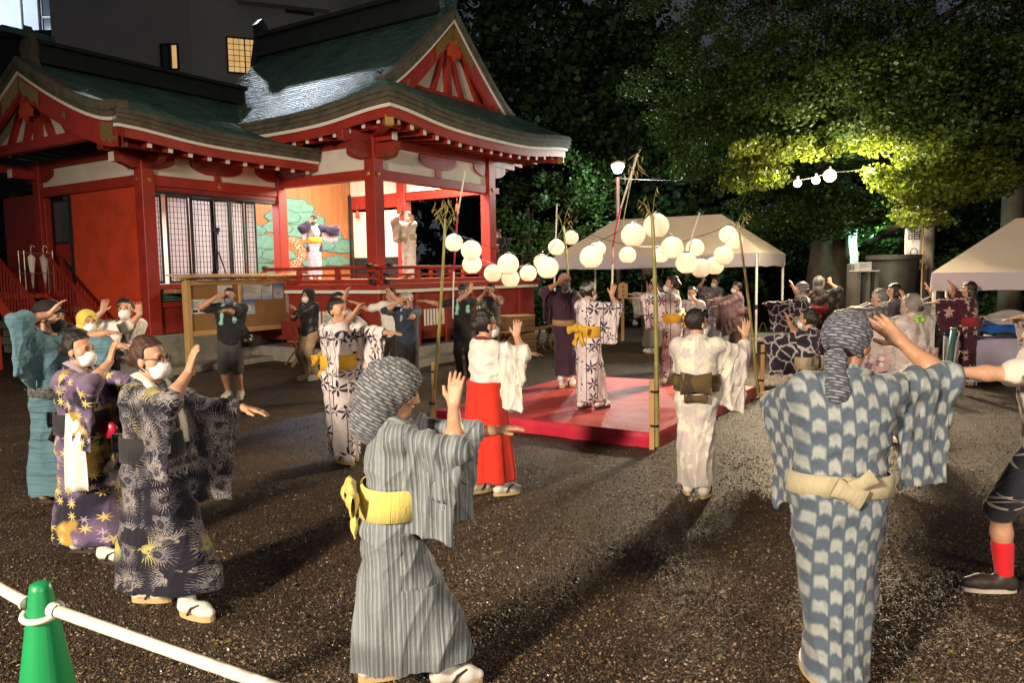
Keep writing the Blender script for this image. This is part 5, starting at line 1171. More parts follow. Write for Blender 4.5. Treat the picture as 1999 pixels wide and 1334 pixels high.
c = at(1032, 640, 18.5); crate('brown wooden crate with orange side at the right end of the stage', (c[0]-.3, 18.5, .45), .5, .75, .5, .42); crate('second wooden crate standing below the first', (c[0]-.32, 18.52, .02), .45, .85, .55, .40)
m = MB(); q_ = np.random.default_rng(5); G = [[(x, y, .35*max(0, 1-(x*x*1.4+y*y*4))+.03*q_.random()) for y in np.linspace(-.45, .45, 12)] for x in np.linspace(-.8, .8, 16)]
m.grid(G, flip=True); o = m.build('plastic_sheet', MT['film_white'], None, True); o.location = (c[0]-.9, 18.0, .02); tag(o, 'crumpled plastic sheeting heaped beside the crates', 'plastic sheet')
m = MB(); m.frame_box((0, 0, 0), (2.6, 0, 0), (0, .35, 0), (0, 0, .12), .01); o = m.build('kerb', MT['stone']); o.location = tuple(gp(985, 668)); o.rotation_euler = (0, 0, .45); tag(o, kind='structure')
# ------------------------------------------------------------------ trees and hedges
def leaf_cloud(clumps, per, size, seed, spread=(.9, .9, .55), fan=False):
    """clumps n x 3 -> vertices and quads of leaf faces gathered round them"""
    q = np.random.default_rng(seed); n = len(clumps)*per
    c = np.repeat(np.asarray(clumps), per, 0); d = q.normal(size=(n, 3)); d /= np.linalg.norm(d, axis=1)[:, None]
    r = q.random(n)**.45; P = c+d*r[:, None]*np.array(spread)
    a = q.normal(size=(n, 3))+np.array([0, 0, .0]); a[:, 2] *= .55; a /= np.linalg.norm(a, axis=1)[:, None]
    u = np.cross(a, q.normal(size=(n, 3))); u /= np.linalg.norm(u, axis=1)[:, None]
    s = size*(.6+.7*q.random(n))[:, None]
    V = np.stack([P-a*s*.5, P+u*s*.42+a*s*.12, P+a*s*.55, P-u*s*.42+a*s*.12], 1).reshape(-1, 3)
    return V, np.arange(4*n).reshape(-1, 4)
def crown_points(ells, dens, seed, shell=.55):
    q = np.random.default_rng(seed); out = []
    for (c, r, k) in ells:
        n = int(k*dens); d = q.normal(size=(n, 3)); d /= np.linalg.norm(d, axis=1)[:, None]
        out.append(np.asarray(c)+d*(shell+(1-shell)*q.random(n)**.6)[:, None]*np.asarray(r))
    return np.concatenate(out)
def tree(label, base, h, r, ells, leaf, mat_, dens=1.0, per=60, size=.12, spread=(.8, .8, .45), seed=1, limbs=True, name='tree', lean=(0, 0), pts=None, flare=1.5, bark='bark'):
    base = np.asarray(base, float); t = empty(name, base, 0, label, 'tree')
    m = MB(); zz = np.linspace(0, h, 9); q = np.random.default_rng(seed+50)
    path = [np.array([lean[0]*(z/h)**1.4+.05*q.normal()*(z > 0), lean[1]*(z/h)**1.4+.05*q.normal()*(z > 0), z-.1*(z == 0)]) for z in zz]
    m.tube(path, [r*(flare if k == 0 else (1.12 if k == 1 else 1))*(1-.55*z/h) for k, z in enumerate(zz)], 18)
    V = np.array(m.v)                              # ridged trunk
    for i in range(len(V)-0):
        k = i % 18
        if i < 9*18: c = path[i//18]; V[i] = c+(V[i]-c)*(1+.10*math.sin(k*2.1+.4*(i//18))+.05*math.sin(k*5.3))
    m.v = [tuple(v) for v in V]; m.build('trunk', MT[bark], t, True)
    if limbs:
        for j, (c, rr, k) in enumerate(ells):
            a = path[(5+j % 3) if name == 'ginkgo_tree' else 3+j % 5]; b = np.asarray(c)-base; mid = (a+b)/2+np.array([0, 0, -.08*np.linalg.norm(b-a)])
            m = MB(); rl_ = r*(.6 if name == 'ginkgo_tree' else 1); m.tube([a, a*.6+mid*.4, mid, mid*.4+b*.6, b], [rl_*.42, rl_*.34, rl_*.25, rl_*.16, rl_*.06], 8); m.build('limb', MT[bark], t, True)
    P = crown_points([(np.asarray(c)-base, rr, k) for c, rr, k in ells], dens, seed)
    if pts is not None: P = np.concatenate([P, np.asarray(pts)-base])
    V, F = leaf_cloud(P, per, size, seed+9, spread)
    o = link('crown', np_mesh('crown', V, F, smooth=False), mat_, t); o['kind'] = 'stuff'; return t
gb = at(1620, 575, 23.0); gb[2] = 0
E = []
q = np.random.default_rng(4)
for (px, py, Y, rx, ry, rz, k) in ((1420, 120, 20, 2.6, 2.6, 2.0, 55), (1560, 60, 19, 3, 2.6, 2.2, 60), (1720, 100, 18, 3, 2.6, 2.2, 60), (1880, 60, 17, 3, 2.5, 2.2, 60), (2030, 120, 16, 2.6, 2.4, 2.0, 50), (1400, 270, 19.5, 1.5, 1.9, 1.1, 34), (1520, 200, 18, 2.1, 2.2, 1.2, 70), (1660, 205, 17, 2.2, 2, 1.1, 80), (1800, 195, 16.2, 2.1, 1.9, 1.1, 80), (1940, 200, 15.2, 1.9, 1.8, 1.1, 70), (1700, -60, 19, 4, 3, 2.2, 50), (1950, -40, 18, 4, 3, 2.2, 45), (1480, -40, 20, 3.4, 3, 2.2, 40), (1620, 380, 21.0, 2.4, 1.4, 1.1, 60), (1540, 400, 20.5, 1.4, 1.2, .9, 26), (1630, 420, 20.6, 1.2, 1.0, .6, 22), (1350, 230, 20.5, 1.2, 1.6, 1.3, 16)):
    E.append((at(px, py, Y), (rx, ry, rz), k))
low = []
for _ in range(70): low.append(at(1440+q.random()*560, 285+q.random()*22-18*q.random(), 14.6+q.random()*5))
for (x0, y0, x1, y1, Y, n, sp) in ((1500, 350, 1600, 330, 15.8, 16, 10), (1600, 318, 1720, 330, 16.2, 18, 12), (1730, 350, 1830, 330, 15.6, 20, 16), (1840, 340, 1999, 260, 14.8, 34, 22), (1520, 375, 1545, 398, 15.4, 5, 6), (1760, 395, 1999, 345, 14.4, 26, 10), (1760, 300, 1960, 260, 15.5, 24, 24), (1450, 320, 1560, 290, 16.5, 18, 14), (1760, 420, 1830, 432, 14.6, 7, 6), (1700, 300, 1730, 240, 15.8, 10, 14)):
    for t in np.linspace(0, 1, n): low.append(at(x0+(x1-x0)*t+q.normal()*sp, y0+(y1-y0)*t+q.normal()*sp*.8, Y+q.normal()*.35))
for (x0, y0, x1, y1, Y, n, sp) in ((1760, 300, 1999, 250, 16.4, 34, 24), (1740, 380, 1900, 350, 16.0, 20, 14), (1850, 330, 1999, 300, 16.2, 26, 18), (1420, 360, 1530, 330, 16.4, 16, 12), (1480, 300, 1560, 280, 16.8, 14, 12)):
    for t in np.linspace(0, 1, n): low.append(at(x0+(x1-x0)*t+q.normal()*sp, y0+(y1-y0)*t+q.normal()*sp*.8, Y+q.normal()*.5))
_B = np.array([at(*b) for b in BULBS]); low = [p for p in low if np.linalg.norm(_B-p, axis=1).min() > .75]
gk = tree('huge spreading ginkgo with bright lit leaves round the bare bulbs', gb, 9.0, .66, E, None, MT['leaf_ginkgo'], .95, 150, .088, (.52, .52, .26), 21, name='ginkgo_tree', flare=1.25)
V, F = leaf_cloud(np.asarray(low)-gb, 105, .082, 77, (.33, .33, .17)); o = link('low_foliage', np_mesh('low_foliage', V, F, smooth=False), MT['leaf_lit'], gk); o['kind'] = 'stuff'
m = MB(); m.tube([at(1700, 470, 22)-gb, at(1760, 440, 17)-gb, at(1800, 425, 14.6)-gb, at(1900, 385, 14.4)-gb, at(2010, 330, 14.2)-gb], [.14, .08, .05, .035, .02], 8); m.build('limb', MT['bark'], gk, True)
m = MB(); tg = at(1627, 499, 22.2)-gb; m.box(tg[0]+.45, tg[0]+.72, tg[1]-.03, tg[1], tg[2]-.02, tg[2]+.1); m.build('name_plate', MT['pine_woodx'], gk)
# camphor by the right end of the stage, lit by the street lamp
def ee(l): return [(at(px, py, Y), r, k) for (px, py, Y, r, k) in l]
b = at(1030, 600, 25.5); b[2] = 0
tree('glossy leaved camphor lit green between the stage and the street lamp', b, 4.0, .22, ee([(1040, 400, 25.5, (1.3, 1.2, 1.2), 22), (1120, 360, 25.6, (1.2, 1.2, 1.1), 22), (1160, 440, 25.0, (.9, 1, .9), 14), (1040, 500, 25, (1.2, 1, .9), 16), (1010, 560, 24.5, (1.0, .8, .7), 10), (1160, 360, 25.2, (.8, .8, .9), 14)]), None, MT['leaf_camphor'], 1.0, 55, .13, (.5, .5, .3), 31, name='camphor_tree')
b = at(960, 560, 36); b[2] = 0
tree('tall black evergreen behind the stage gable', b, 14, .5, ee([(1010, 90, 34, (3, 3, 3.6), 50), (1060, 130, 34, (3.5, 3, 4), 60), (1130, 40, 34, (4, 3, 4), 60), (1200, 180, 33, (3, 3, 3.2), 50), (1020, 270, 33, (3, 3, 2.5), 40)]), None, MT['leaf_dark'], 1.0, 55, .30, (1.0, 1.0, .6), 41, name='evergreen_tree')
b = at(1270, 560, 34); b[2] = 0
tree('dark loose crowned tree behind the street lamp', b, 13, .4, ee([(1260, 90, 34, (2.6, 2.5, 3.4), 34), (1330, 180, 33, (2.2, 2.2, 2.6), 30), (1290, 330, 32, (2.4, 2.2, 2.2), 34), (1360, 400, 29, (2.0, 2.0, 1.5), 26), (1250, 250, 33, (2, 2, 2), 24)]), None, MT['leaf_dark'], 1.0, 55, .26, (.9, .9, .5), 51, name='broadleaf_tree')
b = at(1900, 560, 30); b[2] = 0
tree('mid green tree behind the right hand tent and the concrete pole', b, 6, .3, ee([(1860, 440, 29, (2.2, 2, 1.6), 36), (1960, 400, 30, (2.4, 2, 2), 36), (1740, 470, 30, (2, 2, 1.4), 26), (1900, 330, 31, (3, 2, 2.2), 30), (2080, 420, 29, (2.5, 2, 2.2), 26)]), None, MT['leaf_camphor'], 1.0, 55, .2, (.7, .7, .35), 61, name='broadleaf_tree')
def hedge(label, x0, y0, x1, y1, d, h, mt, n, seed, size=.11):
    a = np.array([x0, y0, 0.]); b = np.array([x1, y1, 0.]); q = np.random.default_rng(seed); o = empty('hedge', a, 0, label, 'hedge')
    t = q.random(n); P = a+(b-a)*t[:, None]+np.stack([q.normal(size=n)*d*.3, q.normal(size=n)*d*.4, h*(.1+.9*q.random(n)**.8)], -1)-a
    V, F = leaf_cloud(P, 40, size, seed+1, (.4, .4, .3)); e = link('foliage', np_mesh('foliage', V, F, smooth=False), mt, o); e['kind'] = 'stuff'
    m = MB(); q2 = 9
    for k in range(q2): c = (b-a)*k/(q2-1); m.tube([c, c+np.array([.05, .05, h*.8])], [.05, .02], 6)
    s = m.build('stems', MT['bark'], o); s['kind'] = 'stuff'
hedge('dark clipped hedge behind the tent', 1.0, 27, 8.0, 25.5, 1.0, 2.4, MT['leaf_dark'], 300, 3, .16)
hedge('black shrubbery left of the ginkgo trunk', 7.0, 27.5, 12.5, 26.5, 1.2, 3.4, MT['leaf_dark'], 240, 5, .16)
hedge('dark shrubs behind the vat and the banner', 10.0, 23.5, 18.0, 23.0, 1.0, 2.2, MT['leaf_camphor'], 260, 7, .14)
hedge('black hedge closing the view behind the stage', -14, 33, -1.0, 35, 1.2, 6.5, MT['leaf_dark'], 420, 13, .26)
hedge('black trees and shrubs left of the stair', -44, 17, -14.5, 27, 1.4, 5.0, MT['leaf_dark'], 520, 17, .24)
hedge('low green shrubs by the right end of the stage', .2, 22.6, 1.8, 23.6, .6, 1.3, MT['leaf_camphor'], 120, 9, .11)
# fern like lit bush by the green glow
P = np.array([at(1660+q.random()*90, 448+q.random()*46+18*q.normal()*.3, 22.4+q.random()*.8) for _ in range(34)])
V, F = leaf_cloud(P-at(1700, 500, 22.6), 40, .12, 88, (.34, .3, .12)); fb = empty('shrub', at(1700, 500, 22.6), 0, 'shrub glowing bright green right of the ginkgo trunk', 'shrub'); o = link('foliage', np_mesh('foliage', V, F, smooth=False), MT['leaf_camphor'], fb); o['kind'] = 'stuff'
m = MB()
for k in range(7): m.tube([(q.normal()*.15, 0, -1.4), (q.normal()*.3, .1, -.5), (q.normal()*.6, .1, .4)], [.03, .02, .01], 5)
m.build('stems', MT['bark'], fb)
# tall dark back screen of far trees closing the yard
b = np.array([0, 0, 0.])
P = []
q = np.random.default_rng(99)
for k in range(1100): P.append((-3+q.random()*48, 42+q.normal()*2, .5+12*q.random()**1.3))
V, F = leaf_cloud(np.array(P), 45, .55, 98, (1.4, 1.0, 1.0)); o = link('treeline', np_mesh('treeline', V, F, smooth=False), MT['leaf_dark']); tag(o, 'dark mass of far trees closing the yard', kind='stuff')
# ------------------------------------------------------------------ people: distance-field bodies and clothes
class Fld:
    def __init__(s, lo, hi, h):
        s.h = h; s.o = np.floor(np.asarray(lo)/h)*h-2*h; s.n = np.ceil((np.asarray(hi)-s.o)/h).astype(int)+4
        s.F = np.full(tuple(s.n), 0.2, np.float32)
        s.ax = [(s.o[i]+s.h*np.arange(s.n[i])).astype(np.float32) for i in range(3)]
    def sub(s, lo, hi):
        a = [max(0, int((lo[i]-s.o[i])/s.h)) for i in range(3)]; b = [min(s.n[i], int((hi[i]-s.o[i])/s.h)+2) for i in range(3)]
        if any(b[i] <= a[i] for i in range(3)): return None
        sl = tuple(slice(a[i], b[i]) for i in range(3))
        X = s.ax[0][sl[0]][:, None, None]; Y = s.ax[1][sl[1]][None, :, None]; Z = s.ax[2][sl[2]][None, None, :]
        return sl, X, Y, Z
    def union(s, fn, lo, hi, k=.02):
        m = k+2*s.h; q = s.sub(np.asarray(lo)-m, np.asarray(hi)+m)
        if q is None: return
        sl, X, Y, Z = q; d = fn(X, Y, Z); f = s.F[sl]
        if k > 0:
            hh = np.clip(.5+.5*(f-d)/k, 0, 1); s.F[sl] = f*(1-hh)+d*hh-k*hh*(1-hh)
        else: s.F[sl] = np.minimum(f, d)
    def cut(s, fn, lo, hi, k=.0):
        q = s.sub(np.asarray(lo)-2*s.h, np.asarray(hi)+2*s.h)
        if q is None: return
        sl, X, Y, Z = q; d = -fn(X, Y, Z); f = s.F[sl]
        if k > 0:
            hh = np.clip(.5-.5*(f-d)/k, 0, 1); s.F[sl] = f*(1-hh)+d*hh+k*hh*(1-hh)
        else: s.F[sl] = np.maximum(f, d)
    def cap(s, a, b, ra, rb, k=.02):
        a = np.asarray(a, float); b = np.asarray(b, float); r = max(ra, rb)
        s.union(f_cap(a, b, ra, rb), np.minimum(a, b)-r, np.maximum(a, b)+r, k)
    def ell(s, c, r, k=.02, M=None):
        c = np.asarray(c, float); R_ = max(r); s.union(f_ell(c, r, M), c-R_, c+R_, k)
    def mesh(s):
        return surface_nets(s.F, s.o, s.h)
def f_cap(a, b, ra, rb):
    d = b-a; L2 = float(np.dot(d, d))+1e-9
    def f(X, Y, Z):
        x, y, z = X-a[0], Y-a[1], Z-a[2]
        t = np.clip((x*d[0]+y*d[1]+z*d[2])/L2, 0, 1)
        return np.sqrt((x-t*d[0])**2+(y-t*d[1])**2+(z-t*d[2])**2)-(ra+(rb-ra)*t)
    return f
def f_ell(c, r, M=None):
    def f(X, Y, Z):
        x, y, z = X-c[0], Y-c[1], Z-c[2]
        if M is not None: x, y, z = (M[0][0]*x+M[1][0]*y+M[2][0]*z, M[0][1]*x+M[1][1]*y+M[2][1]*z, M[0][2]*x+M[1][2]*y+M[2][2]*z)
        q = np.sqrt((x/r[0])**2+(y/r[1])**2+(z/r[2])**2); g = np.sqrt((x/r[0]**2)**2+(y/r[1]**2)**2+(z/r[2]**2)**2)+1e-6
        return np.where(q < .35, (q-1)*min(r), q*(q-1)/g)
    return f
def surface_nets(F, o, h):
    S = F < 0; c = S.astype(np.uint8)
    s = c[:-1]+c[1:]; s = s[:, :-1]+s[:, 1:]; s = s[:, :, :-1]+s[:, :, 1:]
    act = (s > 0) & (s < 8); I = np.argwhere(act)
    if len(I) == 0: return np.zeros((0, 3)), np.zeros((0, 4), int)
    ids = np.full(act.shape, -1, np.int32); ids[act] = np.arange(len(I), dtype=np.int32)
    cor = {}
    for a in (0, 1):
        for b in (0, 1):
            for d in (0, 1): cor[(a, b, d)] = F[I[:, 0]+a, I[:, 1]+b, I[:, 2]+d]
    acc = np.zeros((len(I), 3), np.float32); cnt = np.zeros(len(I), np.float32)
    for ax_ in range(3):
        for b in (0, 1):
            for d in (0, 1):
                p = [0, 0, 0]; q = [j for j in range(3) if j != ax_]; p[q[0]] = b; p[q[1]] = d
                p1 = list(p); p1[ax_] = 1; f0 = cor[tuple(p)]; f1 = cor[tuple(p1)]; m = (f0 < 0) != (f1 < 0)
                t = np.where(m, f0/np.where(m, f0-f1, 1), 0); P = np.zeros((len(I), 3), np.float32); P[:] = p; P[:, ax_] = t
                acc += P*m[:, None]; cnt += m
    V = o+h*(I+acc/cnt[:, None])
    Q = []
    for ax_ in range(3):
        sl0 = [slice(None)]*3; sl1 = [slice(None)]*3; sl0[ax_] = slice(0, -1); sl1[ax_] = slice(1, None)
        e = S[tuple(sl0)] != S[tuple(sl1)]; b, d = [j for j in range(3) if j != ax_]
        E = np.argwhere(e); ok = (E[:, b] > 0) & (E[:, d] > 0) & (E[:, b] < S.shape[b]-1) & (E[:, d] < S.shape[d]-1); E = E[ok]
        def cell(db, dd):
            G = E.copy(); G[:, b] -= db; G[:, d] -= dd; return ids[G[:, 0], G[:, 1], G[:, 2]]
        q = np.stack([cell(1, 1), cell(0, 1), cell(0, 0), cell(1, 0)], 1)
        ins = S[E[:, 0], E[:, 1], E[:, 2]]; fl = ins if ax_ != 1 else ~ins
        q = np.where(fl[:, None], q, q[:, ::-1]); Q.append(q[(q >= 0).all(1)])
    return V, np.concatenate(Q)
def vnormals(V, Q):
    n = np.cross(V[Q[:, 2]]-V[Q[:, 0]], V[Q[:, 3]]-V[Q[:, 1]]); N = np.zeros_like(V)
    for k in range(4):
        for c in range(3): N[:, c] += np.bincount(Q[:, k], n[:, c], len(V))
    return N/(np.linalg.norm(N, axis=1)[:, None]+1e-9)
def relax(V, Q, it=1, lam=.5):
    for _ in range(it):
        A = np.zeros_like(V); c = np.zeros(len(V))
        for k in range(4):
            a, b = Q[:, k], Q[:, (k+1) % 4]
            for j in range(3): A[:, j] += np.bincount(a, V[b, j], len(V))+np.bincount(b, V[a, j], len(V))
            c += np.bincount(a, minlength=len(V))+np.bincount(b, minlength=len(V))
        V = V+lam*(A/np.maximum(c, 1)[:, None]-V)
    return V
def loft(zs, cx, cy, axx, ayy, rot=None, ex=2.2, rnd=.02):
    """stack of ellipses along z: distance"""
    zs, cx, cy, axx, ayy = [np.asarray(q, float) for q in (zs, cx, cy, axx, ayy)]
    rot = np.zeros_like(zs) if rot is None else np.asarray(rot, float)
    def f(X, Y, Z):
        z = Z.ravel(); i = lambda q: np.interp(z, zs, q).astype(np.float32)[None, None, :]
        a, b = i(axx), i(ayy); c, s = i(np.cos(rot)), i(np.sin(rot)); x, y = X-i(cx), Y-i(cy); x, y = x*c+y*s, -x*s+y*c
        q = ((np.abs(x)/a)**ex+(np.abs(y)/b)**ex)**(1/ex); d = (q-1)*np.minimum(a, b)
        e = np.maximum(zs[0]-Z, Z-zs[-1])+rnd
        return np.where((d > -rnd) & (e > 0), np.sqrt(np.maximum(d+rnd, 0)**2+e**2)-rnd, np.maximum(d, e-rnd))
    return f
def ik(S, W, l1, l2, hint):
    S, W = np.asarray(S, float), np.asarray(W, float); d = W-S; L = np.linalg.norm(d); Lm = (l1+l2)*.995
    if L > Lm: W = S+d/L*Lm; d = W-S; L = Lm
    if L < abs(l1-l2)+.02: L = abs(l1-l2)+.02
    n = nrm(d); a = (l1*l1-l2*l2+L*L)/(2*L); hgt = math.sqrt(max(l1*l1-a*a, 0)); q = np.asarray(hint, float); q = nrm(q-n*np.dot(q, n))
    return S+n*a+q*hgt, W
def rotz(a): c, s = math.cos(a), math.sin(a); return np.array([[c, -s, 0], [s, c, 0], [0, 0, 1.]])
def rotx(a): c, s = math.cos(a), math.sin(a); return np.array([[1, 0, 0], [0, c, -s], [0, s, c]])
def roty(a): c, s = math.cos(a), math.sin(a); return np.array([[c, 0, s], [0, 1, 0], [-s, 0, c]])
# poses: wrist target, elbow hint, hand direction, palm normal (person looks along +y, x to the right)
POSE = {
 'brow': ((.11, .21, 1.52), (1, .35, -.5), (-.45, .15, .85), (-.3, .9, -.2)),
 'browhi': ((.17, .24, 1.56), (1, .5, -.4), (-.3, .25, .9), (-.3, .9, 0)),
 'face': ((.06, .27, 1.46), (.8, .3, -.7), (-.25, .25, .95), (-.6, .7, 0)),
 'fwd': ((.13, .50, 1.26), (.5, 0, -.8), (0, 1, .08), (0, .1, -1)),
 'fwdlow': ((.12, .47, 1.12), (.5, 0, -.8), (0, 1, .1), (0, .1, -1)),
 'fwdside': ((.36, .44, 1.27), (.4, -.3, -.8), (.5, .9, .05), (0, 0, -1)),
 'side': ((.66, .10, 1.33), (.1, -.5, -.8), (1, .1, .1), (0, 0, -1)),
 'down': ((.24, .10, .86), (.3, -.9, 0), (.05, .15, -1), (-1, 0, 0)),
 'hold': ((.06, .30, 1.14), (.9, -.3, -.5), (-.7, .6, .3), (-.5, 0, -.7)),
 'cam': ((.07, .24, 1.46), (.8, .1, -.8), (-.3, .2, .9), (-.9, .2, 0)),
 'up': ((.20, .30, 1.50), (.7, .2, -.7), (0, .1, 1), (0, 1, 0)),
}
def pose(p, mirror=False, **kw):
    w, e, h, n = [np.array(q, float) for q in POSE[p]] if isinstance(p, str) else [np.array(q, float) for q in p]
    if mirror:
        for q in (w, e, h, n): q[0] *= -1
    return w, e, h, n
SKIN = {}
def skin_mat(i):
    if i in SKIN: return SKIN[i]
    c = [(0.50, 0.29, 0.19), (0.44, 0.24, 0.15), (0.56, 0.34, 0.24)][i]; t = NT('skin'); o = t.coord(); a = t.noise(o, 14, 5, .65); b = t.noise(o, 160, 2); rd = t.noise(o, 33, 3)
    k = t.ramp(a, [(.28, tuple(q*.78 for q in c)), (.72, tuple(q*1.06 for q in c))]); k = t.mix(t.math('MULTIPLY', t.step(rd, .5, .7), .35), k, (c[0]*.95, c[1]*.62, c[2]*.55)); t.set(col=k, rough=t.math('ADD', .38, t.math('MULTIPLY', a, .2)), spec=.38, sss=.12); t.b.inputs['Subsurface Scale'].default_value = .012; t.bump(t.math('ADD', b, t.math('MULTIPLY', rd, 1.5)), .15, .003); SKIN[i] = t.m; return t.m
HAIR = {}
def hair_mat(k='black'):
    if k in HAIR: return HAIR[k]
    c = dict(black=(.012, .010, .009), brown=(.045, .022, .012), grey=(.12, .115, .11))[k]
    t = NT('hair '+k); o = t.coord(); a = t.noise(t.mapping(o, (60, 60, 9)), 3, 3); t.set(col=t.ramp(a, [(.3, tuple(q*.6 for q in c)), (.75, tuple(q*1.7 for q in c))]), rough=.46, spec=.45); t.bump(t.noise(t.mapping(o, (90, 90, 14)), 2.0, 4, .7), .9, .006); HAIR[k] = t.m; return t.m
# ---------------------------------------------------------------- woven and dyed cloth
def uv2(t):
    u = t.n('ShaderNodeUVMap'); u.uv_map = 'UVMap'; s = t.n('ShaderNodeSeparateXYZ'); t.l(u.outputs[0], s.inputs[0]); return u.outputs[0], s.outputs[0], s.outputs[1]
def motif(t, uv, size, R0, n, wd, jit=.35, seed=0.0, rin=0.0, keep=1.0, curve=1.0):
    p = t.vmath('SCALE', t.vmath('ADD', uv, (seed, seed*.7, 0)), 1/size); cell = t.vmath('FLOOR', p); fr = t.vmath('SUBTRACT', t.vmath('SUBTRACT', p, cell), (.5, .5, 0))
    wn = t.n('ShaderNodeTexWhiteNoise', noise_dimensions='3D'); t.l(t.vmath('ADD', cell, (seed, 3.1, .5)), wn.inputs['Vector'])
    off = t.vmath('SCALE', t.vmath('SUBTRACT', wn.outputs['Color'], (.5, .5, .5)), jit); q = t.vmath('SUBTRACT', fr, off); s = t.n('ShaderNodeSeparateXYZ'); t.l(q, s.inputs[0])
    r = t.math('SQRT', t.math('ADD', t.math('MULTIPLY', s.outputs[0], s.outputs[0]), t.math('MULTIPLY', s.outputs[1], s.outputs[1])))
    th = t.math('ADD', t.math('ARCTAN2', s.outputs[1], s.outputs[0]), t.math('MULTIPLY', wn.outputs['Value'], 6.283))
    ph = t.math('FRACT', t.math('ADD', t.math('MULTIPLY', th, n/6.28318), 20.0)); f = t.math('ABSOLUTE', t.math('SUBTRACT', ph, .5))     # 0 on a petal
    ac = t.math('MULTIPLY', t.math('MULTIPLY', f, 6.28318/n), r)
    rr = t.math('DIVIDE', t.math('SUBTRACT', r, rin), R0-rin, clamp=True); w = t.math('MULTIPLY', t.math('SINE', t.math('MULTIPLY', t.math('POWER', rr, curve), 3.14159)), wd)
    m = t.step(t.math('SUBTRACT', w, ac), -.006, .012)
    if keep < 1: m = t.math('MULTIPLY', m, t.math('LESS_THAN', wn.outputs['Value'], keep))
    return m
def finish(t, col, rough=.8, weave=True, fold=.5, spec=.25, sheen=.15):
    uv, u, v = uv2(t); t.set(col=col, rough=rough, spec=spec, sheen=sheen)
    n1 = t.noise(t.mapping(uv, (7, 3.0, 1)), 2.2, 4, .6); n2 = t.noise(t.mapping(uv, (900, 900, 1)), 1.0, 1)
    sm = t.step(t.math('ABSOLUTE', t.math('SUBTRACT', t.math('FRACT', t.math('ADD', t.math('DIVIDE', u, .345), .5)), .5)), .012, .0); h = t.math('ADD', t.math('ADD', n1, t.math('MULTIPLY', n2, .02)), t.math('MULTIPLY', sm, -.18)); t.bump(h, fold, .022); return t.m
def F_solid(name, c, var=.12, **kw):
    t = NT(name); uv, u, v = uv2(t); a = t.noise(uv, 6, 4); return finish(t, t.ramp(a, [(.3, tuple(q*(1-var) for q in c)), (.7, tuple(min(1, q*(1+var)) for q in c))]), **kw)
def F_stripe(name, c1, c2, c3, per=.03, **kw):
    t = NT(name); uv, u, v = uv2(t); w = t.noise(t.mapping(uv, (1/per, .35, 1)), 1.0, 2, .8); x = t.math('FRACT', t.math('DIVIDE', u, per)); b = t.step(t.math('ABSOLUTE', t.math('SUBTRACT', x, .5)), .12, .2); y = t.math('FRACT', t.math('DIVIDE', u, per*.37)); b2 = t.step(t.math('ABSOLUTE', t.math('SUBTRACT', y, .5)), .26, .36)
    c = t.mix(b, c1, c2); c = t.mix(t.math('MULTIPLY', b2, .55), c, c3); c = t.mix(t.step(w, .35, .75), c, c1); return finish(t, c, **kw)
def F_hstripe(name, c1, c2, c3, **kw):
    t = NT(name); uv, u, v = uv2(t); a = t.noise(t.mapping(uv, (1.2, 26, 1)), 1.0, 4, .7); b = t.noise(t.mapping(uv, (.6, 60, 1)), 1.0, 2)
    return finish(t, t.mix(t.step(b, .55, .68), t.ramp(a, [(.3, c1), (.5, c2), (.72, c3)]), c1), **kw)
def F_yabane(name, cb, cw, sx=.055, sy=.15, **kw):
    """staggered arrow feather blocks with ikat edges"""
    t = NT(name); uv, u, v = uv2(t); col = t.math('FLOOR', t.math('DIVIDE', u, sx)); odd = t.math('MODULO', t.math('ADD', col, 400), 2.0)
    nz = t.noise(t.mapping(uv, (60, 9, 1)), 1.0, 3, .7); xf = t.math('SUBTRACT', t.math('FRACT', t.math('DIVIDE', u, sx)), .5)
    y = t.math('ADD', t.math('DIVIDE', v, sy), t.math('ADD', t.math('MULTIPLY', odd, .5), t.math('ADD', t.math('MULTIPLY', t.math('ABSOLUTE', xf), .28), t.math('MULTIPLY', nz, .34))))
    yf = t.math('FRACT', t.math('ADD', y, 50)); a = t.step(t.math('ABSOLUTE', t.math('SUBTRACT', yf, .5)), .14, .33); e = t.step(t.math('ABSOLUTE', xf), .5, .34)
    n3 = t.noise(uv, 30, 3); c = t.mix(a, cw, cb); c = t.mix(t.math('MULTIPLY', e, 1.0), cb, c); c = t.mix(t.math('MULTIPLY', t.step(n3, .45, .7), .3), c, cb); return finish(t, c, **kw)
def F_leaves(name, base, ink_, size=.20, n=5, wd=.05, R0=.46, seed=0.0, line=True, tint=None, **kw):
    t = NT(name); uv, u, v = uv2(t); a = t.noise(uv, 5, 3); c = t.ramp(a, [(.3, tuple(q*.92 for q in base)), (.7, base)])
    m = motif(t, uv, size, R0, n, wd, .45, seed, .03, .8, .8); m2 = motif(t, uv, size*.8, R0*.8, n-1, wd*.8, .5, seed+4.3, .04, .5, .8)
    if tint is not None: c = t.mix(t.math('MULTIPLY', m2, .8), c, tint)
    else: m = t.math('MAXIMUM', m, m2)
    if line:
        w = t.noise(t.mapping(uv, (.4, 2.5, 1)), 1.5, 2); x = t.math('FRACT', t.math('ADD', t.math('DIVIDE', u, .17), t.math('MULTIPLY', w, .16))); m = t.math('MAXIMUM', m, t.step(t.math('ABSOLUTE', t.math('SUBTRACT', x, .5)), .035, .02))
    return finish(t, t.mix(m, c, ink_), **kw)
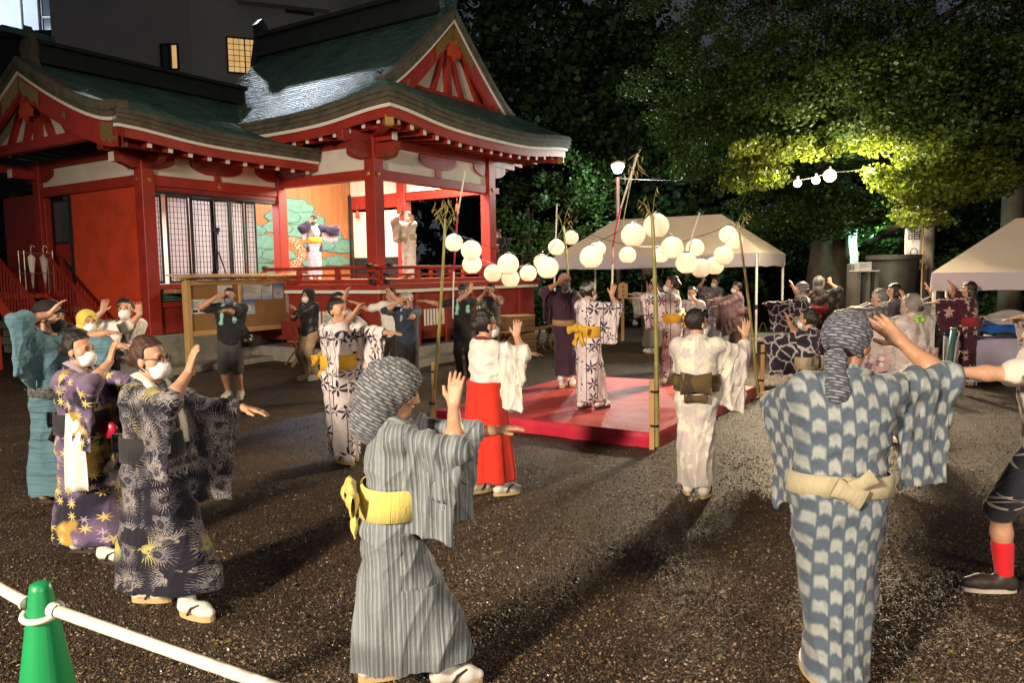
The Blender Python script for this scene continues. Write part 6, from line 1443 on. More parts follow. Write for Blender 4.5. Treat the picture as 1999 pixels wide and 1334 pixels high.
def F_maple(name, **kw):
    t = NT(name); uv, u, v = uv2(t); big = t.noise(uv, 4.2, 2, .4); b2 = t.noise(t.vmath('ADD', uv, (5, 3, 0)), 5.0, 2, .4); c = t.ramp(big, [(.44, (.012, .012, .028)), (.47, (.03, .025, .06)), (.50, (.10, .07, .14)), (.62, (.15, .115, .185))])
    c = t.mix(t.step(b2, .55, .62), c, (.36, .24, .05)); m = motif(t, uv, .085, .46, 7, .055, .4, 2.0, .0, .62, .7); m2 = motif(t, uv, .07, .46, 6, .05, .4, 7.0, .0, .35, .7)
    c = t.mix(m, c, (.52, .43, .15)); return finish(t, t.mix(m2, c, (.38, .3, .40)), **kw)
def F_mum(name, **kw):
    t = NT(name); uv, u, v = uv2(t); nz = t.noise(uv, 5, 3); c = (.008, .009, .02); d = t.vmath('ADD', uv, t.vmath('SCALE', t.vmath('SUBTRACT', t.noise(uv, 9, 2, out=1), (.5, .5, .5)), .05)); m = motif(t, d, .21, .62, 40, .013, .5, 1.0, .10, .8, .5); m2 = motif(t, d, .16, .60, 32, .014, .6, 6.0, .12, .75, .5); m3 = motif(t, d, .24, .42, 30, .014, .3, 3.0, .02, .35, .5); bk = t.step(t.noise(t.mapping(uv, (90, 90, 1)), 1.0, 2), .36, .5); m = t.math('MULTIPLY', m, bk); m2 = t.math('MULTIPLY', m2, bk)
    c = t.mix(m, c, (.34, .32, .32)); c = t.mix(m2, c, (.28, .27, .30)); return finish(t, t.mix(m3, c, (.45, .42, .14)), **kw)
def F_flower(name, base, c1, c2, size=.16, n=5, seed=0., keep=.6, wd=.13, **kw):
    t = NT(name); uv, u, v = uv2(t); a = t.noise(uv, 6, 4); c = t.ramp(a, [(.3, tuple(q*.8 for q in base)), (.7, base)]); m = motif(t, uv, size, .44, n, wd, .5, seed, .02, keep, .8); m2 = motif(t, uv, size*.62, .42, n, wd*.9, .5, seed+3, .02, keep*.7, .8)
    return finish(t, t.mix(m2, t.mix(m, c, c1), c2), **kw)
def F_swirl(name, base, c1, **kw):
    t = NT(name); uv, u, v = uv2(t); d = t.vmath('ADD', uv, t.vmath('SCALE', t.noise(uv, 6, 2, out=1), .13)); a = t.voro(d, 7.5, 'Distance', 'DISTANCE_TO_EDGE'); return finish(t, t.mix(t.step(a, .09, .03), base, c1), **kw)
def F_dash(name, base, c1, sx=.03, sy=.016, **kw):
    t = NT(name); uv, u, v = uv2(t); n = t.noise(t.mapping(uv, (18, 60, 1)), 1.2, 3, .7); x = t.math('FRACT', t.math('DIVIDE', v, sy)); r = t.math('FLOOR', t.math('DIVIDE', v, sy)); y = t.math('FRACT', t.math('ADD', t.math('DIVIDE', u, sx), t.math('MULTIPLY', r, .37)))
    m = t.math('MULTIPLY', t.step(t.math('ABSOLUTE', t.math('SUBTRACT', x, .5)), .30, .12), t.step(t.math('ABSOLUTE', t.math('SUBTRACT', y, .5)), .46, .3)); m = t.math('MULTIPLY', m, t.step(n, .36, .56)); return finish(t, t.mix(m, base, c1), **kw)
def F_cross(name, base, c1, **kw):
    t = NT(name); uv, u, v = uv2(t); m = motif(t, uv, .06, .42, 4, .09, .05, 0, 0, 1, .6); return finish(t, t.mix(m, base, c1), **kw)
def F_stain(name, base, c1, sc=9, **kw):
    t = NT(name); uv, u, v = uv2(t); a = t.noise(uv, sc, 2, .4); return finish(t, t.mix(t.step(a, .53, .6), base, c1), **kw)
FAB = {}
WHITEC = F_solid('white cotton', (.68, .66, .62)); MASKW = F_solid('white mask cloth', (.72, .72, .74)); TABI = F_solid('white tabi', (.72, .70, .66))
MASKG = F_solid('grey blue mask cloth', (.14, .18, .24)); MASKB = F_solid('black mask cloth', (.015, .015, .018)); BLACKC = F_solid('black jersey', (.013, .012, .015), .25)
SOLE = plain('sandal straw', (.48, .36, .18), .7, .2, .12, 12, .2, 80); SOLED = plain('dark sandal', (.05, .035, .03), .6, .3, .12, 12, .2, 80); STRAP = plain('dark strap', (.03, .025, .03), .6, .3, .1, 20); SHOE = plain('grey sneaker', (.36, .34, .31), .6, .3, .15, 16, .2, 60); SHOED = plain('black sneaker', (.03, .025, .022), .5, .35, .2, 16, .2, 60); RUBBER = plain('pale rubber', (.45, .42, .36), .6, .3, .1, 20)
EYEM = plain('dark eye', (.02, .014, .01), .15, .6, .1, 50, 0); BROWM = plain('eyebrow', (.02, .015, .012), .7, .2, .2, 50, 0); LIPM = plain('lips', (.34, .10, .08), .45, .4, .1, 40, 0); FRAME = plain('dark spectacle frame', (.03, .02, .015), .3, .5, .1, 30, 0)
GREYC = F_solid('charcoal cloth', (.05, .048, .05), .2); BEIGE = F_solid('beige cotton twill', (.36, .26, .16)); NAVYC = F_solid('dark blue shirt cloth', (.022, .032, .055), .2); DARKC = F_solid('dark trousers cloth', (.018, .016, .02), .25); KHAKI = F_solid('dull green trousers', (.10, .095, .07), .2)
MINT = F_solid('mint towel', (.22, .50, .42), .1); YELT = F_solid('yellow towel', (.60, .48, .09), .12)
def put_part(name, V, Q, mt, root, uv=None, smooth=True):
    return link(name, np_mesh(name, V, Q, smooth, uv), mt, root)
class Person: pass
def person(label, pos, H=1.62, yaw=0.0, Rr='brow', Ll='fwd', outfit='kimono', fab=None, obi=None, obi_kind='bow', hair='bun', hcol='black', head=None, mask=None, hat=None, hatm=None, feet=None, lean=(0, 0), twist=0.0,
           hyaw=0.0, hpitch=0.0, htilt=0.0, res=.012, skin=0, sleeve=.42, slR=None, slL=None, collar=None, tabi=True, sole=None, glasses=False, hip=(0, 0), sink=0.0, fat=1.0, extra=None, group='people dancing in the yard',
           lower=None, uvm=None, shoe=None, legs=False, hollow=True, cat='person', skirt_w=1.0, inner=None, face=True, hem=.10):
    s = H/1.65; th = -R(yaw); root = empty('person', pos, th, label, cat, group)
    RR, LLp = pose(Rr), pose(Ll, True)
    sh = np.array([lean[0], lean[1], -sink]); hp = np.array([hip[0], hip[1], -sink]); Tw = rotz(R(twist))
    def T(p): return np.asarray(p, float)*s
    nb = np.array([sh[0], sh[1]-.005, 1.375-sink]); S = {1: Tw@np.array([.165*fat**.3, 0, 0])+np.array([sh[0], sh[1], 1.335-sink]), -1: Tw@np.array([-.165*fat**.3, 0, 0])+np.array([sh[0], sh[1], 1.335-sink])}
    Mh = rotz(R(twist)-R(hyaw))@rotx(-R(hpitch))@roty(R(htilt)); hc = nb+np.array([0, .018, .145])+np.array([lean[0]*.12, lean[1]*.25, 0])
    def HD(p): return hc+Mh@np.asarray(p, float)
    arms = {}
    for sd, (w, e, hd, pn) in ((1, RR), (-1, LLp)):
        w = w.copy(); w = Tw@w+np.array([sh[0], sh[1], -sink]); E_, W_ = ik(S[sd], w, .272, .24, Tw@e); arms[sd] = (S[sd], E_, W_, nrm(Tw@hd), nrm(Tw@pn))
    ft = feet or ((-.085, -.02, 8), (.085, .03, -8)); zb = .032 if outfit in ('kimono', 'hakama') else .022
    ft = {-1: ft[0], 1: ft[1]}; legs_ = {}
    for sd in (-1, 1):
        fx, fy, fa = ft[sd]; ank = np.array([fx, fy-.02, .085+zb]); hj = np.array([.085*sd, 0, .87])+hp; kn, _ = ik(hj, ank, .42, .41, (math.sin(-R(fa))*.3, 1, 0)); kn = kn if outfit == 'wear' or legs else hj*.5+ank*.5; legs_[sd] = (hj, kn, ank, fa)
    # ---- body
    pts = [HD((0, 0, .13)), HD((0, .12, -.1)), nb]+[p for sd in (1, -1) for p in arms[sd][:3]]+[p for sd in (1, -1) for p in legs_[sd][:3]]+[arms[sd][2]+arms[sd][3]*.2 for sd in (1, -1)]
    pts = np.array(pts); lo, hi = pts.min(0)-.14, pts.max(0)+.14; lo[2] = -.03
    B = Fld(lo*s, hi*s, res*.76 if res < .0076 else res)
    c_ = lambda a, b, ra, rb, k=.03: B.cap(T(a), T(b), ra*s, rb*s, k*s)
    pel = np.array([0, 0, .9])+hp; chest = np.array([sh[0]*.85, sh[1]*.85, 1.2-sink])
    tk = .82 if outfit in ('kimono', 'hakama') else 1.0
    c_(pel+[-.05, 0, 0], pel+[.05, 0, 0], .115*tk*fat, .115*tk*fat); c_(pel, chest, .11*tk*fat, .115*tk*fat, .06); c_(chest+[-.06, 0, 0], chest+[.06, 0, 0], .105*tk*fat, .105*tk*fat, .06)
    kb = 1.0 if outfit == 'wear' else .74; c_(S[1]*.8+nb*.2, S[-1]*.8+nb*.2, .058*kb, .058*kb, .05); c_(nb+[0, 0, -.06], HD((0, -.012, -.065)), .060, .050, .04)
    for sd in (1, -1):
        a, e, w, hd, pn = arms[sd]; c_(a, e, .050*kb*fat**.5, .040*(kb*.4+.6), .03); c_(e, e*.62+w*.38, .040, .041, .03); c_(e*.62+w*.38, w, .041, .027, .03)
        hj, kn, ank, fa = legs_[sd]; c_(hj, kn, (.085 if outfit == 'wear' else .065)*fat**.7, .055 if outfit == 'wear' else .046, .04); kt = 1 if outfit == 'wear' else .72; c_(kn, kn*.6+ank*.4, .055*kt, .054*kt, .03); c_(kn*.6+ank*.4, ank, .054*kt, .035, .03)
        fd = rotz(R(fa))@np.array([0, 1, 0]); f0 = np.array([ft[sd][0], ft[sd][1], zb]); c_(ank, f0+fd*-.045+[0, 0, .032], .036, .032, .03); c_(f0+fd*-.04+[0, 0, .032], f0+fd*.10+[0, 0, .03], .033, .038, .03); c_(f0+fd*.10+[0, 0, .026], f0+fd*.155+[0, 0, .018], .034, .022, .03)
        # hand: palm, four fingers, thumb
        pn = nrm(pn-hd*np.dot(pn, hd)); sx = nrm(np.cross(hd, pn))*sd      # towards the thumb
        for q in (-.026, -.009, .009, .026): c_(w+sx*q*.6+hd*.01, w+sx*q+hd*.088, .0155, .0125, .014)
        curl = .30; fr = max(1.0, .62*res/s/.0088)
        for q, L_, kk in ((.029, .070, 0), (.0095, .078, 1), (-.0095, .073, 2), (-.028, .058, 3)):
            k0 = w+sx*q+hd*.088; d1 = nrm(hd+pn*.12+sx*q*4.5); d2 = nrm(hd+pn*(.12+curl)+sx*q*4.5); k1 = k0+d1*L_*.52; k2 = k1+d2*L_*.48; c_(k0, k1, .0100*fr, .0088*fr, .006); c_(k1, k2, .0088*fr, .0072*fr, .004)
        t0 = w+sx*.022+hd*.025; t1 = t0+nrm(sx*.75+hd*.65+pn*.25)*.045; t2 = t1+nrm(sx*.35+hd*.9+pn*.2)*.036; c_(t0, t1, .0145, .0115, .012); c_(t1, t2, .0112, .0085, .006)
    hs = 1.0
    def he(c, r, k=.02): B.ell(T(HD(c)), np.array(r)*s, k*s, Mh)
    def hk(a, b, ra, rb, k=.015): B.cap(T(HD(a)), T(HD(b)), ra*s, rb*s, k*s)
    he((0, -.014, .030), (.076, .094, .088)); he((0, .022, -.03), (.060, .068, .080), .03); he((0, .060, -.092), (.026, .024, .024), .03)
    hk((0, .084, .008), (0, .106, -.030), .008, .0125, .014); hk((-.012, .096, -.034), (.012, .096, -.034), .009, .009, .01); hk((-.034, .078, .024), (.034, .078, .024), .011, .011, .016)
    for x in (-.046, .046): he((x, .052, -.022), (.026, .026, .024), .02)
    hk((-.018, .082, -.060), (.018, .082, -.060), .0075, .0075, .008); 
    for x in (-1, 1):
        he((x*.077, -.006, -.012), (.011, .021, .033), .01)
        B.cut(f_ell(T(HD((x*.032, .098, .004))), np.array([.017, .016, .011])*s, Mh), T(HD((x*.032, .098, .004)))-.025, T(HD((x*.032, .098, .004)))+.025, .01)
    V, Q = B.mesh(); V = relax(V, Q, 1, .35); body = put_part('body', V, Q, skin_mat(skin), root)
    # ---- head pieces
    def hfield(m=.20, zlo=-.2):
        c = T(hc); return Fld(c-m*s*np.array([1, 1, 1.3]), c+m*s*np.array([1, 1, 1.1]), min(res, .009))
    Mi = Mh.T
    def hlocal(fn):                         # fn in head coordinates (metres of a 1.65 m person)
        def f(X, Y, Z):
            x, y, z = X/s-hc[0], Y/s-hc[1], Z/s-hc[2]
            return fn(Mi[0][0]*x+Mi[0][1]*y+Mi[0][2]*z, Mi[1][0]*x+Mi[1][1]*y+Mi[1][2]*z, Mi[2][0]*x+Mi[2][1]*y+Mi[2][2]*z)*s
        return f
    skull = lambda x, y, z, o=0.0: np.minimum(f_ell(np.array([0, -.014, .030]), (.076+o, .094+o, .088+o))(x, y, z), f_ell(np.array([0, .022, -.03]), (.060+o, .068+o, .080+o))(x, y, z))
    def hpart(name, fn, mt, parent=root, m=.2, uvm=None, rl=2, jit=.0):
        fl = hfield(m); c = T(hc); fl.union(hlocal(fn), c-.5, c+.5, 0); V, Q = fl.mesh()
        if len(V) == 0: return None
        V = relax(V, Q, rl, .5)
        if jit:
            N = vnormals(V, Q); V = V+N*(jit*np.sin(V[:, 0]*130)*np.sin(V[:, 2]*90+V[:, 1]*110))[:, None]
        L = (V/s-hc)@Mh; uv_ = np.stack([np.arctan2(L[:, 0], -L[:, 1])*.10, L[:, 2]+.3*L[:, 1]], 1); return put_part(name, V, Q, mt, parent, uv_[Q].reshape(-1, 2))
    if hair:
        hm = hair_mat(hcol)
        if hair in ('short', 'shaved'):
            o = .013 if hair == 'short' else .004
            hf = lambda x, y, z: np.maximum(np.minimum(skull(x, y, z, o), 9), np.minimum(.050+.30*np.maximum(y, 0)-z, np.maximum(y-.008, -(z+.062))))
        elif hair == 'bun':
            hf = lambda x, y, z: np.minimum(np.maximum(skull(x, y, z, .013), np.minimum(.060+.42*np.maximum(y, 0)-z, np.maximum(y-.012, -(z+.07)))), np.minimum(f_ell(np.array([0, -.105, .0]), (.055, .045, .05))(x, y, z), f_ell(np.array([0, -.03, .10]), (.062, .07, .045))(x, y, z)))
        elif hair == 'bob':
            hf = lambda x, y, z: np.maximum(np.minimum(f_ell(np.array([0, -.014, .028]), (.096, .112, .105))(x, y, z), f_ell(np.array([0, -.03, -.05]), (.098, .085, .095))(x, y, z)), np.minimum(.056-z, np.maximum(y-.030, -(z+.125))))
        else:                                # long
            hf = lambda x, y, z: np.minimum(np.maximum(np.minimum(f_ell(np.array([0, -.014, .028]), (.094, .110, .104))(x, y, z), f_ell(np.array([0, -.045, -.09]), (.10, .07, .16))(x, y, z)), np.minimum(.056-z, y-.026)), f_ell(np.array([0, -.085, -.14]), (.085, .035, .14))(x, y, z))
        hpart('hair', hf, hm, m=.24 if hair == 'long' else .2, jit=.0025)
    if hat == 'tenugui':                     # cloth bound round the head with a tail on the nape
        hw = lambda x, y, z: np.minimum(np.maximum(skull(x, y, z, .020), np.minimum(.040-z-.0*y, np.maximum(y*1.0-.004-.55*(z+.02), -(z+.055)-.5*(y+.03)))), np.minimum(f_ell(np.array([0, -.10, -.075]), (.05, .035, .055))(x, y, z), f_cap(np.array([.0, -.105, -.07]), np.array([.03, -.12, -.20]), .035, .05)(x, y, z)))
        hpart('headscarf', hw, hatm, m=.24, jit=.003)
    elif hat == 'hood':                      # big loose cloth falling on the shoulders
        hw = lambda x, y, z: np.maximum(np.minimum(f_ell(np.array([0, -.03, .035]), (.118, .145, .125))(x, y, z), f_cap(np.array([0, -.075, -.02]), np.array([0, -.09, -.17]), .125, .105)(x, y, z)), -f_ell(np.array([0, .13, -.05]), (.088, .12, .13))(x, y, z))
        hpart('headscarf', hw, hatm, m=.30, jit=.004)
    elif hat == 'band':
        hpart('headscarf', lambda x, y, z: np.maximum(skull(x, y, z, .021), np.maximum(np.abs(y*.5+.05-z*1.0+.035)-.032, -z-.03)), hatm)
    elif hat == 'wrap':
        hpart('headscarf', lambda x, y, z: np.maximum(skull(x, y, z, .022), .038-z-.12*(.05-y)), hatm, jit=.002)
    elif hat == 'cap':
        hpart('cap', lambda x, y, z: np.minimum(np.maximum(skull(x, y, z, .022), .042-z+.25*np.minimum(y, 0)), np.maximum(f_ell(np.array([0, .10, .052]), (.075, .075, .02))(x, y, z), .03-y)), hatm or BLACKC)
    elif hat == 'fedora':
        hpart('hat', lambda x, y, z: np.minimum(np.maximum(f_ell(np.array([0, -.012, .06]), (.088, .106, .085))(x, y, z), .045-z), f_ell(np.array([0, -.005, .050]), (.128, .150, .010))(x, y, z)), hatm or BLACKC, m=.24)
    elif hat == 'towel':
        hpart('headscarf', lambda x, y, z: np.maximum(np.minimum(f_ell(np.array([0, -.02, .035]), (.108, .122, .115))(x, y, z), f_ell(np.array([0, -.04, -.07]), (.115, .09, .11))(x, y, z)), -f_ell(np.array([0, .14, -.035]), (.078, .115, .125))(x, y, z)), hatm, m=.25, jit=.002)
    if hat in ('rain', 'rainpoint') or (isinstance(extra, dict) and extra.get('rain')):
        ps = -.16 if hat == 'rainpoint' else 0
        def rf(x, y, z):
            d = np.minimum(f_ell(np.array([0, -.02, .035]), (.118, .128, .128))(x, y, z), f_ell(np.array([0, -.03, -.09]), (.112, .105, .10))(x, y, z))
            if ps: d = np.minimum(d, f_cap(np.array([0, -.02, .1]), np.array([0, .18, .08]), .06, .008)(x, y, z))
            return np.maximum(np.maximum(np.abs(d)-.0022, -f_ell(np.array([0, .17, -.05]), (.075, .12, .12))(x, y, z)), -(z+.155))
        fl = Fld(T(hc)-.26*s, T(hc)+.26*s, .006 if res < .013 else .007); fl.union(hlocal(lambda x, y, z: np.maximum(np.minimum(f_ell(np.array([0, -.02, .035]), (.116, .126, .126))(x, y, z), f_ell(np.array([0, -.03, -.08]), (.110, .105, .10))(x, y, z)), -f_ell(np.array([0, .17, -.05]), (.075, .12, .12))(x, y, z)) if not ps else np.maximum(np.minimum(np.minimum(f_ell(np.array([0, -.02, .035]), (.116, .126, .126))(x, y, z), f_ell(np.array([0, -.03, -.08]), (.110, .105, .10))(x, y, z)), f_cap(np.array([0, -.0, .1]), np.array([0, .16, .09]), .07, .006)(x, y, z)), -f_ell(np.array([0, .17, -.05]), (.075, .12, .12))(x, y, z))), T(hc)-.5, T(hc)+.5, 0)
        V, Q = fl.mesh(); V = relax(V, Q, 2); N = vnormals(V, Q); V = V+N*(.004*np.sin(V[:, 0]*60+V[:, 2]*25)*np.sin(V[:, 1]*50))[:, None]
        put_part('rain_hood', V, Q, MT['film'], root, np.zeros((len(Q)*4, 2)))
    if mask is not None:
        mk = hpart('face_mask', lambda x, y, z: np.maximum(np.maximum(np.minimum(f_ell(np.array([0, .046, -.058]), (.066, .078, .068))(x, y, z), f_cap(np.array([0, .085, -.008]), np.array([0, .112, -.034]), .008, .013)(x, y, z)), np.maximum(z+.010-.25*np.abs(x)*0, -(z+.120))), .022-y-.15*z)+.0012*np.sin(z*420)*(np.abs(x) < .05), mask)
        m = MB()
        for x in (-1, 1): m.tube([T(HD(p)) for p in ((x*.066, .03, -.03), (x*.079, .005, .0), (x*.084, -.02, .005), (x*.081, -.018, -.03), (x*.064, .03, -.08))], .0022*s, 4)
        if mk is not None: m.build('strap', mask, mk)
    if face:
        for x in (-1, 1):
            m = MB(); m.lathe([(0, -.0065), (.009, -.004), (.0125, 0), (.009, .004), (0, .0065)], 10); e = m.build('eye', EYEM, root, True); e.location = T(HD((x*.032, .0835, .004))); e.rotation_euler = Matrix(Mh.tolist()).to_euler(); e.scale = (s, s*.6, s)
            m = MB(); m.tube([T(HD(p)) for p in ((x*.016, .091, .022), (x*.032, .091, .027), (x*.05, .077, .022))], [.003*s, .004*s, .002*s], 5); m.build('eyebrow', BROWM, root)
        if mask is None:
            m = MB(); m.tube([T(HD(p)) for p in ((-.022, .083, -.058), (0, .091, -.057), (.022, .083, -.058))], [.002*s, .005*s, .002*s], 6); m.build('lips', LIPM, root, True)
    if glasses:
        m = MB()
        for x in (-1, 1):
            m.tube([T(HD((x*.033+.025*math.cos(a), .103-.02*abs(math.cos(a)*.5+.5*x*0), .002+.019*math.sin(a)))) for a in np.linspace(0, 6.2832, 15)], .0022*s, 5, False); m.tube([T(HD(p)) for p in ((x*.058, .095, .006), (x*.078, .03, .006), (x*.080, -.02, -.0))], .0022*s, 5)
        m.tube([T(HD(p)) for p in ((-.009, .108, .004), (.009, .108, .004))], .002*s, 5); m.build('spectacles', FRAME, root)
    # ---- torso lines used by clothes
    hm_ = hem
    zt = np.array([.84, .90, .98, 1.06, 1.14, 1.22, 1.29, 1.345, 1.385])-sink
    al = np.clip((zt+sink-.88)/.46, 0, 1); tcx = hp[0]*(1-al)+sh[0]*al; tcy = hp[1]*(1-al)+sh[1]*al; trot = R(twist)*al
    if outfit in ('kimono', 'hakama'):
        ta = np.array([.168, .172, .166, .168, .176, .184, .184, .150, .085])*fat; tb_ = np.array([.128, .132, .124, .122, .128, .130, .120, .092, .072])*fat
    else:
        ta = np.array([.165, .170, .165, .165, .175, .185, .185, .150, .080])*fat; tb_ = np.array([.120, .122, .118, .118, .124, .126, .116, .088, .066])*fat
    def garment(name, prims, mt, lo, hi, uvfn, h=None, amp=.0085, cuts=(), parent=root, rl=1, flat=None):
        h = h or res; fl = Fld(np.asarray(lo)*s, np.asarray(hi)*s, h)
        def W(fn): return lambda X, Y, Z: fn(X/s, Y/s, Z/s)*s
        for fn, a, b, k in prims: fl.union(W(fn), np.asarray(a)*s, np.asarray(b)*s, k*s)
        if flat is not None: fl.cut(lambda X, Y, Z: Z-flat*s, np.array([-2, -2, -1.]), np.array([2, 2, flat*s+.03]))
        for fn, a, b in cuts: fl.cut(W(fn), np.asarray(a)*s, np.asarray(b)*s, .004)
        V, Q = fl.mesh(); V = relax(V, Q, rl, .5); N = vnormals(V, Q); P = V/s; uv, fold = uvfn(P); V = V+N*(fold*amp*s)[:, None]
        fc = P[Q].mean(1); uvf, _ = uvfn(fc, True); q4 = uvfn.loops(P, Q, fc); return put_part(name, V, Q, mt, parent, q4*s)
    sl_pts = {}
    for sd, se in ((1, slR), (-1, slL)):
        a, e, w, hd, pn = arms[sd]; up_ = (w-e)[2]/np.linalg.norm(w-e)
        if se is None: se = 1.75 if up_ < .45 else 1.18
        P = [a, a*.5+e*.5, e]; 
        if se > 1: P += [e+(w-e)*(se-1)*.5, e+(w-e)*(se-1)]
        sl_pts[sd] = np.array(P)
    class UVF:
        def __init__(u, sleeves=True): u.sl = sleeves
        def region(u, P):
            if not u.sl: return np.zeros(len(P), int)
            r = np.zeros(len(P), int)
            for sd in (1, -1):
                a, e = arms[sd][0], arms[sd][1]; ax_ = nrm((sl_pts[sd][-1]-a)*[1, 1, .3]); d = (P-a)@ax_; side_ = sd*((P-np.array([sh[0], sh[1], 0]))@(Tw@np.array([1., 0, 0])))
                r[(d > .035) & (side_ > -.02) & (P[:, 2] > .55)] = 1 if sd == 1 else 2
            return r
        def coords(u, P, reg):
            al_ = np.clip((P[:, 2]+sink-.88)/.46, 0, 1); cx_ = hp[0]*(1-al_)+sh[0]*al_; cy_ = hp[1]*(1-al_)+sh[1]*al_
            th_ = np.arctan2(P[:, 0]-cx_, P[:, 1]-cy_); U = th_*.165 if uvm is None else P[:, 0]*uvm[0]+P[:, 1]*uvm[1]; Vv = P[:, 2].copy()
            for k, sd in ((1, 1), (2, -1)):
                m = reg == k
                if m.any():
                    a = arms[sd][0]; ax_ = nrm((sl_pts[sd][-1]-a)*[1, 1, .0]+1e-6); U = np.where(m, (P-a)@ax_+.07*np.abs((P-a)@np.cross(ax_, (0, 0, 1)))*4, U); Vv = np.where(m, P[:, 2]*1.0, Vv)
            return np.stack([U, Vv], 1)
        def __call__(u, P, nofold=False):
            reg = u.region(P); c = u.coords(P, reg); z = P[:, 2]
            U_, V2 = c[:, 0], z; wv = np.sin(V2*6.1+sd_phase)*.9+np.sin(U_*9+V2*3.7)*.7; rg = lambda x: 1-2*np.abs(np.sin(x))**.7
            lowf = np.clip((.95-z)*1.5, 0, 1)
            f0 = (rg(U_*19+wv+sd_phase)*1.0+rg(U_*33+V2*2.3+wv*1.4)*.6)*lowf+(rg(U_*11+V2*17+wv)*.75+rg(-U_*13+V2*21+wv*1.3+2)*.6)*(1-lowf)*.8+rg(V2*30+U_*9*np.sin(V2*3)+wv)*.55*np.exp(-((z-.99)/.13)**2)+rg(V2*15+U_*7+wv*1.6)*.35*lowf
            f1 = rg(U_*15+V2*5+wv)*.9+rg(U_*27-V2*11+wv*1.5+1)*.7+rg(V2*19+U_*8)*.35
            f = np.where(reg == 0, f0, f1)
            return c, f
        def loops(u, P, Q, fc):
            reg = u.region(fc); out = np.zeros((len(Q), 4, 2))
            for k in range(4): out[:, k] = u.coords(P[Q[:, k]], reg)
            per = 2*math.pi*.165 if uvm is None else 1e9; d = out[:, :, 0]-out[:, :1, 0]; adj = np.where(d > per/2, -per, np.where(d < -per/2, per, 0)); out[:, :, 0] += np.where((reg == 0)[:, None], adj, 0)
            return out.reshape(-1, 2)
    sd_phase = (abs(hash(label)) % 7) if False else (len(label) % 7)
    ctr = np.array([sh[0], sh[1], 0])
    def torso_prim(o=0.0, z0=None): return (loft(zt, tcx, tcy, ta+o, tb_+o, trot), (-.32+min(hp[0], sh[0]), -.26+min(hp[1], sh[1]), zt[0]), (.32+max(hp[0], sh[0]), .26+max(hp[1], sh[1]), zt[-1]+.02), .03)
    def capf(a, b, ra, rb, k=.05):
        a, b = np.asarray(a), np.asarray(b); r = max(ra, rb); return (f_cap(a, b, ra, rb), np.minimum(a, b)-r, np.maximum(a, b)+r, k)
    def sleeve_prims(sd, drop, r0=.064, r1=.062, inn=False):
        rb_ = max(.0125, 1.05*res/s)
        P = sl_pts[sd]; out = []; n = len(P); o = -.013 if inn else 0
        for i in range(n-1):
            t0, t1 = i/(n-1), (i+1)/(n-1)
            if inn and t0 < .30: continue
            out.append(capf(P[i], P[i+1], r0+(r1-r0)*t0+o, r0+(r1-r0)*t1+o, .0 if inn else .045))
        if drop > .05:
            sway = np.array([.0, -.06, -1.0]); g_ = nrm(sway)
            a0 = P[0]*.62+P[1]*.38; pp = [a0]+list(P[1:])
            for i in range(len(pp)-1):
                a, b = pp[i], pp[i+1]
                if inn and i == 0: continue
                if inn: a = a*.9+b*.1
                if inn and i == len(pp)-2: b = b+nrm(b-a)*.05
                h_ = b-a; hx = h_-g_*np.dot(h_, g_); L2 = np.dot(hx, hx)
                if L2 < .03**2: continue
                dd = drop-(.02 if inn else 0)
                def f(X, Y, Z, a=a, h_=h_, hx=hx, L2=L2, dd=dd):
                    x, y, z = X-a[0], Y-a[1], Z-a[2]; u = np.clip((x*hx[0]+y*hx[1]+z*hx[2])/L2, 0, 1)
                    x, y, z = x-u*h_[0], y-u*h_[1], z-u*h_[2]; t = np.clip(x*g_[0]+y*g_[1]+z*g_[2], 0, dd); rr_ = .050-(.050-rb_)*np.clip(t/dd*1.6, 0, 1)+o
                    return np.sqrt((x-t*g_[0])**2+(y-t*g_[1])**2+(z-t*g_[2])**2)-rr_
                E = np.array([a, b, a+g_*dd, b+g_*dd]); out.append((f, E.min(0)-.08, E.max(0)+.08, .0 if inn else .03))
        return out
    if outfit in ('kimono', 'hakama'):
        fxs = [ft[-1][0], ft[1][0]]; fys = [ft[-1][1], ft[1][1]]; fm = np.array([np.mean(fxs), np.mean(fys)]); sw = max(abs(fxs[1]-fxs[0])/2+.085, .14)*skirt_w; sd_ = max(abs(fys[1]-fys[0])/2+.13, .15)
        zs = np.array([hm_, .25, .45, .65, .84-sink, .98-sink]); tt = np.clip((zs-.12)/.74, 0, 1); cx_ = fm[0]*(1-tt)+hp[0]*tt; cy_ = (fm[1]+.02)*(1-tt)+hp[1]*tt
        w_ = np.interp(zs, [hm_, .25, .5, .8-sink, 1.0-sink], [sw, sw*.97, (sw+.172)/2, .174, .168])*fat**.8; d_ = np.interp(zs, [hm_, .25, .5, .8-sink, 1.0-sink], [sd_, sd_*.95, (sd_+.136)/2, .136, .125])*fat**.8
        skirt_ = (loft(zs, cx_, cy_, w_, d_, None, 2.4, .012), (cx_.min()-.42, cy_.min()-.42, hm_-.02), (cx_.max()+.42, cy_.max()+.42, 1.0), .04)
        lowp = [skirt_]+[capf(hp+[x, -.045, .86], hp+[x, -.03, .80], .105*fat, .10*fat, .07) for x in (-.055, .055)]
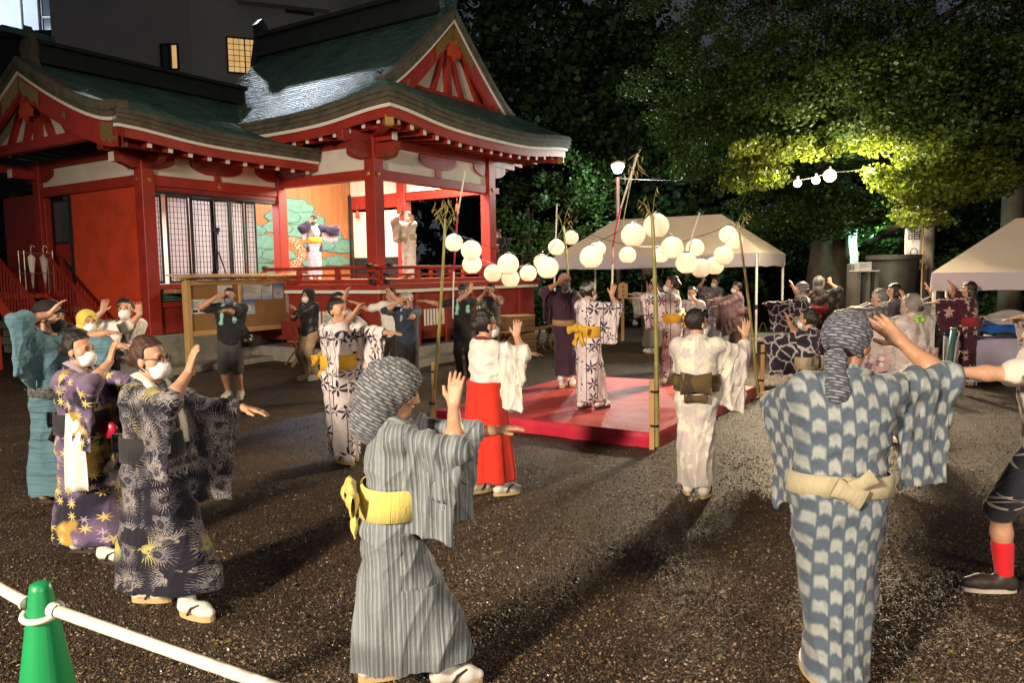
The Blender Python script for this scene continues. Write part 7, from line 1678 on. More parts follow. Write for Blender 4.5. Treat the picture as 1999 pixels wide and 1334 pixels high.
        if legs:
            lowp = [(loft(np.array([.60, .72, .84, .98])-sink, np.full(4, hp[0]), np.full(4, hp[1]), np.array([.13, .165, .176, .168])*fat, np.array([.10, .13, .138, .125])*fat), (hp[0]-.3, hp[1]-.3, .5-sink), (hp[0]+.3, hp[1]+.3, 1.0), .05)]
            for sd in (-1, 1):
                hj, kn, ank, fa = legs_[sd]; lowp += [capf(hj+[0, 0, .0], kn, .118*fat, .096, .07), capf(kn, ank+[0, -.01, .03], .096, .112, .09)]
            lowp.append(capf((legs_[-1][1]+legs_[1][1])/2+[0, -.02, .1], (legs_[-1][2]+legs_[1][2])/2+[0, 0, .10], .08, .10, .09))
        up_prims = [torso_prim(.006), capf(S[1]*.92+nb*.08+[0, 0, -.02], S[-1]*.92+nb*.08+[0, 0, -.02], .066, .066, .05), capf(nb+[0, -.025, .0], nb+[0, -.02, -.05], .076, .09, .04)]
        for sd in (1, -1): up_prims += sleeve_prims(sd, sleeve if not isinstance(sleeve, dict) else sleeve[sd])
        cuts = [(f_cap(HD((0, -.01, -.05)), nb+np.array([0, .012, -.035]), .066, .060), nb-.2, nb+.2)]
        if hollow:
            for sd in (1, -1): cuts += [(f, a, b) for f, a, b, k in sleeve_prims(sd, sleeve if not isinstance(sleeve, dict) else sleeve[sd], inn=True)]
        allp = np.array([sl_pts[1], sl_pts[-1]][0].tolist()+sl_pts[-1].tolist()+[[cx_.min()-.3, cy_.min()-.3, hm_-.03], [cx_.max()+.3, cy_.max()+.3, 1.45], [tcx.min()-.3, tcy.min()-.25, .8], [tcx.max()+.3, tcy.max()+.25, 1.5-sink]]); lo, hi = allp.min(0)-.12, allp.max(0)+.12
        lo2 = lo.copy(); lo2[2] = min(hm_-.03, .6)
        U = UVF()
        if outfit == 'kimono':
            k_ = garment('kimono', lowp+up_prims, fab, lo2, hi, U, cuts=cuts, flat=hm_+.005)
        else:
            k_ = garment('kimono', up_prims, fab, np.array([lo[0], lo[1], .62]), hi, U, cuts=cuts)
            zz = np.array([.16, .4, .7, .95, 1.03])-sink*.5; sc2 = [fm[0]*.8+hp[0]*.2, fm[0]*.6+hp[0]*.4, hp[0], hp[0], hp[0]]; sc3 = [fm[1]*.8+hp[1]*.2, fm[1]*.6+hp[1]*.4, hp[1], hp[1], hp[1]]
            hk_ = (loft(zz, sc2, sc3, np.array([.285, .26, .225, .200, .190]), np.array([.23, .21, .18, .158, .148]), None, 2.1, .01), (-.5, -.5, .1), (.5, .5, 1.1), .02)
            class UH(UVF):
                def __call__(u, P, nofold=False):
                    c = u.coords(P, np.zeros(len(P), int)); z = P[:, 2]; return c, np.sign(np.sin(c[:, 0]*52))*np.abs(np.sin(c[:, 0]*52))**.6*np.clip((1.05-z)*1.4, .1, 1)
            garment('hakama', [hk_], lower, (-.5, -.5, .08), (.5, .5, 1.1), UH(False), amp=.012)
            m = MB(); z_ = np.linspace(.97, 1.03, 3); G = []
            for z in z_: G.append([T((hp[0]+.203*math.cos(a), hp[1]+.160*math.sin(a), z-sink)) for a in np.linspace(0, 2*math.pi, 40)])
            m.grid(G, True); m.build('hakama_band', lower, root, True)
        # collar
        cm = collar or fab; path = []
        for (x, y, z) in ((.045, .125, 1.12), (.02, .128, 1.20), (-.03, .118, 1.27), (-.072, .075, 1.345), (-.082, .01, 1.395), (-.055, -.055, 1.412), (0, -.078, 1.412), (.055, -.055, 1.412), (.082, .01, 1.395), (.072, .075, 1.345), (.03, .122, 1.27), (-.02, .136, 1.20), (-.05, .136, 1.12)):
            p = Tw@np.array([x, y*1.04, 0])+np.array([0, 0, z-sink]); a_ = np.clip((z-.88)/.46, 0, 1); path.append(p+np.array([hp[0]*(1-a_)+sh[0]*a_, hp[1]*(1-a_)+sh[1]*a_, 0]))
        path = np.array(path); n = 44; ti = np.linspace(0, len(path)-1, n); cp = np.stack([np.interp(ti, np.arange(len(path)), path[:, c]) for c in range(3)], 1)
        for _ in range(2): cp[1:-1] = .25*cp[:-2]+.5*cp[1:-1]+.25*cp[2:]
        G = []
        for i in range(n):
            t_ = nrm(cp[min(i+1, n-1)]-cp[max(i-1, 0)]); o_ = nrm((cp[i]-np.array([sh[0], sh[1], cp[i][2]]))*[1, 1, 0]+np.array([0, 0, .25])); wv = nrm(np.cross(t_, o_)); w0 = .024
            G.append([T(cp[i]-wv*w0-o_*.012), T(cp[i]-wv*w0+o_*.010), T(cp[i]+o_*.014), T(cp[i]+wv*w0+o_*.010), T(cp[i]+wv*w0-o_*.012)])
        m = MB(); m.grid(G); cl = m.build('collar', cm, k_, True)
        if not cl.data.uv_layers: 
            l = cl.data.uv_layers.new(name='UVMap'); l.data.foreach_set('uv', np.array([(lp.vertex_index % 5)*.012 if c == 0 else (lp.vertex_index//5)*.02 for lp in cl.data.loops for c in (0, 1)], np.float32))
        if inner is not None:
            m = MB(); m.grid([[T(np.array(p)/s+np.array([0, 0, .016])) for p in r[1:4]] for r in G]); m.build('under_collar', inner, k_, True)
        # sash
        if obi is not None:
            narrow = obi_kind in ('men', 'thin'); z0, z1 = (.90, .985) if narrow else (.935, 1.085); G = []
            for z, o_ in ((z0, .004), (z0+.003, .017), ((z0+z1)/2-.004, .020), ((z0+z1)/2+.004, .0205), (z1-.003, .017), (z1, .004)):
                zz_ = z-sink; a_ = float(np.interp(zz_, zt, ta))+.010; b_ = float(np.interp(zz_, zt, tb_))+.010; cx0 = float(np.interp(zz_, zt, tcx)); cy0 = float(np.interp(zz_, zt, tcy)); r0_ = float(np.interp(zz_, zt, trot))
                row = []
                for k in range(49):
                    q = 2*math.pi*k/48; c, s2 = math.cos(q), math.sin(q); e_ = 2/2.2; x = (a_+o_)*abs(c)**e_*np.sign(c); y = (b_+o_)*abs(s2)**e_*np.sign(s2); zt2 = (.012 if narrow else 0)*(-math.sin(q))
                    row.append(T((cx0+x*math.cos(r0_)-y*math.sin(r0_), cy0+x*math.sin(r0_)+y*math.cos(r0_), zz_+zt2-.02*(1-abs(s2))*0)))
                G.append(row)
            m = MB(); m.grid(G); ob = m.build('sash', obi, root, True); me = ob.data; l = me.uv_layers.new(name='UVMap'); vi = np.array([lp.vertex_index for lp in me.loops]); l.data.foreach_set('uv', np.stack([(vi % 49)*.022, (vi//49)*.03], 1).astype(np.float32).ravel())
            zc = (z0+z1)/2-sink; by = float(np.interp(zc, zt, tcy))-float(np.interp(zc, zt, tb_))-.03; bx = float(np.interp(zc, zt, tcx)); rot0 = float(np.interp(zc, zt, trot)); Rb = rotz(rot0)
            def bx_(name, c, hx, hy, hz, tilt=0, wav=.0, par=ob):
                n = 14; G = []
                for i, u in enumerate(np.linspace(-1, 1, n)):
                    row = []
                    for q in np.linspace(0, 2*math.pi, 13):
                        p = np.array([hx*u, hy*math.cos(q)*(1-.45*abs(u)**3)+wav*math.sin(5*u+q), hz*math.sin(q)*(.72+.28*abs(u))]); p = roty(R(tilt))@p+np.array(c); p = Rb@(p-np.array([0, 0, 0])); row.append(T(p+np.array([bx, by, zc])))
                    G.append(row)
                m = MB(); m.grid(G); o = m.build(name, obi, par, True); l = o.data.uv_layers.new(name='UVMap'); vi = np.array([lp.vertex_index for lp in o.data.loops]); l.data.foreach_set('uv', np.stack([(vi//13)*.03, (vi % 13)*.02], 1).astype(np.float32).ravel()); return o
            if obi_kind == 'bow':
                for sd in (-1, 1): bx_('bow_loop', (sd*.095, -.035, .035), .095, .028, .055, sd*14, .006)
                bx_('bow_knot', (0, -.05, .035), .03, .035, .05, 0)
                for sd in (-1, 1): bx_('bow_tail', (sd*.05, -.028, -.09), .085, .014, .04, sd*68, .006)
            elif obi_kind == 'drum':
                bx_('drum_knot', (0, -.05, .01), .13, .05, .10, 0, .004); bx_('drum_tail', (.0, -.04, -.12), .10, .02, .04, 0)
                bx_('knot_flap', (-.17, -.03, .03), .07, .02, .06, 20, .004)
            elif obi_kind == 'men':
                bx_('knot', (-.0, -.02, .0), .06, .02, .045, 25); bx_('knot_tail', (.05, -.02, .045), .05, .012, .035, -35)
            elif obi_kind == 'flat':
                bx_('knot', (0, -.03, .02), .10, .03, .06, 0, .005); bx_('knot_tail', (.04, -.03, -.08), .07, .014, .05, 60)
        # feet
        for sd in (-1, 1):
            fx, fy, fa = ft[sd]; fd = rotz(R(fa)); f0 = np.array([fx, fy, 0])
            if tabi:
                hj, kn, ank, _ = legs_[sd]; fl = Fld((np.minimum(ank, f0)-.17)*s, (np.maximum(ank, f0)+[.2, .24, .16])*s, min(res, .008)); g2 = lambda a, b, ra, rb, k=.03: fl.cap(T(a), T(b), ra*s, rb*s, k*s); zz0 = np.array([0, 0, zb])
                g2(ank+(kn-ank)*.22, ank, .046, .041); g2(ank, f0+fd@[0, -.045, 0]+zz0+[0, 0, .032], .041, .037); g2(f0+fd@[0, -.04, 0]+zz0+[0, 0, .032], f0+fd@[0, .10, 0]+zz0+[0, 0, .030], .037, .0425); g2(f0+fd@[0, .10, 0]+zz0+[0, 0, .026], f0+fd@[0, .157, 0]+zz0+[0, 0, .02], .038, .026)
                V, Q = fl.mesh(); put_part('tabi_sock', relax(V, Q, 1), Q, TABI, root, V[Q].reshape(-1, 3)[:, :2])
            pl = []
            for k in range(20):
                q = 2*math.pi*k/20; y = .130*math.sin(q)+.048; x = (.043+.006*math.sin(q))*math.cos(q)*(1 if abs(math.cos(q)) < .01 else abs(math.cos(q))**-.25); pl.append((x, y))
            m = MB(); e1, e2 = fd@np.array([1., 0, 0]), fd@np.array([0, 1., 0]); m.prism(pl, T(f0+[0, 0, .002]), e1*s, e2*s, (0, 0, .030*s)); so_ = m.build('sandal', sole or SOLE, root)
            m = MB()
            for x in (-1, 1): m.tube([T(f0+fd@np.array(p)+[0, 0, zb]) for p in ((0, .125, .055), (x*.030, .095, .062), (x*.047, .05, .045), (x*.046, .02, .0))], .007*s, 6)
            m.build('strap', STRAP, so_)
    else:
        # shirt and trousers
        sleeve_len = (sleeve if isinstance(sleeve, float) else .42); prs = [torso_prim(.012), capf(S[1]*.9+nb*.1, S[-1]*.9+nb*.1, .068, .068, .05), capf(nb+[0, 0, -.05], nb+[0, 0, 0.005], .085, .066, .04)]
        prs[0] = (loft(np.r_[.80-sink, zt], np.r_[hp[0], tcx], np.r_[hp[1], tcy], np.r_[.178*fat, ta+.014], np.r_[.134*fat, tb_+.014], np.r_[0, trot]), (-.34+min(hp[0], sh[0]), -.3+min(hp[1], sh[1]), .75-sink), (.34+max(hp[0], sh[0]), .3+max(hp[1], sh[1]), 1.42), .03)
        for sd in (1, -1):
            a, e, w, hd, pn = arms[sd]; L_ = sleeve_len
            if L_ <= 1: prs.append(capf(a, a+(e-a)*L_, .072*fat**.4, .076, .05))
            else: prs += [capf(a, e, .070*fat**.4, .056, .05), capf(e, e+(w-e)*(L_-1), .056, .046, .03)]
        ap_ = np.array([arms[1][0], arms[1][1], arms[1][2], arms[-1][0], arms[-1][1], arms[-1][2]]); lo = np.minimum(ap_.min(0), [tcx.min()-.28, tcy.min()-.25, .72-sink])-.1; hi = np.maximum(ap_.max(0), [tcx.max()+.28, tcy.max()+.25, 1.42])+.1; lo[2] = .70-sink
        class US(UVF):
            def __call__(u, P, nofold=False):
                reg = u.region(P); c = u.coords(P, reg); z = P[:, 2]; return c, .8*np.sin(z*38+c[:, 0]*18+sd_phase)+.6*np.sin(c[:, 0]*40-z*14)
        sh_cuts = [(f_cap(HD((0, -.01, -.05)), nb+np.array([0, .012, -.03]), .060, .058), nb-.2, nb+.2)]
        garment('shirt', prs, fab, lo, hi, US(), amp=.005, cuts=sh_cuts)
        kl = 1.0 if legs != 'short' else .52
        pr2 = [(loft(np.array([.74, .84, .92, .98])-sink, np.full(4, hp[0]), np.full(4, hp[1]), np.array([.165, .174, .170, .166])*fat, np.array([.118, .126, .122, .118])*fat), (hp[0]-.3, hp[1]-.3, .7-sink), (hp[0]+.3, hp[1]+.3, 1.0), .03)]
        for sd in (-1, 1):
            hj, kn, ank, fa = legs_[sd]
            if legs == 'short': pr2.append(capf(hj, kn+(ank-kn)*.06, .108*fat**.8, .092, .03))
            else: pr2 += [capf(hj, kn, .104*fat**.8, .078, .03), capf(kn, ank+[0, 0, .02], .078, .066, .03)]
        lp_ = np.array([legs_[sd][k] for sd in (1, -1) for k in range(3)]); class_u = UVF(False)
        garment('trousers' if legs != 'short' else 'shorts', pr2, lower or DARKC, lp_.min(0)-.18-[0, 0, 0 if legs != 'short' else -.25], lp_.max(0)+.2, class_u, amp=.005)
        for sd in (-1, 1):
            fx, fy, fa = ft[sd]; fd = rotz(R(fa)); f0 = np.array([fx, fy, 0]); hj, kn, ank, _ = legs_[sd]; fl = Fld((np.minimum(ank, f0)-.18)*s, (np.maximum(ank, f0)+[.2, .26, .16])*s, min(res, .009)); g2 = lambda a, b, ra, rb, k=.03: fl.cap(T(a), T(b), ra*s, rb*s, k*s); zz0 = np.array([0, 0, zb])
            g2(ank+[0, 0, -.01], f0+fd@[0, -.045, 0]+zz0+[0, 0, .036], .047, .044); g2(f0+fd@[0, -.045, 0]+zz0+[0, 0, .034], f0+fd@[0, .11, 0]+zz0+[0, 0, .03], .044, .048); g2(f0+fd@[0, .10, 0]+zz0+[0, 0, .030], f0+fd@[0, .175, 0]+zz0+[0, 0, .024], .044, .036)
            fl.cut(lambda X, Y, Z: Z-.018*s, (f0-.4)*s, (f0+.4)*s); V, Q = fl.mesh(); so_ = put_part('shoe', relax(V, Q, 1), Q, shoe or SHOE, root, V[Q].reshape(-1, 3)[:, :2])
            pl = []
            for k in range(20):
                q = 2*math.pi*k/20; y = .148*math.sin(q)+.058; x = (.046+.007*math.sin(q))*math.cos(q)*(1 if abs(math.cos(q)) < .01 else abs(math.cos(q))**-.25); pl.append((x, y))
            m = MB(); m.prism(pl, T(f0+[0, 0, .002]), (fd@np.array([1., 0, 0]))*s, (fd@np.array([0, 1., 0]))*s, (0, 0, .024*s)); m.build('sole', RUBBER, so_)
    P_ = Person(); P_.root = root; P_.s = s; P_.T = T; P_.HD = HD; P_.arms = arms; P_.legs = legs_; P_.S = S; P_.nb = nb; P_.sh = sh; P_.hp = hp; P_.Tw = Tw; P_.garment = garment; P_.UVF = UVF; P_.capf = capf; P_.torso = torso_prim; P_.sl = sl_pts; P_.zt = zt; P_.lofts = (tcx, tcy, ta, tb_, trot); P_.res = res; P_.sink = sink; P_.ft = ft
    return P_
def uvplane(o, sc=1.0):
    me = o.data; l = me.uv_layers.new(name='UVMap') if not me.uv_layers else me.uv_layers[0]; co = np.zeros(len(me.vertices)*3, np.float32); me.vertices.foreach_get('co', co); co = co.reshape(-1, 3); vi = np.zeros(len(me.loops), np.int32); me.loops.foreach_get('vertex_index', vi); l.data.foreach_set('uv', (co[vi][:, [0, 2]]*sc).astype(np.float32).ravel()); return o
def neck_towel(P, mt, name='towel', l=1.06, w=.03):
    s = P.s; pts = [(.10, .155, l), (.085, .13, 1.22), (.085, .06, 1.375), (.05, -.055, 1.405), (-.05, -.055, 1.405), (-.085, .06, 1.375), (-.085, .13, 1.22), (-.10, .155, l+.03)]; pts = [P.Tw@np.array([x, y, 0])+np.array([P.sh[0], P.sh[1], z-P.sink]) for x, y, z in pts]
    ti = np.linspace(0, 7, 30); A_ = np.array(pts); cp = np.stack([np.interp(ti, np.arange(8), A_[:, c]) for c in range(3)], 1); m = MB(); m.tube([p*s for p in cp], [w*s*(1+.25*math.sin(i*1.7)) for i in range(30)], 8); return uvplane(m.build(name, mt, P.root, True))
def raincoat(P, z0=.35, mt='coat_film', drop=.30):
    """clear coat: loose shell over trunk and arms"""
    zs = np.array([z0, .6, .9, 1.1, 1.25, 1.36])-P.sink; pr = [(loft(zs, np.interp(zs, P.zt, P.lofts[0]), np.interp(zs, P.zt, P.lofts[1]), np.array([.29, .27, .24, .23, .225, .15]), np.array([.25, .23, .20, .19, .175, .12])), (-.6, -.6, z0-.1), (.6, .6, 1.45), .04)]
    for sd in (1, -1):
        a, e, w = P.arms[sd][:3]; pr += [P.capf(a, e, .115, .14, .07), P.capf(e, e+(w-e)*.6, .14, .12, .06), P.capf((a+e)/2+[0, 0, -.16], e+[0, 0, -.2], .09, .09, .1)]
    ap_ = np.array([P.arms[sd][k] for sd in (1, -1) for k in range(3)]); lo = np.minimum(ap_.min(0), [-.35, -.35, z0])-.15; hi = np.maximum(ap_.max(0), [.35, .35, 1.45])+.15
    class UR(P.UVF):
        def __call__(u, Q, nofold=False):
            c = u.coords(Q, u.region(Q)); z = Q[:, 2]; return c, np.sin(c[:, 0]*34+2*np.sin(z*6))+.7*np.sin(z*16+c[:, 0]*30)
    return P.garment('raincoat', pr, MT[mt], lo, hi, UR(), amp=.014, h=max(P.res, .011))
# ------------------------------------------------------------------ the cast (positions read off the photograph)
import time as _time
_t0 = _time.time()
def st_(px, py, Y, z=0.0):
    p = at(px, py, Y); zz = height(p[0], Y)+.006 if z == 0 else z; return np.array([p[0], Y, zz])
LEAFW = dict(base=(.66, .60, .62), ink_=(.022, .018, .05))
f_bamboo = F_leaves('white yukata cloth with navy bamboo leaves', size=.23, n=6, wd=.055, **LEAFW)
OBIY = F_solid('golden yellow sash', (.62, .36, .03), .12); OBIP = F_solid('pale yellow sash', (.58, .50, .14), .14); OBIB = F_solid('beige sash', (.36, .33, .22), .1); OBIBR = F_flower('brown and olive sash', (.095, .065, .022), (.05, .03, .02), (.14, .11, .04), .3, 4, keep=.5); OBIR = F_solid('deep red sash', (.24, .018, .03), .2); OBIT = F_solid('tan sash', (.34, .20, .08), .12); OBID = F_solid('black sash', (.02, .02, .025), .2); OBIG = F_hstripe('green striped sash', (.10, .24, .17), (.5, .46, .3), (.08, .16, .13)); OBIK = F_stripe('tan striped sash', (.32, .25, .16), (.46, .4, .3), (.18, .12, .08), .02)
f_stripe = F_stripe('grey striped yukata cloth', (.25, .29, .32), (.07, .085, .10), (.14, .165, .185), .021)
f_dash = F_dash('grey dashed scarf cloth', (.07, .08, .10), (.31, .32, .33), .045, .016)
f_dash2 = F_dash('indigo dashed scarf cloth', (.05, .06, .085), (.26, .28, .33), .05, .013)
P1 = person('person in grey striped yukata and big dashed headscarf dancing with one hand raised in front', st_(782, 1345, 3.42), 1.54, 76, ((.10, .27, 1.45), (.6, .35, -.8), (-.05, .12, 1), (-.8, .5, 0)), ((.10, .54, 1.27), (-.5, 0, -.8), (0, 1, .1), (0, 0, -1)), fab=f_stripe, obi=OBIP, hair='short', hat='hood', hatm=f_dash, feet=((-.09, -.12, 5), (.08, .22, -5)), lean=(0, .01), hip=(0, -.02), sink=.05, res=.0062, hpitch=14, hyaw=6, sleeve={1: .43, -1: .46}, slR=1.12, slL=1.62, fat=1.06, hem=.12, uvm=(.3, 1.0))
f_yab = F_yabane('blue and white arrow feather yukata cloth', (.066, .092, .130), (.27, .305, .31), .055, .115)
P2 = person('person seen from behind in blue and white arrow feather yukata with indigo headscarf', st_(1628, 1345, 3.42), 1.79, 12, ((.27, .24, 1.50), (1, .25, -.12), (-.62, .15, .62), (-.3, .9, 0)), ((.22, .46, 1.22), (.5, -.1, -.8), (.2, 1, .0), (0, 0, -1)), fab=f_yab, obi=OBIB, obi_kind='men', hair='short', hat='tenugui', hatm=f_dash2, feet=((-.06, .03, 10), (.06, -.05, -12)), lean=(.03, .03), sink=.05, res=.0062, hyaw=38, hpitch=4, sleeve={1: .42, -1: .44}, slR=1.05, slL=1.55, fat=1.06, skirt_w=.90, skin=1, hem=.07, uvm=(1.0, .3))
f_tie = F_stain('white shirt with brown tie dyed stains', (.60, .56, .49), (.115, .085, .065), 7)
P3 = person('person cut by the right border in white shirt with brown stains and red socks', st_(2042, 1210, 4.22), 1.66, 278, ((.25, -.18, .92), (.3, -.9, 0), (.05, -.3, -1), (-1, 0, 0)), ((.08, .53, 1.30), (-.5, 0, -.8), (0, 1, -.1), (0, 0, -1)), 'wear', fab=f_tie, lower=F_leaves('navy shorts with pale print', (.02, .022, .035), (.4, .38, .34), .24, 7, .03, line=False), hair='short', feet=((-.1, -.22, 0), (.1, .20, 0)), res=.0068, legs='short', shoe=SHOED, skin=0, sleeve=.85, lean=(0, .05))
def socks(P, mt, hgt=.42):
    for sd in (1, -1):
        hj, kn, ank, fa = P.legs[sd]; fl = Fld((np.minimum(ank, kn)-.14)*P.s, (np.maximum(ank, kn)+.14)*P.s, .008); fl.cap(ank*P.s, (ank+(kn-ank)*hgt)*P.s, .047*P.s, .060*P.s, 0); V, Q = fl.mesh(); put_part('sock', V, Q, mt, P.root, V[Q].reshape(-1, 3)[:, [0, 2]])
socks(P3, F_solid('bright red sock', (.52, .012, .02), .1))
f_mum = F_mum('navy yukata cloth with white chrysanthemum bursts')
P4 = person('person with glasses and white mask in navy yukata with white chrysanthemum bursts', st_(318, 1208, 4.38), 1.60, 100, ((.05, .29, 1.45), (.75, .25, -.7), (-.1, .25, .95), (-.7, .6, 0)), ((.20, .47, 1.20), (-.4, -.2, -.8), (.25, .95, -.2), (0, 0, -1)), fab=f_mum, obi=OBID, obi_kind='flat', hair='bun', hcol='brown', mask=MASKW, glasses=True, feet=((-.08, -.17, 10), (.08, .24, -14)), res=.0068, sleeve={1: .44, -1: .56}, slR=1.15, slL=1.75, inner=WHITEC, fat=1.05, hem=.14)
nt = neck_towel(P4, WHITEC, 'towel', .98, .022)
f_map = F_maple('dark purple yukata cloth with ochre maple leaves')
P5 = person('person with bun and white mask in dark purple and ochre maple leaf yukata', st_(178, 1096, 5.22), 1.57, 98, ((.05, .28, 1.44), (.8, .2, -.6), (-.15, .2, .95), (-.7, .6, 0)), ((.18, .50, 1.22), (-.5, -.1, -.8), (.2, 1, 0), (0, 0, -1)), fab=f_map, obi=OBID, obi_kind='flat', hair='bun', mask=MASKW, feet=((-.09, -.14, 10), (.09, .20, -10)), res=.0074, sleeve={1: .46, -1: .50}, slR=1.2, slL=1.7, fat=1.04, inner=F_solid('lilac under collar', (.4, .33, .44)), sole=SOLED, hem=.13)
def hang_cloth(P, x, y, z1, z0, w0, w1, mt, name='hand_towel'):
    G = []
    for i, v in enumerate(np.linspace(0, 1, 12)):
        row = []
        for j, u in enumerate(np.linspace(-.5, .5, 15)): w = w0+(w1-w0)*v; row.append(np.array([x+.022*math.sin(9*u+2*v)*v+.018*v, y+u*w, z1+(z0-z1)*v])*P.s)
        G.append(row)
    m = MB(); m.slab(G, np.array([.006, 0, 0])); return uvplane(m.build(name, mt, P.root, True))
hang_cloth(P5, .21, .10, 1.10, .56, .11, .19, WHITEC)
m = MB(); m.lathe([(0, -.02), (.05, -.022), (.062, 0), (.05, .022), (0, .02)], 20); o = m.build('round_pouch', plain('crimson pouch', (.42, .008, .05), .35, .5, .1, 8), P5.root, True); o.location = (.10, .27, .92); o.rotation_euler = (0, R(90), 0)
f_teal = F_hstripe('teal striped kimono cloth', (.055, .13, .175), (.095, .20, .25), (.02, .05, .075))
person('person in black hat and black mask wearing teal striped kimono at the left edge', st_(118, 990, 6.5), 1.75, 84, ((.19, .10, 1.55), (.6, -.75, -.45), (-.25, .55, .7), (-.3, .8, 0)), ((.10, .52, 1.27), (-.5, 0, -.8), (0, 1, 0), (0, 0, -1)), fab=f_teal, obi=F_dash('black dotted sash', (.015, .015, .02), (.3, .3, .3), .012, .010), obi_kind='men', hair='shaved', hat='fedora', hatm=plain('black felt hat', (.014, .013, .014), .8, .2), mask=MASKB, feet=((-.09, -.12, 5), (.09, .14, -5)), res=.008, sleeve={1: .40, -1: .42}, slR=1.32, slL=1.6, tabi=False, sole=SOLED)
person('bespectacled grey haired person in black shirt behind the black hat', st_(122, 930, 7.5), 1.72, 105, 'down', ((.12, .50, 1.33), (-.5, 0, -.8), (0, 1, .02), (0, 0, -1)), 'wear', fab=BLACKC, hair='short', hcol='grey', glasses=True, res=.0105, sleeve=1.05, lower=GREYC)
person('person under a yellow towel hood with white mask behind the front dancers', st_(186, 880, 8.5), 1.58, 128, 'fwd', 'fwdlow', fab=F_solid('dark grey kimono cloth', (.05, .05, .055)), obi=OBID, hair='short', hat='towel', hatm=YELT, mask=MASKW, res=.011, hollow=False)
person('person in white robe with dull green collar raising both hands before the red wall', st_(258, 840, 9.3), 1.70, 162, ((.20, .22, 1.50), (1, .1, -.5), (-.3, .2, .9), (-.3, .9, 0)), ((.20, .34, 1.46), (-.8, .2, -.6), (-.05, .2, 1), (0, 1, 0)), fab=F_solid('white robe cloth', (.62, .58, .56)), obi=F_solid('slate sash', (.16, .2, .22)), obi_kind='men', hair='short', mask=MASKW, res=.011, collar=F_solid('dull green collar', (.07, .075, .035)), slR=1.3, slL=1.3, sleeve=.36)
P10 = person('person in black T-shirt and shorts with mint towel dancing before the notice board', st_(458, 776, 12.1), 1.76, 176, ((.15, .21, 1.50), (1, .05, -.6), (-.75, .25, .35), (-.3, .9, -.2)), ((.06, .49, 1.33), (-.5, 0, -.8), (.1, 1, 0), (0, 0, -1)), 'wear', fab=BLACKC, lower=GREYC, legs='short', hair='shaved', mask=MASKG, skin=1, res=.0105, sleeve=.72, fat=1.12, shoe=RUBBER)
neck_towel(P10, MINT, 'towel', 1.10, .03)
m = MB(); m.lathe([(0, -.10), (.10, -.085), (.125, 0), (.10, .085), (0, .10)], 18); o = m.build('shoulder_bag', plain('black leather bag', (.012, .011, .012), .3, .5), P10.root, True); o.location = (-.25, .06, .92); o.scale = (.8, 1.1, 1)
m = MB(); m.tube([np.array(p)*P10.s for p in ((-.24, .05, .98), (-.10, .165, 1.15), (.09, .09, 1.37), (.08, -.08, 1.36), (-.1, -.16, 1.15), (-.24, -.02, .98))], .016, 6); uvplane(m.build('bag_strap', BLACKC, P10.root, True))
person('person in white yukata with navy bamboo leaves shading the brow left of centre', st_(668, 906, 7.8), 1.68, 122, ((.06, .27, 1.48), (.8, .1, -.6), (-.55, .3, .75), (-.5, .8, 0)), ((.16, .52, 1.30), (-.4, -.1, -.8), (.15, 1, -.03), (0, 0, -1)), fab=f_bamboo, obi=OBIY, hair='short', feet=((-.06, -.03, 5), (.06, .05, -5)), res=.0085, sleeve={1: .42, -1: .46}, slR=1.22, slL=1.7, hem=.07)
person('close cropped person in pale grey shirt raising a hand behind the bamboo leaf yukata', st_(668, 830, 9.9), 1.72, 118, 'browhi', 'fwdlow', 'wear', fab=F_dash('pale grey printed shirt', (.36, .36, .34), (.2, .2, .2), .05, .06), hair='shaved', res=.011, skin=1, sleeve=.9)
P13 = person('person in black hooded raincoat and beige trousers beside the notice board', st_(608, 738, 14.2), 1.68, 215, 'hold', ((.12, .40, 1.30), (-.7, 0, -.6), (-.1, .8, .7), (0, 0, -1)), 'wear', fab=F_solid('black rain jacket', (.016, .016, .017), .3, rough=.4), hair='short', hat='towel', hatm=F_solid('black hood', (.016, .016, .017), .2), mask=MASKW, lower=BEIGE, res=.012, sleeve=1.9, shoe=SHOE)
P14 = person('person in clear rain hood and dark blue shirt stretching a hand to the viewer', st_(798, 768, 12.3), 1.66, 170, ((.14, .20, 1.49), (1, .05, -.6), (-.7, .2, .4), (-.3, .9, -.2)), ((.04, .50, 1.26), (-.5, 0, -.8), (.1, 1, 0), (0, 0, -1)), 'wear', fab=NAVYC, hair='short', hcol='grey', hat='rain', lower=DARKC, res=.0105, sleeve=1.15, shoe=SHOED)
neck_towel(P14, F_solid('pale blue kerchief', (.25, .32, .38)), 'kerchief', 1.2, .02)
person('person in white T-shirt half hidden behind the clear rain hood', st_(768, 745, 13.6), 1.70, 195, ((.60, .15, 1.40), (.1, -.5, -.8), (1, .1, .35), (0, 0, -1)), 'brow', 'wear', fab=WHITEC, hair='short', lower=DARKC, res=.012, sleeve=.7)
P16 = person('person in black cap and grey mask with mint towel waving left of the striped shirt', st_(908, 738, 14.0), 1.72, 186, ((.66, .06, 1.36), (.1, -.5, -.8), (1, .05, .12), (0, 0, -1)), ((.16, .20, 1.52), (-1, .1, -.5), (.1, .1, 1), (0, 1, 0)), 'wear', fab=BLACKC, hair='short', hat='cap', mask=MASKG, glasses=True, lower=DARKC, res=.011, sleeve=.8, shoe=SHOED)
neck_towel(P16, MINT, 'towel', 1.12, .032)
person('person in grey striped T-shirt holding a camera up before the stage', st_(960, 712, 15.4), 1.72, 190, 'cam', 'cam', 'wear', fab=F_hstripe('striped T-shirt', (.34, .34, .31), (.1, .1, .1), (.4, .4, .37)), hair='short', lower=KHAKI, res=.012, sleeve=.7, group='people watching and filming')
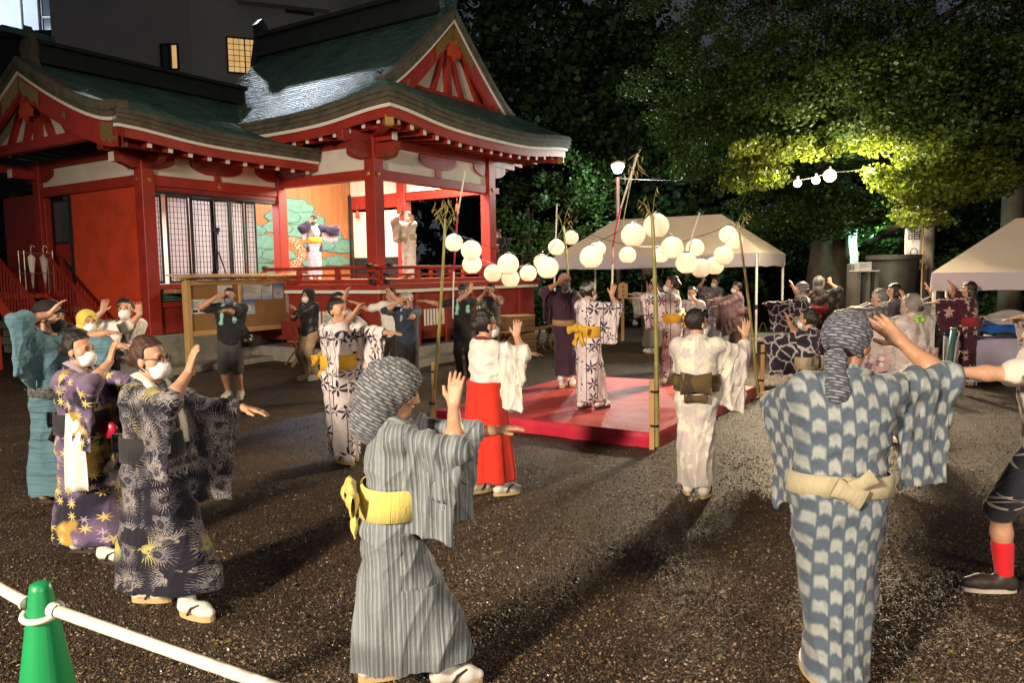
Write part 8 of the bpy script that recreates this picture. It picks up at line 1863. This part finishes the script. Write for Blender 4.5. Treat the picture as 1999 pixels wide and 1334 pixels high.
P18 = person('shrine maiden in white robe and bright red hakama beside the platform', st_(952, 968, 6.55), 1.60, 62, ((.05, .29, 1.40), (.8, .2, -.6), (-.12, .15, 1), (-.8, .5, 0)), ((.14, .52, 1.22), (-.5, 0, -.8), (0, 1, -.1), (0, 0, -1)), 'hakama', fab=F_solid('white priestess robe', (.68, .66, .62), .05), lower=F_solid('scarlet hakama', (.56, .028, .014), .1), collar=F_solid('maroon collar', (.14, .018, .014), .15), hair='bun', mask=MASKW, feet=((-.09, -.06, 5), (.09, .10, -5)), res=.0082, sleeve={1: .50, -1: .55}, slR=1.15, slL=1.8)
PZ1 = PZ+.004
P19 = person('person in dark purple kimono with pink headscarf standing on the platform', st_(1104, 757, 11.8, PZ1), 1.72, 172, ((.14, .22, 1.52), (1, .05, -.5), (-.6, .2, .6), (-.3, .9, -.2)), ((.10, .50, 1.26), (-.5, 0, -.8), (0, 1, 0), (0, 0, -1)), fab=F_solid('dark purple kimono cloth', (.040, .018, .036), .2), obi=OBIT, obi_kind='men', hair='short', hat='wrap', hatm=F_flower('pink headscarf', (.42, .2, .24), (.6, .4, .42), (.3, .1, .15), .05), mask=MASKG, feet=((-.08, 0, 5), (.08, .08, -10)), res=.0095, sleeve=.42, hem=.16)
P20 = person('person in bamboo leaf yukata with grey hair band and yellow bow on the platform', st_(1150, 800, 9.75, PZ1), 1.62, 52, ((.12, .30, 1.46), (.8, .1, -.6), (.12, .2, 1), (-.8, .5, 0)), ((.06, .52, 1.30), (-.5, 0, -.8), (0, 1, .05), (0, 0, -1)), fab=f_bamboo, obi=OBIY, hair='bun', hat='band', hatm=F_solid('grey hair band', (.24, .24, .25)), mask=MASKW, feet=((-.07, -.05, 5), (.07, .12, -5)), res=.0088, sleeve=.46, slR=1.15, sole=SOLED, inner=WHITEC, hem=.10)
P21 = person('person in bamboo leaf yukata with orange yellow sash facing left on the platform', st_(1312, 748, 11.9, PZ1), 1.66, 292, 'face', ((.0, .54, 1.31), (-.5, 0, -.8), (0, 1, 0), (0, 0, -1)), fab=f_bamboo, obi=OBIY, obi_kind='flat', hair='bun', mask=MASKW, res=.0095, sleeve=.48, hyaw=-8, hem=.08)
f_pale = F_flower('pale yukata cloth with cream leaves', (.56, .53, .50), (.64, .63, .54), (.48, .42, .43), .24, 5, keep=.9, wd=.2)
P22 = person('person in pale cream leaf yukata with brown sash seen from behind right of the platform', st_(1358, 975, 6.4), 1.59, 14, ((.42, .30, 1.38), (.6, -.2, -.75), (.05, .1, 1), (-.3, .9, 0)), 'fwd', fab=f_pale, obi=OBIBR, obi_kind='drum', hair='short', mask=MASKW, feet=((-.07, .05, 5), (.075, -.04, -18)), res=.0082, sleeve={1: .50, -1: .46}, slR=1.5, hyaw=42, hem=.10)
P23 = person('person in mauve kimono with very long sleeve beside the right tent leg', st_(1438, 695, 16.6), 1.66, 268, 'fwd', 'fwdlow', fab=F_solid('mauve kimono cloth', (.24, .15, .165), .12), obi=F_solid('plum sash', (.2, .11, .13)), obi_kind='drum', hair='short', mask=MASKW, res=.0125, sleeve=.66, hem=.06)
P24 = person('person in lavender patterned kimono partly hidden by lanterns under the tent', st_(1396, 642, 19.6), 1.72, 235, 'browhi', 'fwd', fab=F_flower('lavender kimono cloth', (.16, .135, .19), (.42, .38, .46), (.3, .25, .34), .2, 5, keep=.5), obi=F_solid('pale sash', (.4, .36, .26)), hair='bun', mask=MASKW, res=.014, sleeve=.5)
P25 = person('person with hair ornament and white mask behind the orange yellow sash', st_(1350, 705, 14.6), 1.60, 205, 'fwdlow', 'face', fab=F_flower('white flowered kimono cloth', (.5, .47, .45), (.3, .22, .28), (.36, .3, .3), .12), obi=F_solid('grey pink sash', (.36, .28, .3)), hair='bun', mask=MASKW, res=.0125, hollow=False)
m = MB()
for k in range(5): a = k*1.256; m.lathe([(0, -.008), (.016, 0), (0, .012)], 8, (.022*math.cos(a), 0, .022*math.sin(a)))
o = m.build('hair_ornament', plain('silver flower', (.6, .58, .6), .3, .5), P25.root, True); o.location = P25.T(P25.HD((-.085, .0, .06)))
P26 = person('person in grey robe and grey green hakama pointing left behind the near bamboo', st_(1274, 687, 18.0), 1.68, 276, 'fwd', ((.06, .54, 1.36), (-.5, 0, -.8), (0, 1, .1), (0, 0, -1)), 'hakama', fab=F_solid('light grey robe', (.3, .29, .27)), lower=F_solid('grey green hakama', (.15, .15, .115)), hair='short', res=.014, sleeve=.45, hollow=False)
person('dark haired person in grey kimono under the tent behind the near bamboo', st_(1288, 662, 20.6), 1.66, 290, 'fwd', 'up', fab=F_solid('grey kimono cloth', (.2, .2, .2)), obi=OBID, hair='short', mask=MASKW, res=.015, hollow=False)
f_sw = F_swirl('black purple kimono cloth with white swirls', (.016, .012, .026), (.36, .34, .35))
P27 = person('person in black kimono with white swirls and clear hood pointing left', st_(1562, 740, 13.3), 1.66, 318, 'browhi', ((.44, .42, 1.30), (-.3, -.4, -.8), (-.75, .7, .05), (0, 0, -1)), fab=f_sw, obi=F_solid('khaki sash', (.27, .25, .17)), obi_kind='drum', hair='bun', hat='rain', res=.0115, sleeve=.46)
person('person in pointed clear hood with dark robe before the ginkgo trunk', st_(1596, 690, 16.0), 1.72, 62, 'brow', 'fwd', fab=F_flower('black robe cloth', (.02, .02, .024), (.1, .1, .1), (.2, .05, .05), .2), obi=OBIR, hair='short', hat='rainpoint', res=.0135, hollow=False)
P29 = person('dark haired person in navy with striped tan sash hidden behind the indigo headscarf', st_(1574, 850, 8.3), 1.50, 318, 'face', 'fwd', fab=f_sw, obi=OBIK, obi_kind='drum', hair='bun', mask=MASKW, res=.0095)
P30 = person('person in clear round hood and grey print kimono pointing left', st_(1712, 775, 11.2), 1.58, 296, 'fwd', ((.0, .54, 1.33), (-.5, 0, -.8), (0, 1, 0), (0, 0, -1)), fab=F_flower('grey print kimono cloth', (.11, .10, .11), (.35, .33, .34), (.2, .18, .2), .1), obi=F_solid('grey sash', (.25, .24, .24)), hair='bun', hat='rain', res=.011)
person('person with black bob in purple grey kimono before the vat', st_(1742, 745, 12.6), 1.68, 282, 'fwd', 'fwd', fab=F_solid('purple grey kimono cloth', (.085, .07, .095), .2), obi=F_solid('dark sash', (.05, .04, .06)), hair='bob', res=.0115, hollow=False)
P32 = person('person in clear raincoat over pink floral yukata raising the right hand', st_(1772, 870, 8.3), 1.60, 338, ((.20, .26, 1.56), (1, .2, -.4), (-.2, .2, .95), (-.3, .9, 0)), 'fwdside', fab=F_flower('dusty pink floral yukata cloth', (.40, .27, .28), (.14, .085, .12), (.5, .42, .42), .13, 6, keep=.8, wd=.16), obi=F_solid('pink sash', (.42, .3, .3)), hair='bun', hcol='brown', hat='rain', res=.0095, sleeve=.46)
raincoat(P32, .45)
m = MB(); q = np.random.default_rng(3)
for k in range(9): a = k*.7; m.lathe([(0, -.02), (.03, 0), (0, .02)], 7, (.05*math.cos(a), .01*math.sin(3*a), .03*math.sin(a)))
o = m.build('lime_ribbon', plain('lime green ribbon', (.25, .48, .05), .6), P32.root, True); o.location = P32.T((0, -.10, 1.40))
P33 = person('person with long brown hair in black T-shirt with a small white badge on the back', st_(1822, 745, 13.2), 1.64, 332, 'brow', 'fwd', 'wear', fab=BLACKC, hair='long', hcol='brown', lower=DARKC, res=.012, sleeve=.8, face=False)
m = MB(); m.lathe([(0, 0), (.035, 0), (.035, .004), (0, .004)], 18); o = m.build('badge', MT['white_paint'], P33.root); o.location = P33.T((.05, -.155, 1.22)); o.rotation_euler = (R(78), 0, 0)
f_mar = F_flower('maroon kimono cloth with pale blossoms', (.052, .010, .022), (.42, .28, .24), (.36, .30, .30), .21, 5, keep=.4, wd=.09)
P34 = person('person in maroon kimono with pale blossoms and red sash facing left at the right', st_(1886, 748, 12.3), 1.66, 296, ((.12, .22, 1.55), (1, .2, -.5), (-.2, .5, .8), (-.3, .9, -.2)), ((.02, .54, 1.30), (-.5, 0, -.8), (0, 1, 0), (0, 0, -1)), fab=f_mar, obi=OBIR, obi_kind='flat', hair='long', res=.011, sleeve=.46, hem=.1)
f_zeb = F_stain('white kimono cloth with brown wavy bands', (.48, .42, .40), (.13, .085, .085), 16)
P35 = person('person outside the right border whose zebra striped sleeve reaches in', st_(2062, 800, 9.6), 1.62, 272, 'fwd', ((.06, .53, 1.30), (-.5, 0, -.8), (0, 1, .05), (0, 0, -1)), fab=f_zeb, obi=OBID, hair='bun', mask=MASKW, res=.011, sleeve=.52, slL=1.75)
# on the stage
MT['happi'] = F_solid('dark indigo happi coat', (.032, .024, .058), .15)
pm = L2W(2.2, 4.2, FZ); k_ = at(614, 480, 20.2); pm = np.array([k_[0], 20.2, FZ+.005])
S1 = person('performer in dark indigo happi coat on the stage before the painted pine', pm, 1.66, 172, ((.07, .25, 1.45), (.8, .1, -.6), (-.4, .3, .7), (-.3, .9, 0)), ((.64, .12, 1.30), (-.1, -.5, -.8), (-1, .1, -.05), (0, 0, -1)), fab=F_hstripe('white and violet striped kimono cloth', (.5, .46, .48), (.3, .24, .34), (.55, .5, .5)), obi=OBIY, hair='short', mask=F_solid('green mask', (.03, .08, .07)), res=.0125, hollow=False, sleeve=.3, hat='cap', group='performers on the stage')
def happi(P):
    zs = np.array([.70, .9, 1.1, 1.25, 1.36])-P.sink; pr = [(loft(zs, np.interp(zs, P.zt, P.lofts[0]), np.interp(zs, P.zt, P.lofts[1])-.015, np.array([.22, .20, .195, .20, .15]), np.array([.15, .14, .14, .14, .10])), (-.6, -.6, .6), (.6, .6, 1.45), .04)]
    for sd in (1, -1):
        a, e, w = P.arms[sd][:3]; pr += [P.capf(a, e, .09, .105, .06), P.capf(e, e+(w-e)*.7, .105, .10, .05), P.capf(e+[0, 0, -.1], w*.8+e*.2+[0, 0, -.12], .06, .06, .06)]
    cut = [(f_cap(np.array([0, .16, .6]), np.array([0, .14, 1.30]), .06, .045), np.array([-.2, 0, .5]), np.array([.2, .4, 1.4]))]
    ap_ = np.array([P.arms[sd][k] for sd in (1, -1) for k in range(3)]); return P.garment('happi_coat', pr, MT['happi'], np.minimum(ap_.min(0), [-.3, -.3, .66])-.16, np.maximum(ap_.max(0), [.3, .3, 1.45])+.16, P.UVF(), amp=.008, cuts=cut)
happi(S1)
k_ = at(798, 480, 18.9)
S2 = person('performer in white flowered kimono with green sash on the right of the stage', np.array([k_[0], 18.9, FZ+.005]), 1.62, 188, ((.14, .20, 1.53), (1, .0, -.4), (-.5, .2, .7), (-.3, .9, 0)), ((.20, .26, 1.40), (-1, .1, -.6), (-.1, .2, .9), (0, 1, 0)), fab=F_flower('white kimono cloth with faint red flowers', (.74, .73, .70), (.6, .3, .25), (.62, .58, .5), .11, 6, keep=.2), obi=OBIG, obi_kind='flat', hair='short', hcol='grey', mask=MASKW, res=.012, hollow=False, sleeve=.5, hem=.05, group='performers on the stage')
S3 = person('camera operator in black crouching on the veranda at the right end of the stage', L2W(5.12, -.02, VZ+.005), 1.68, 232, ((.10, .32, 1.24), (.6, 0, -.8), (-.2, 1, .3), (0, 0, -1)), 'hold', 'wear', fab=BLACKC, hair='short', mask=MASKW, lower=DARKC, res=.0135, sleeve=1.1, sink=.26, lean=(0, .16), hpitch=25, shoe=SHOED, group='people watching and filming')
tripod('black tripod with video camera on the veranda beside the crouching operator', L2W(4.78, -.42, VZ), 1.10, .9, True, .30)
print('cast built in', round(_time.time()-_t0, 1))
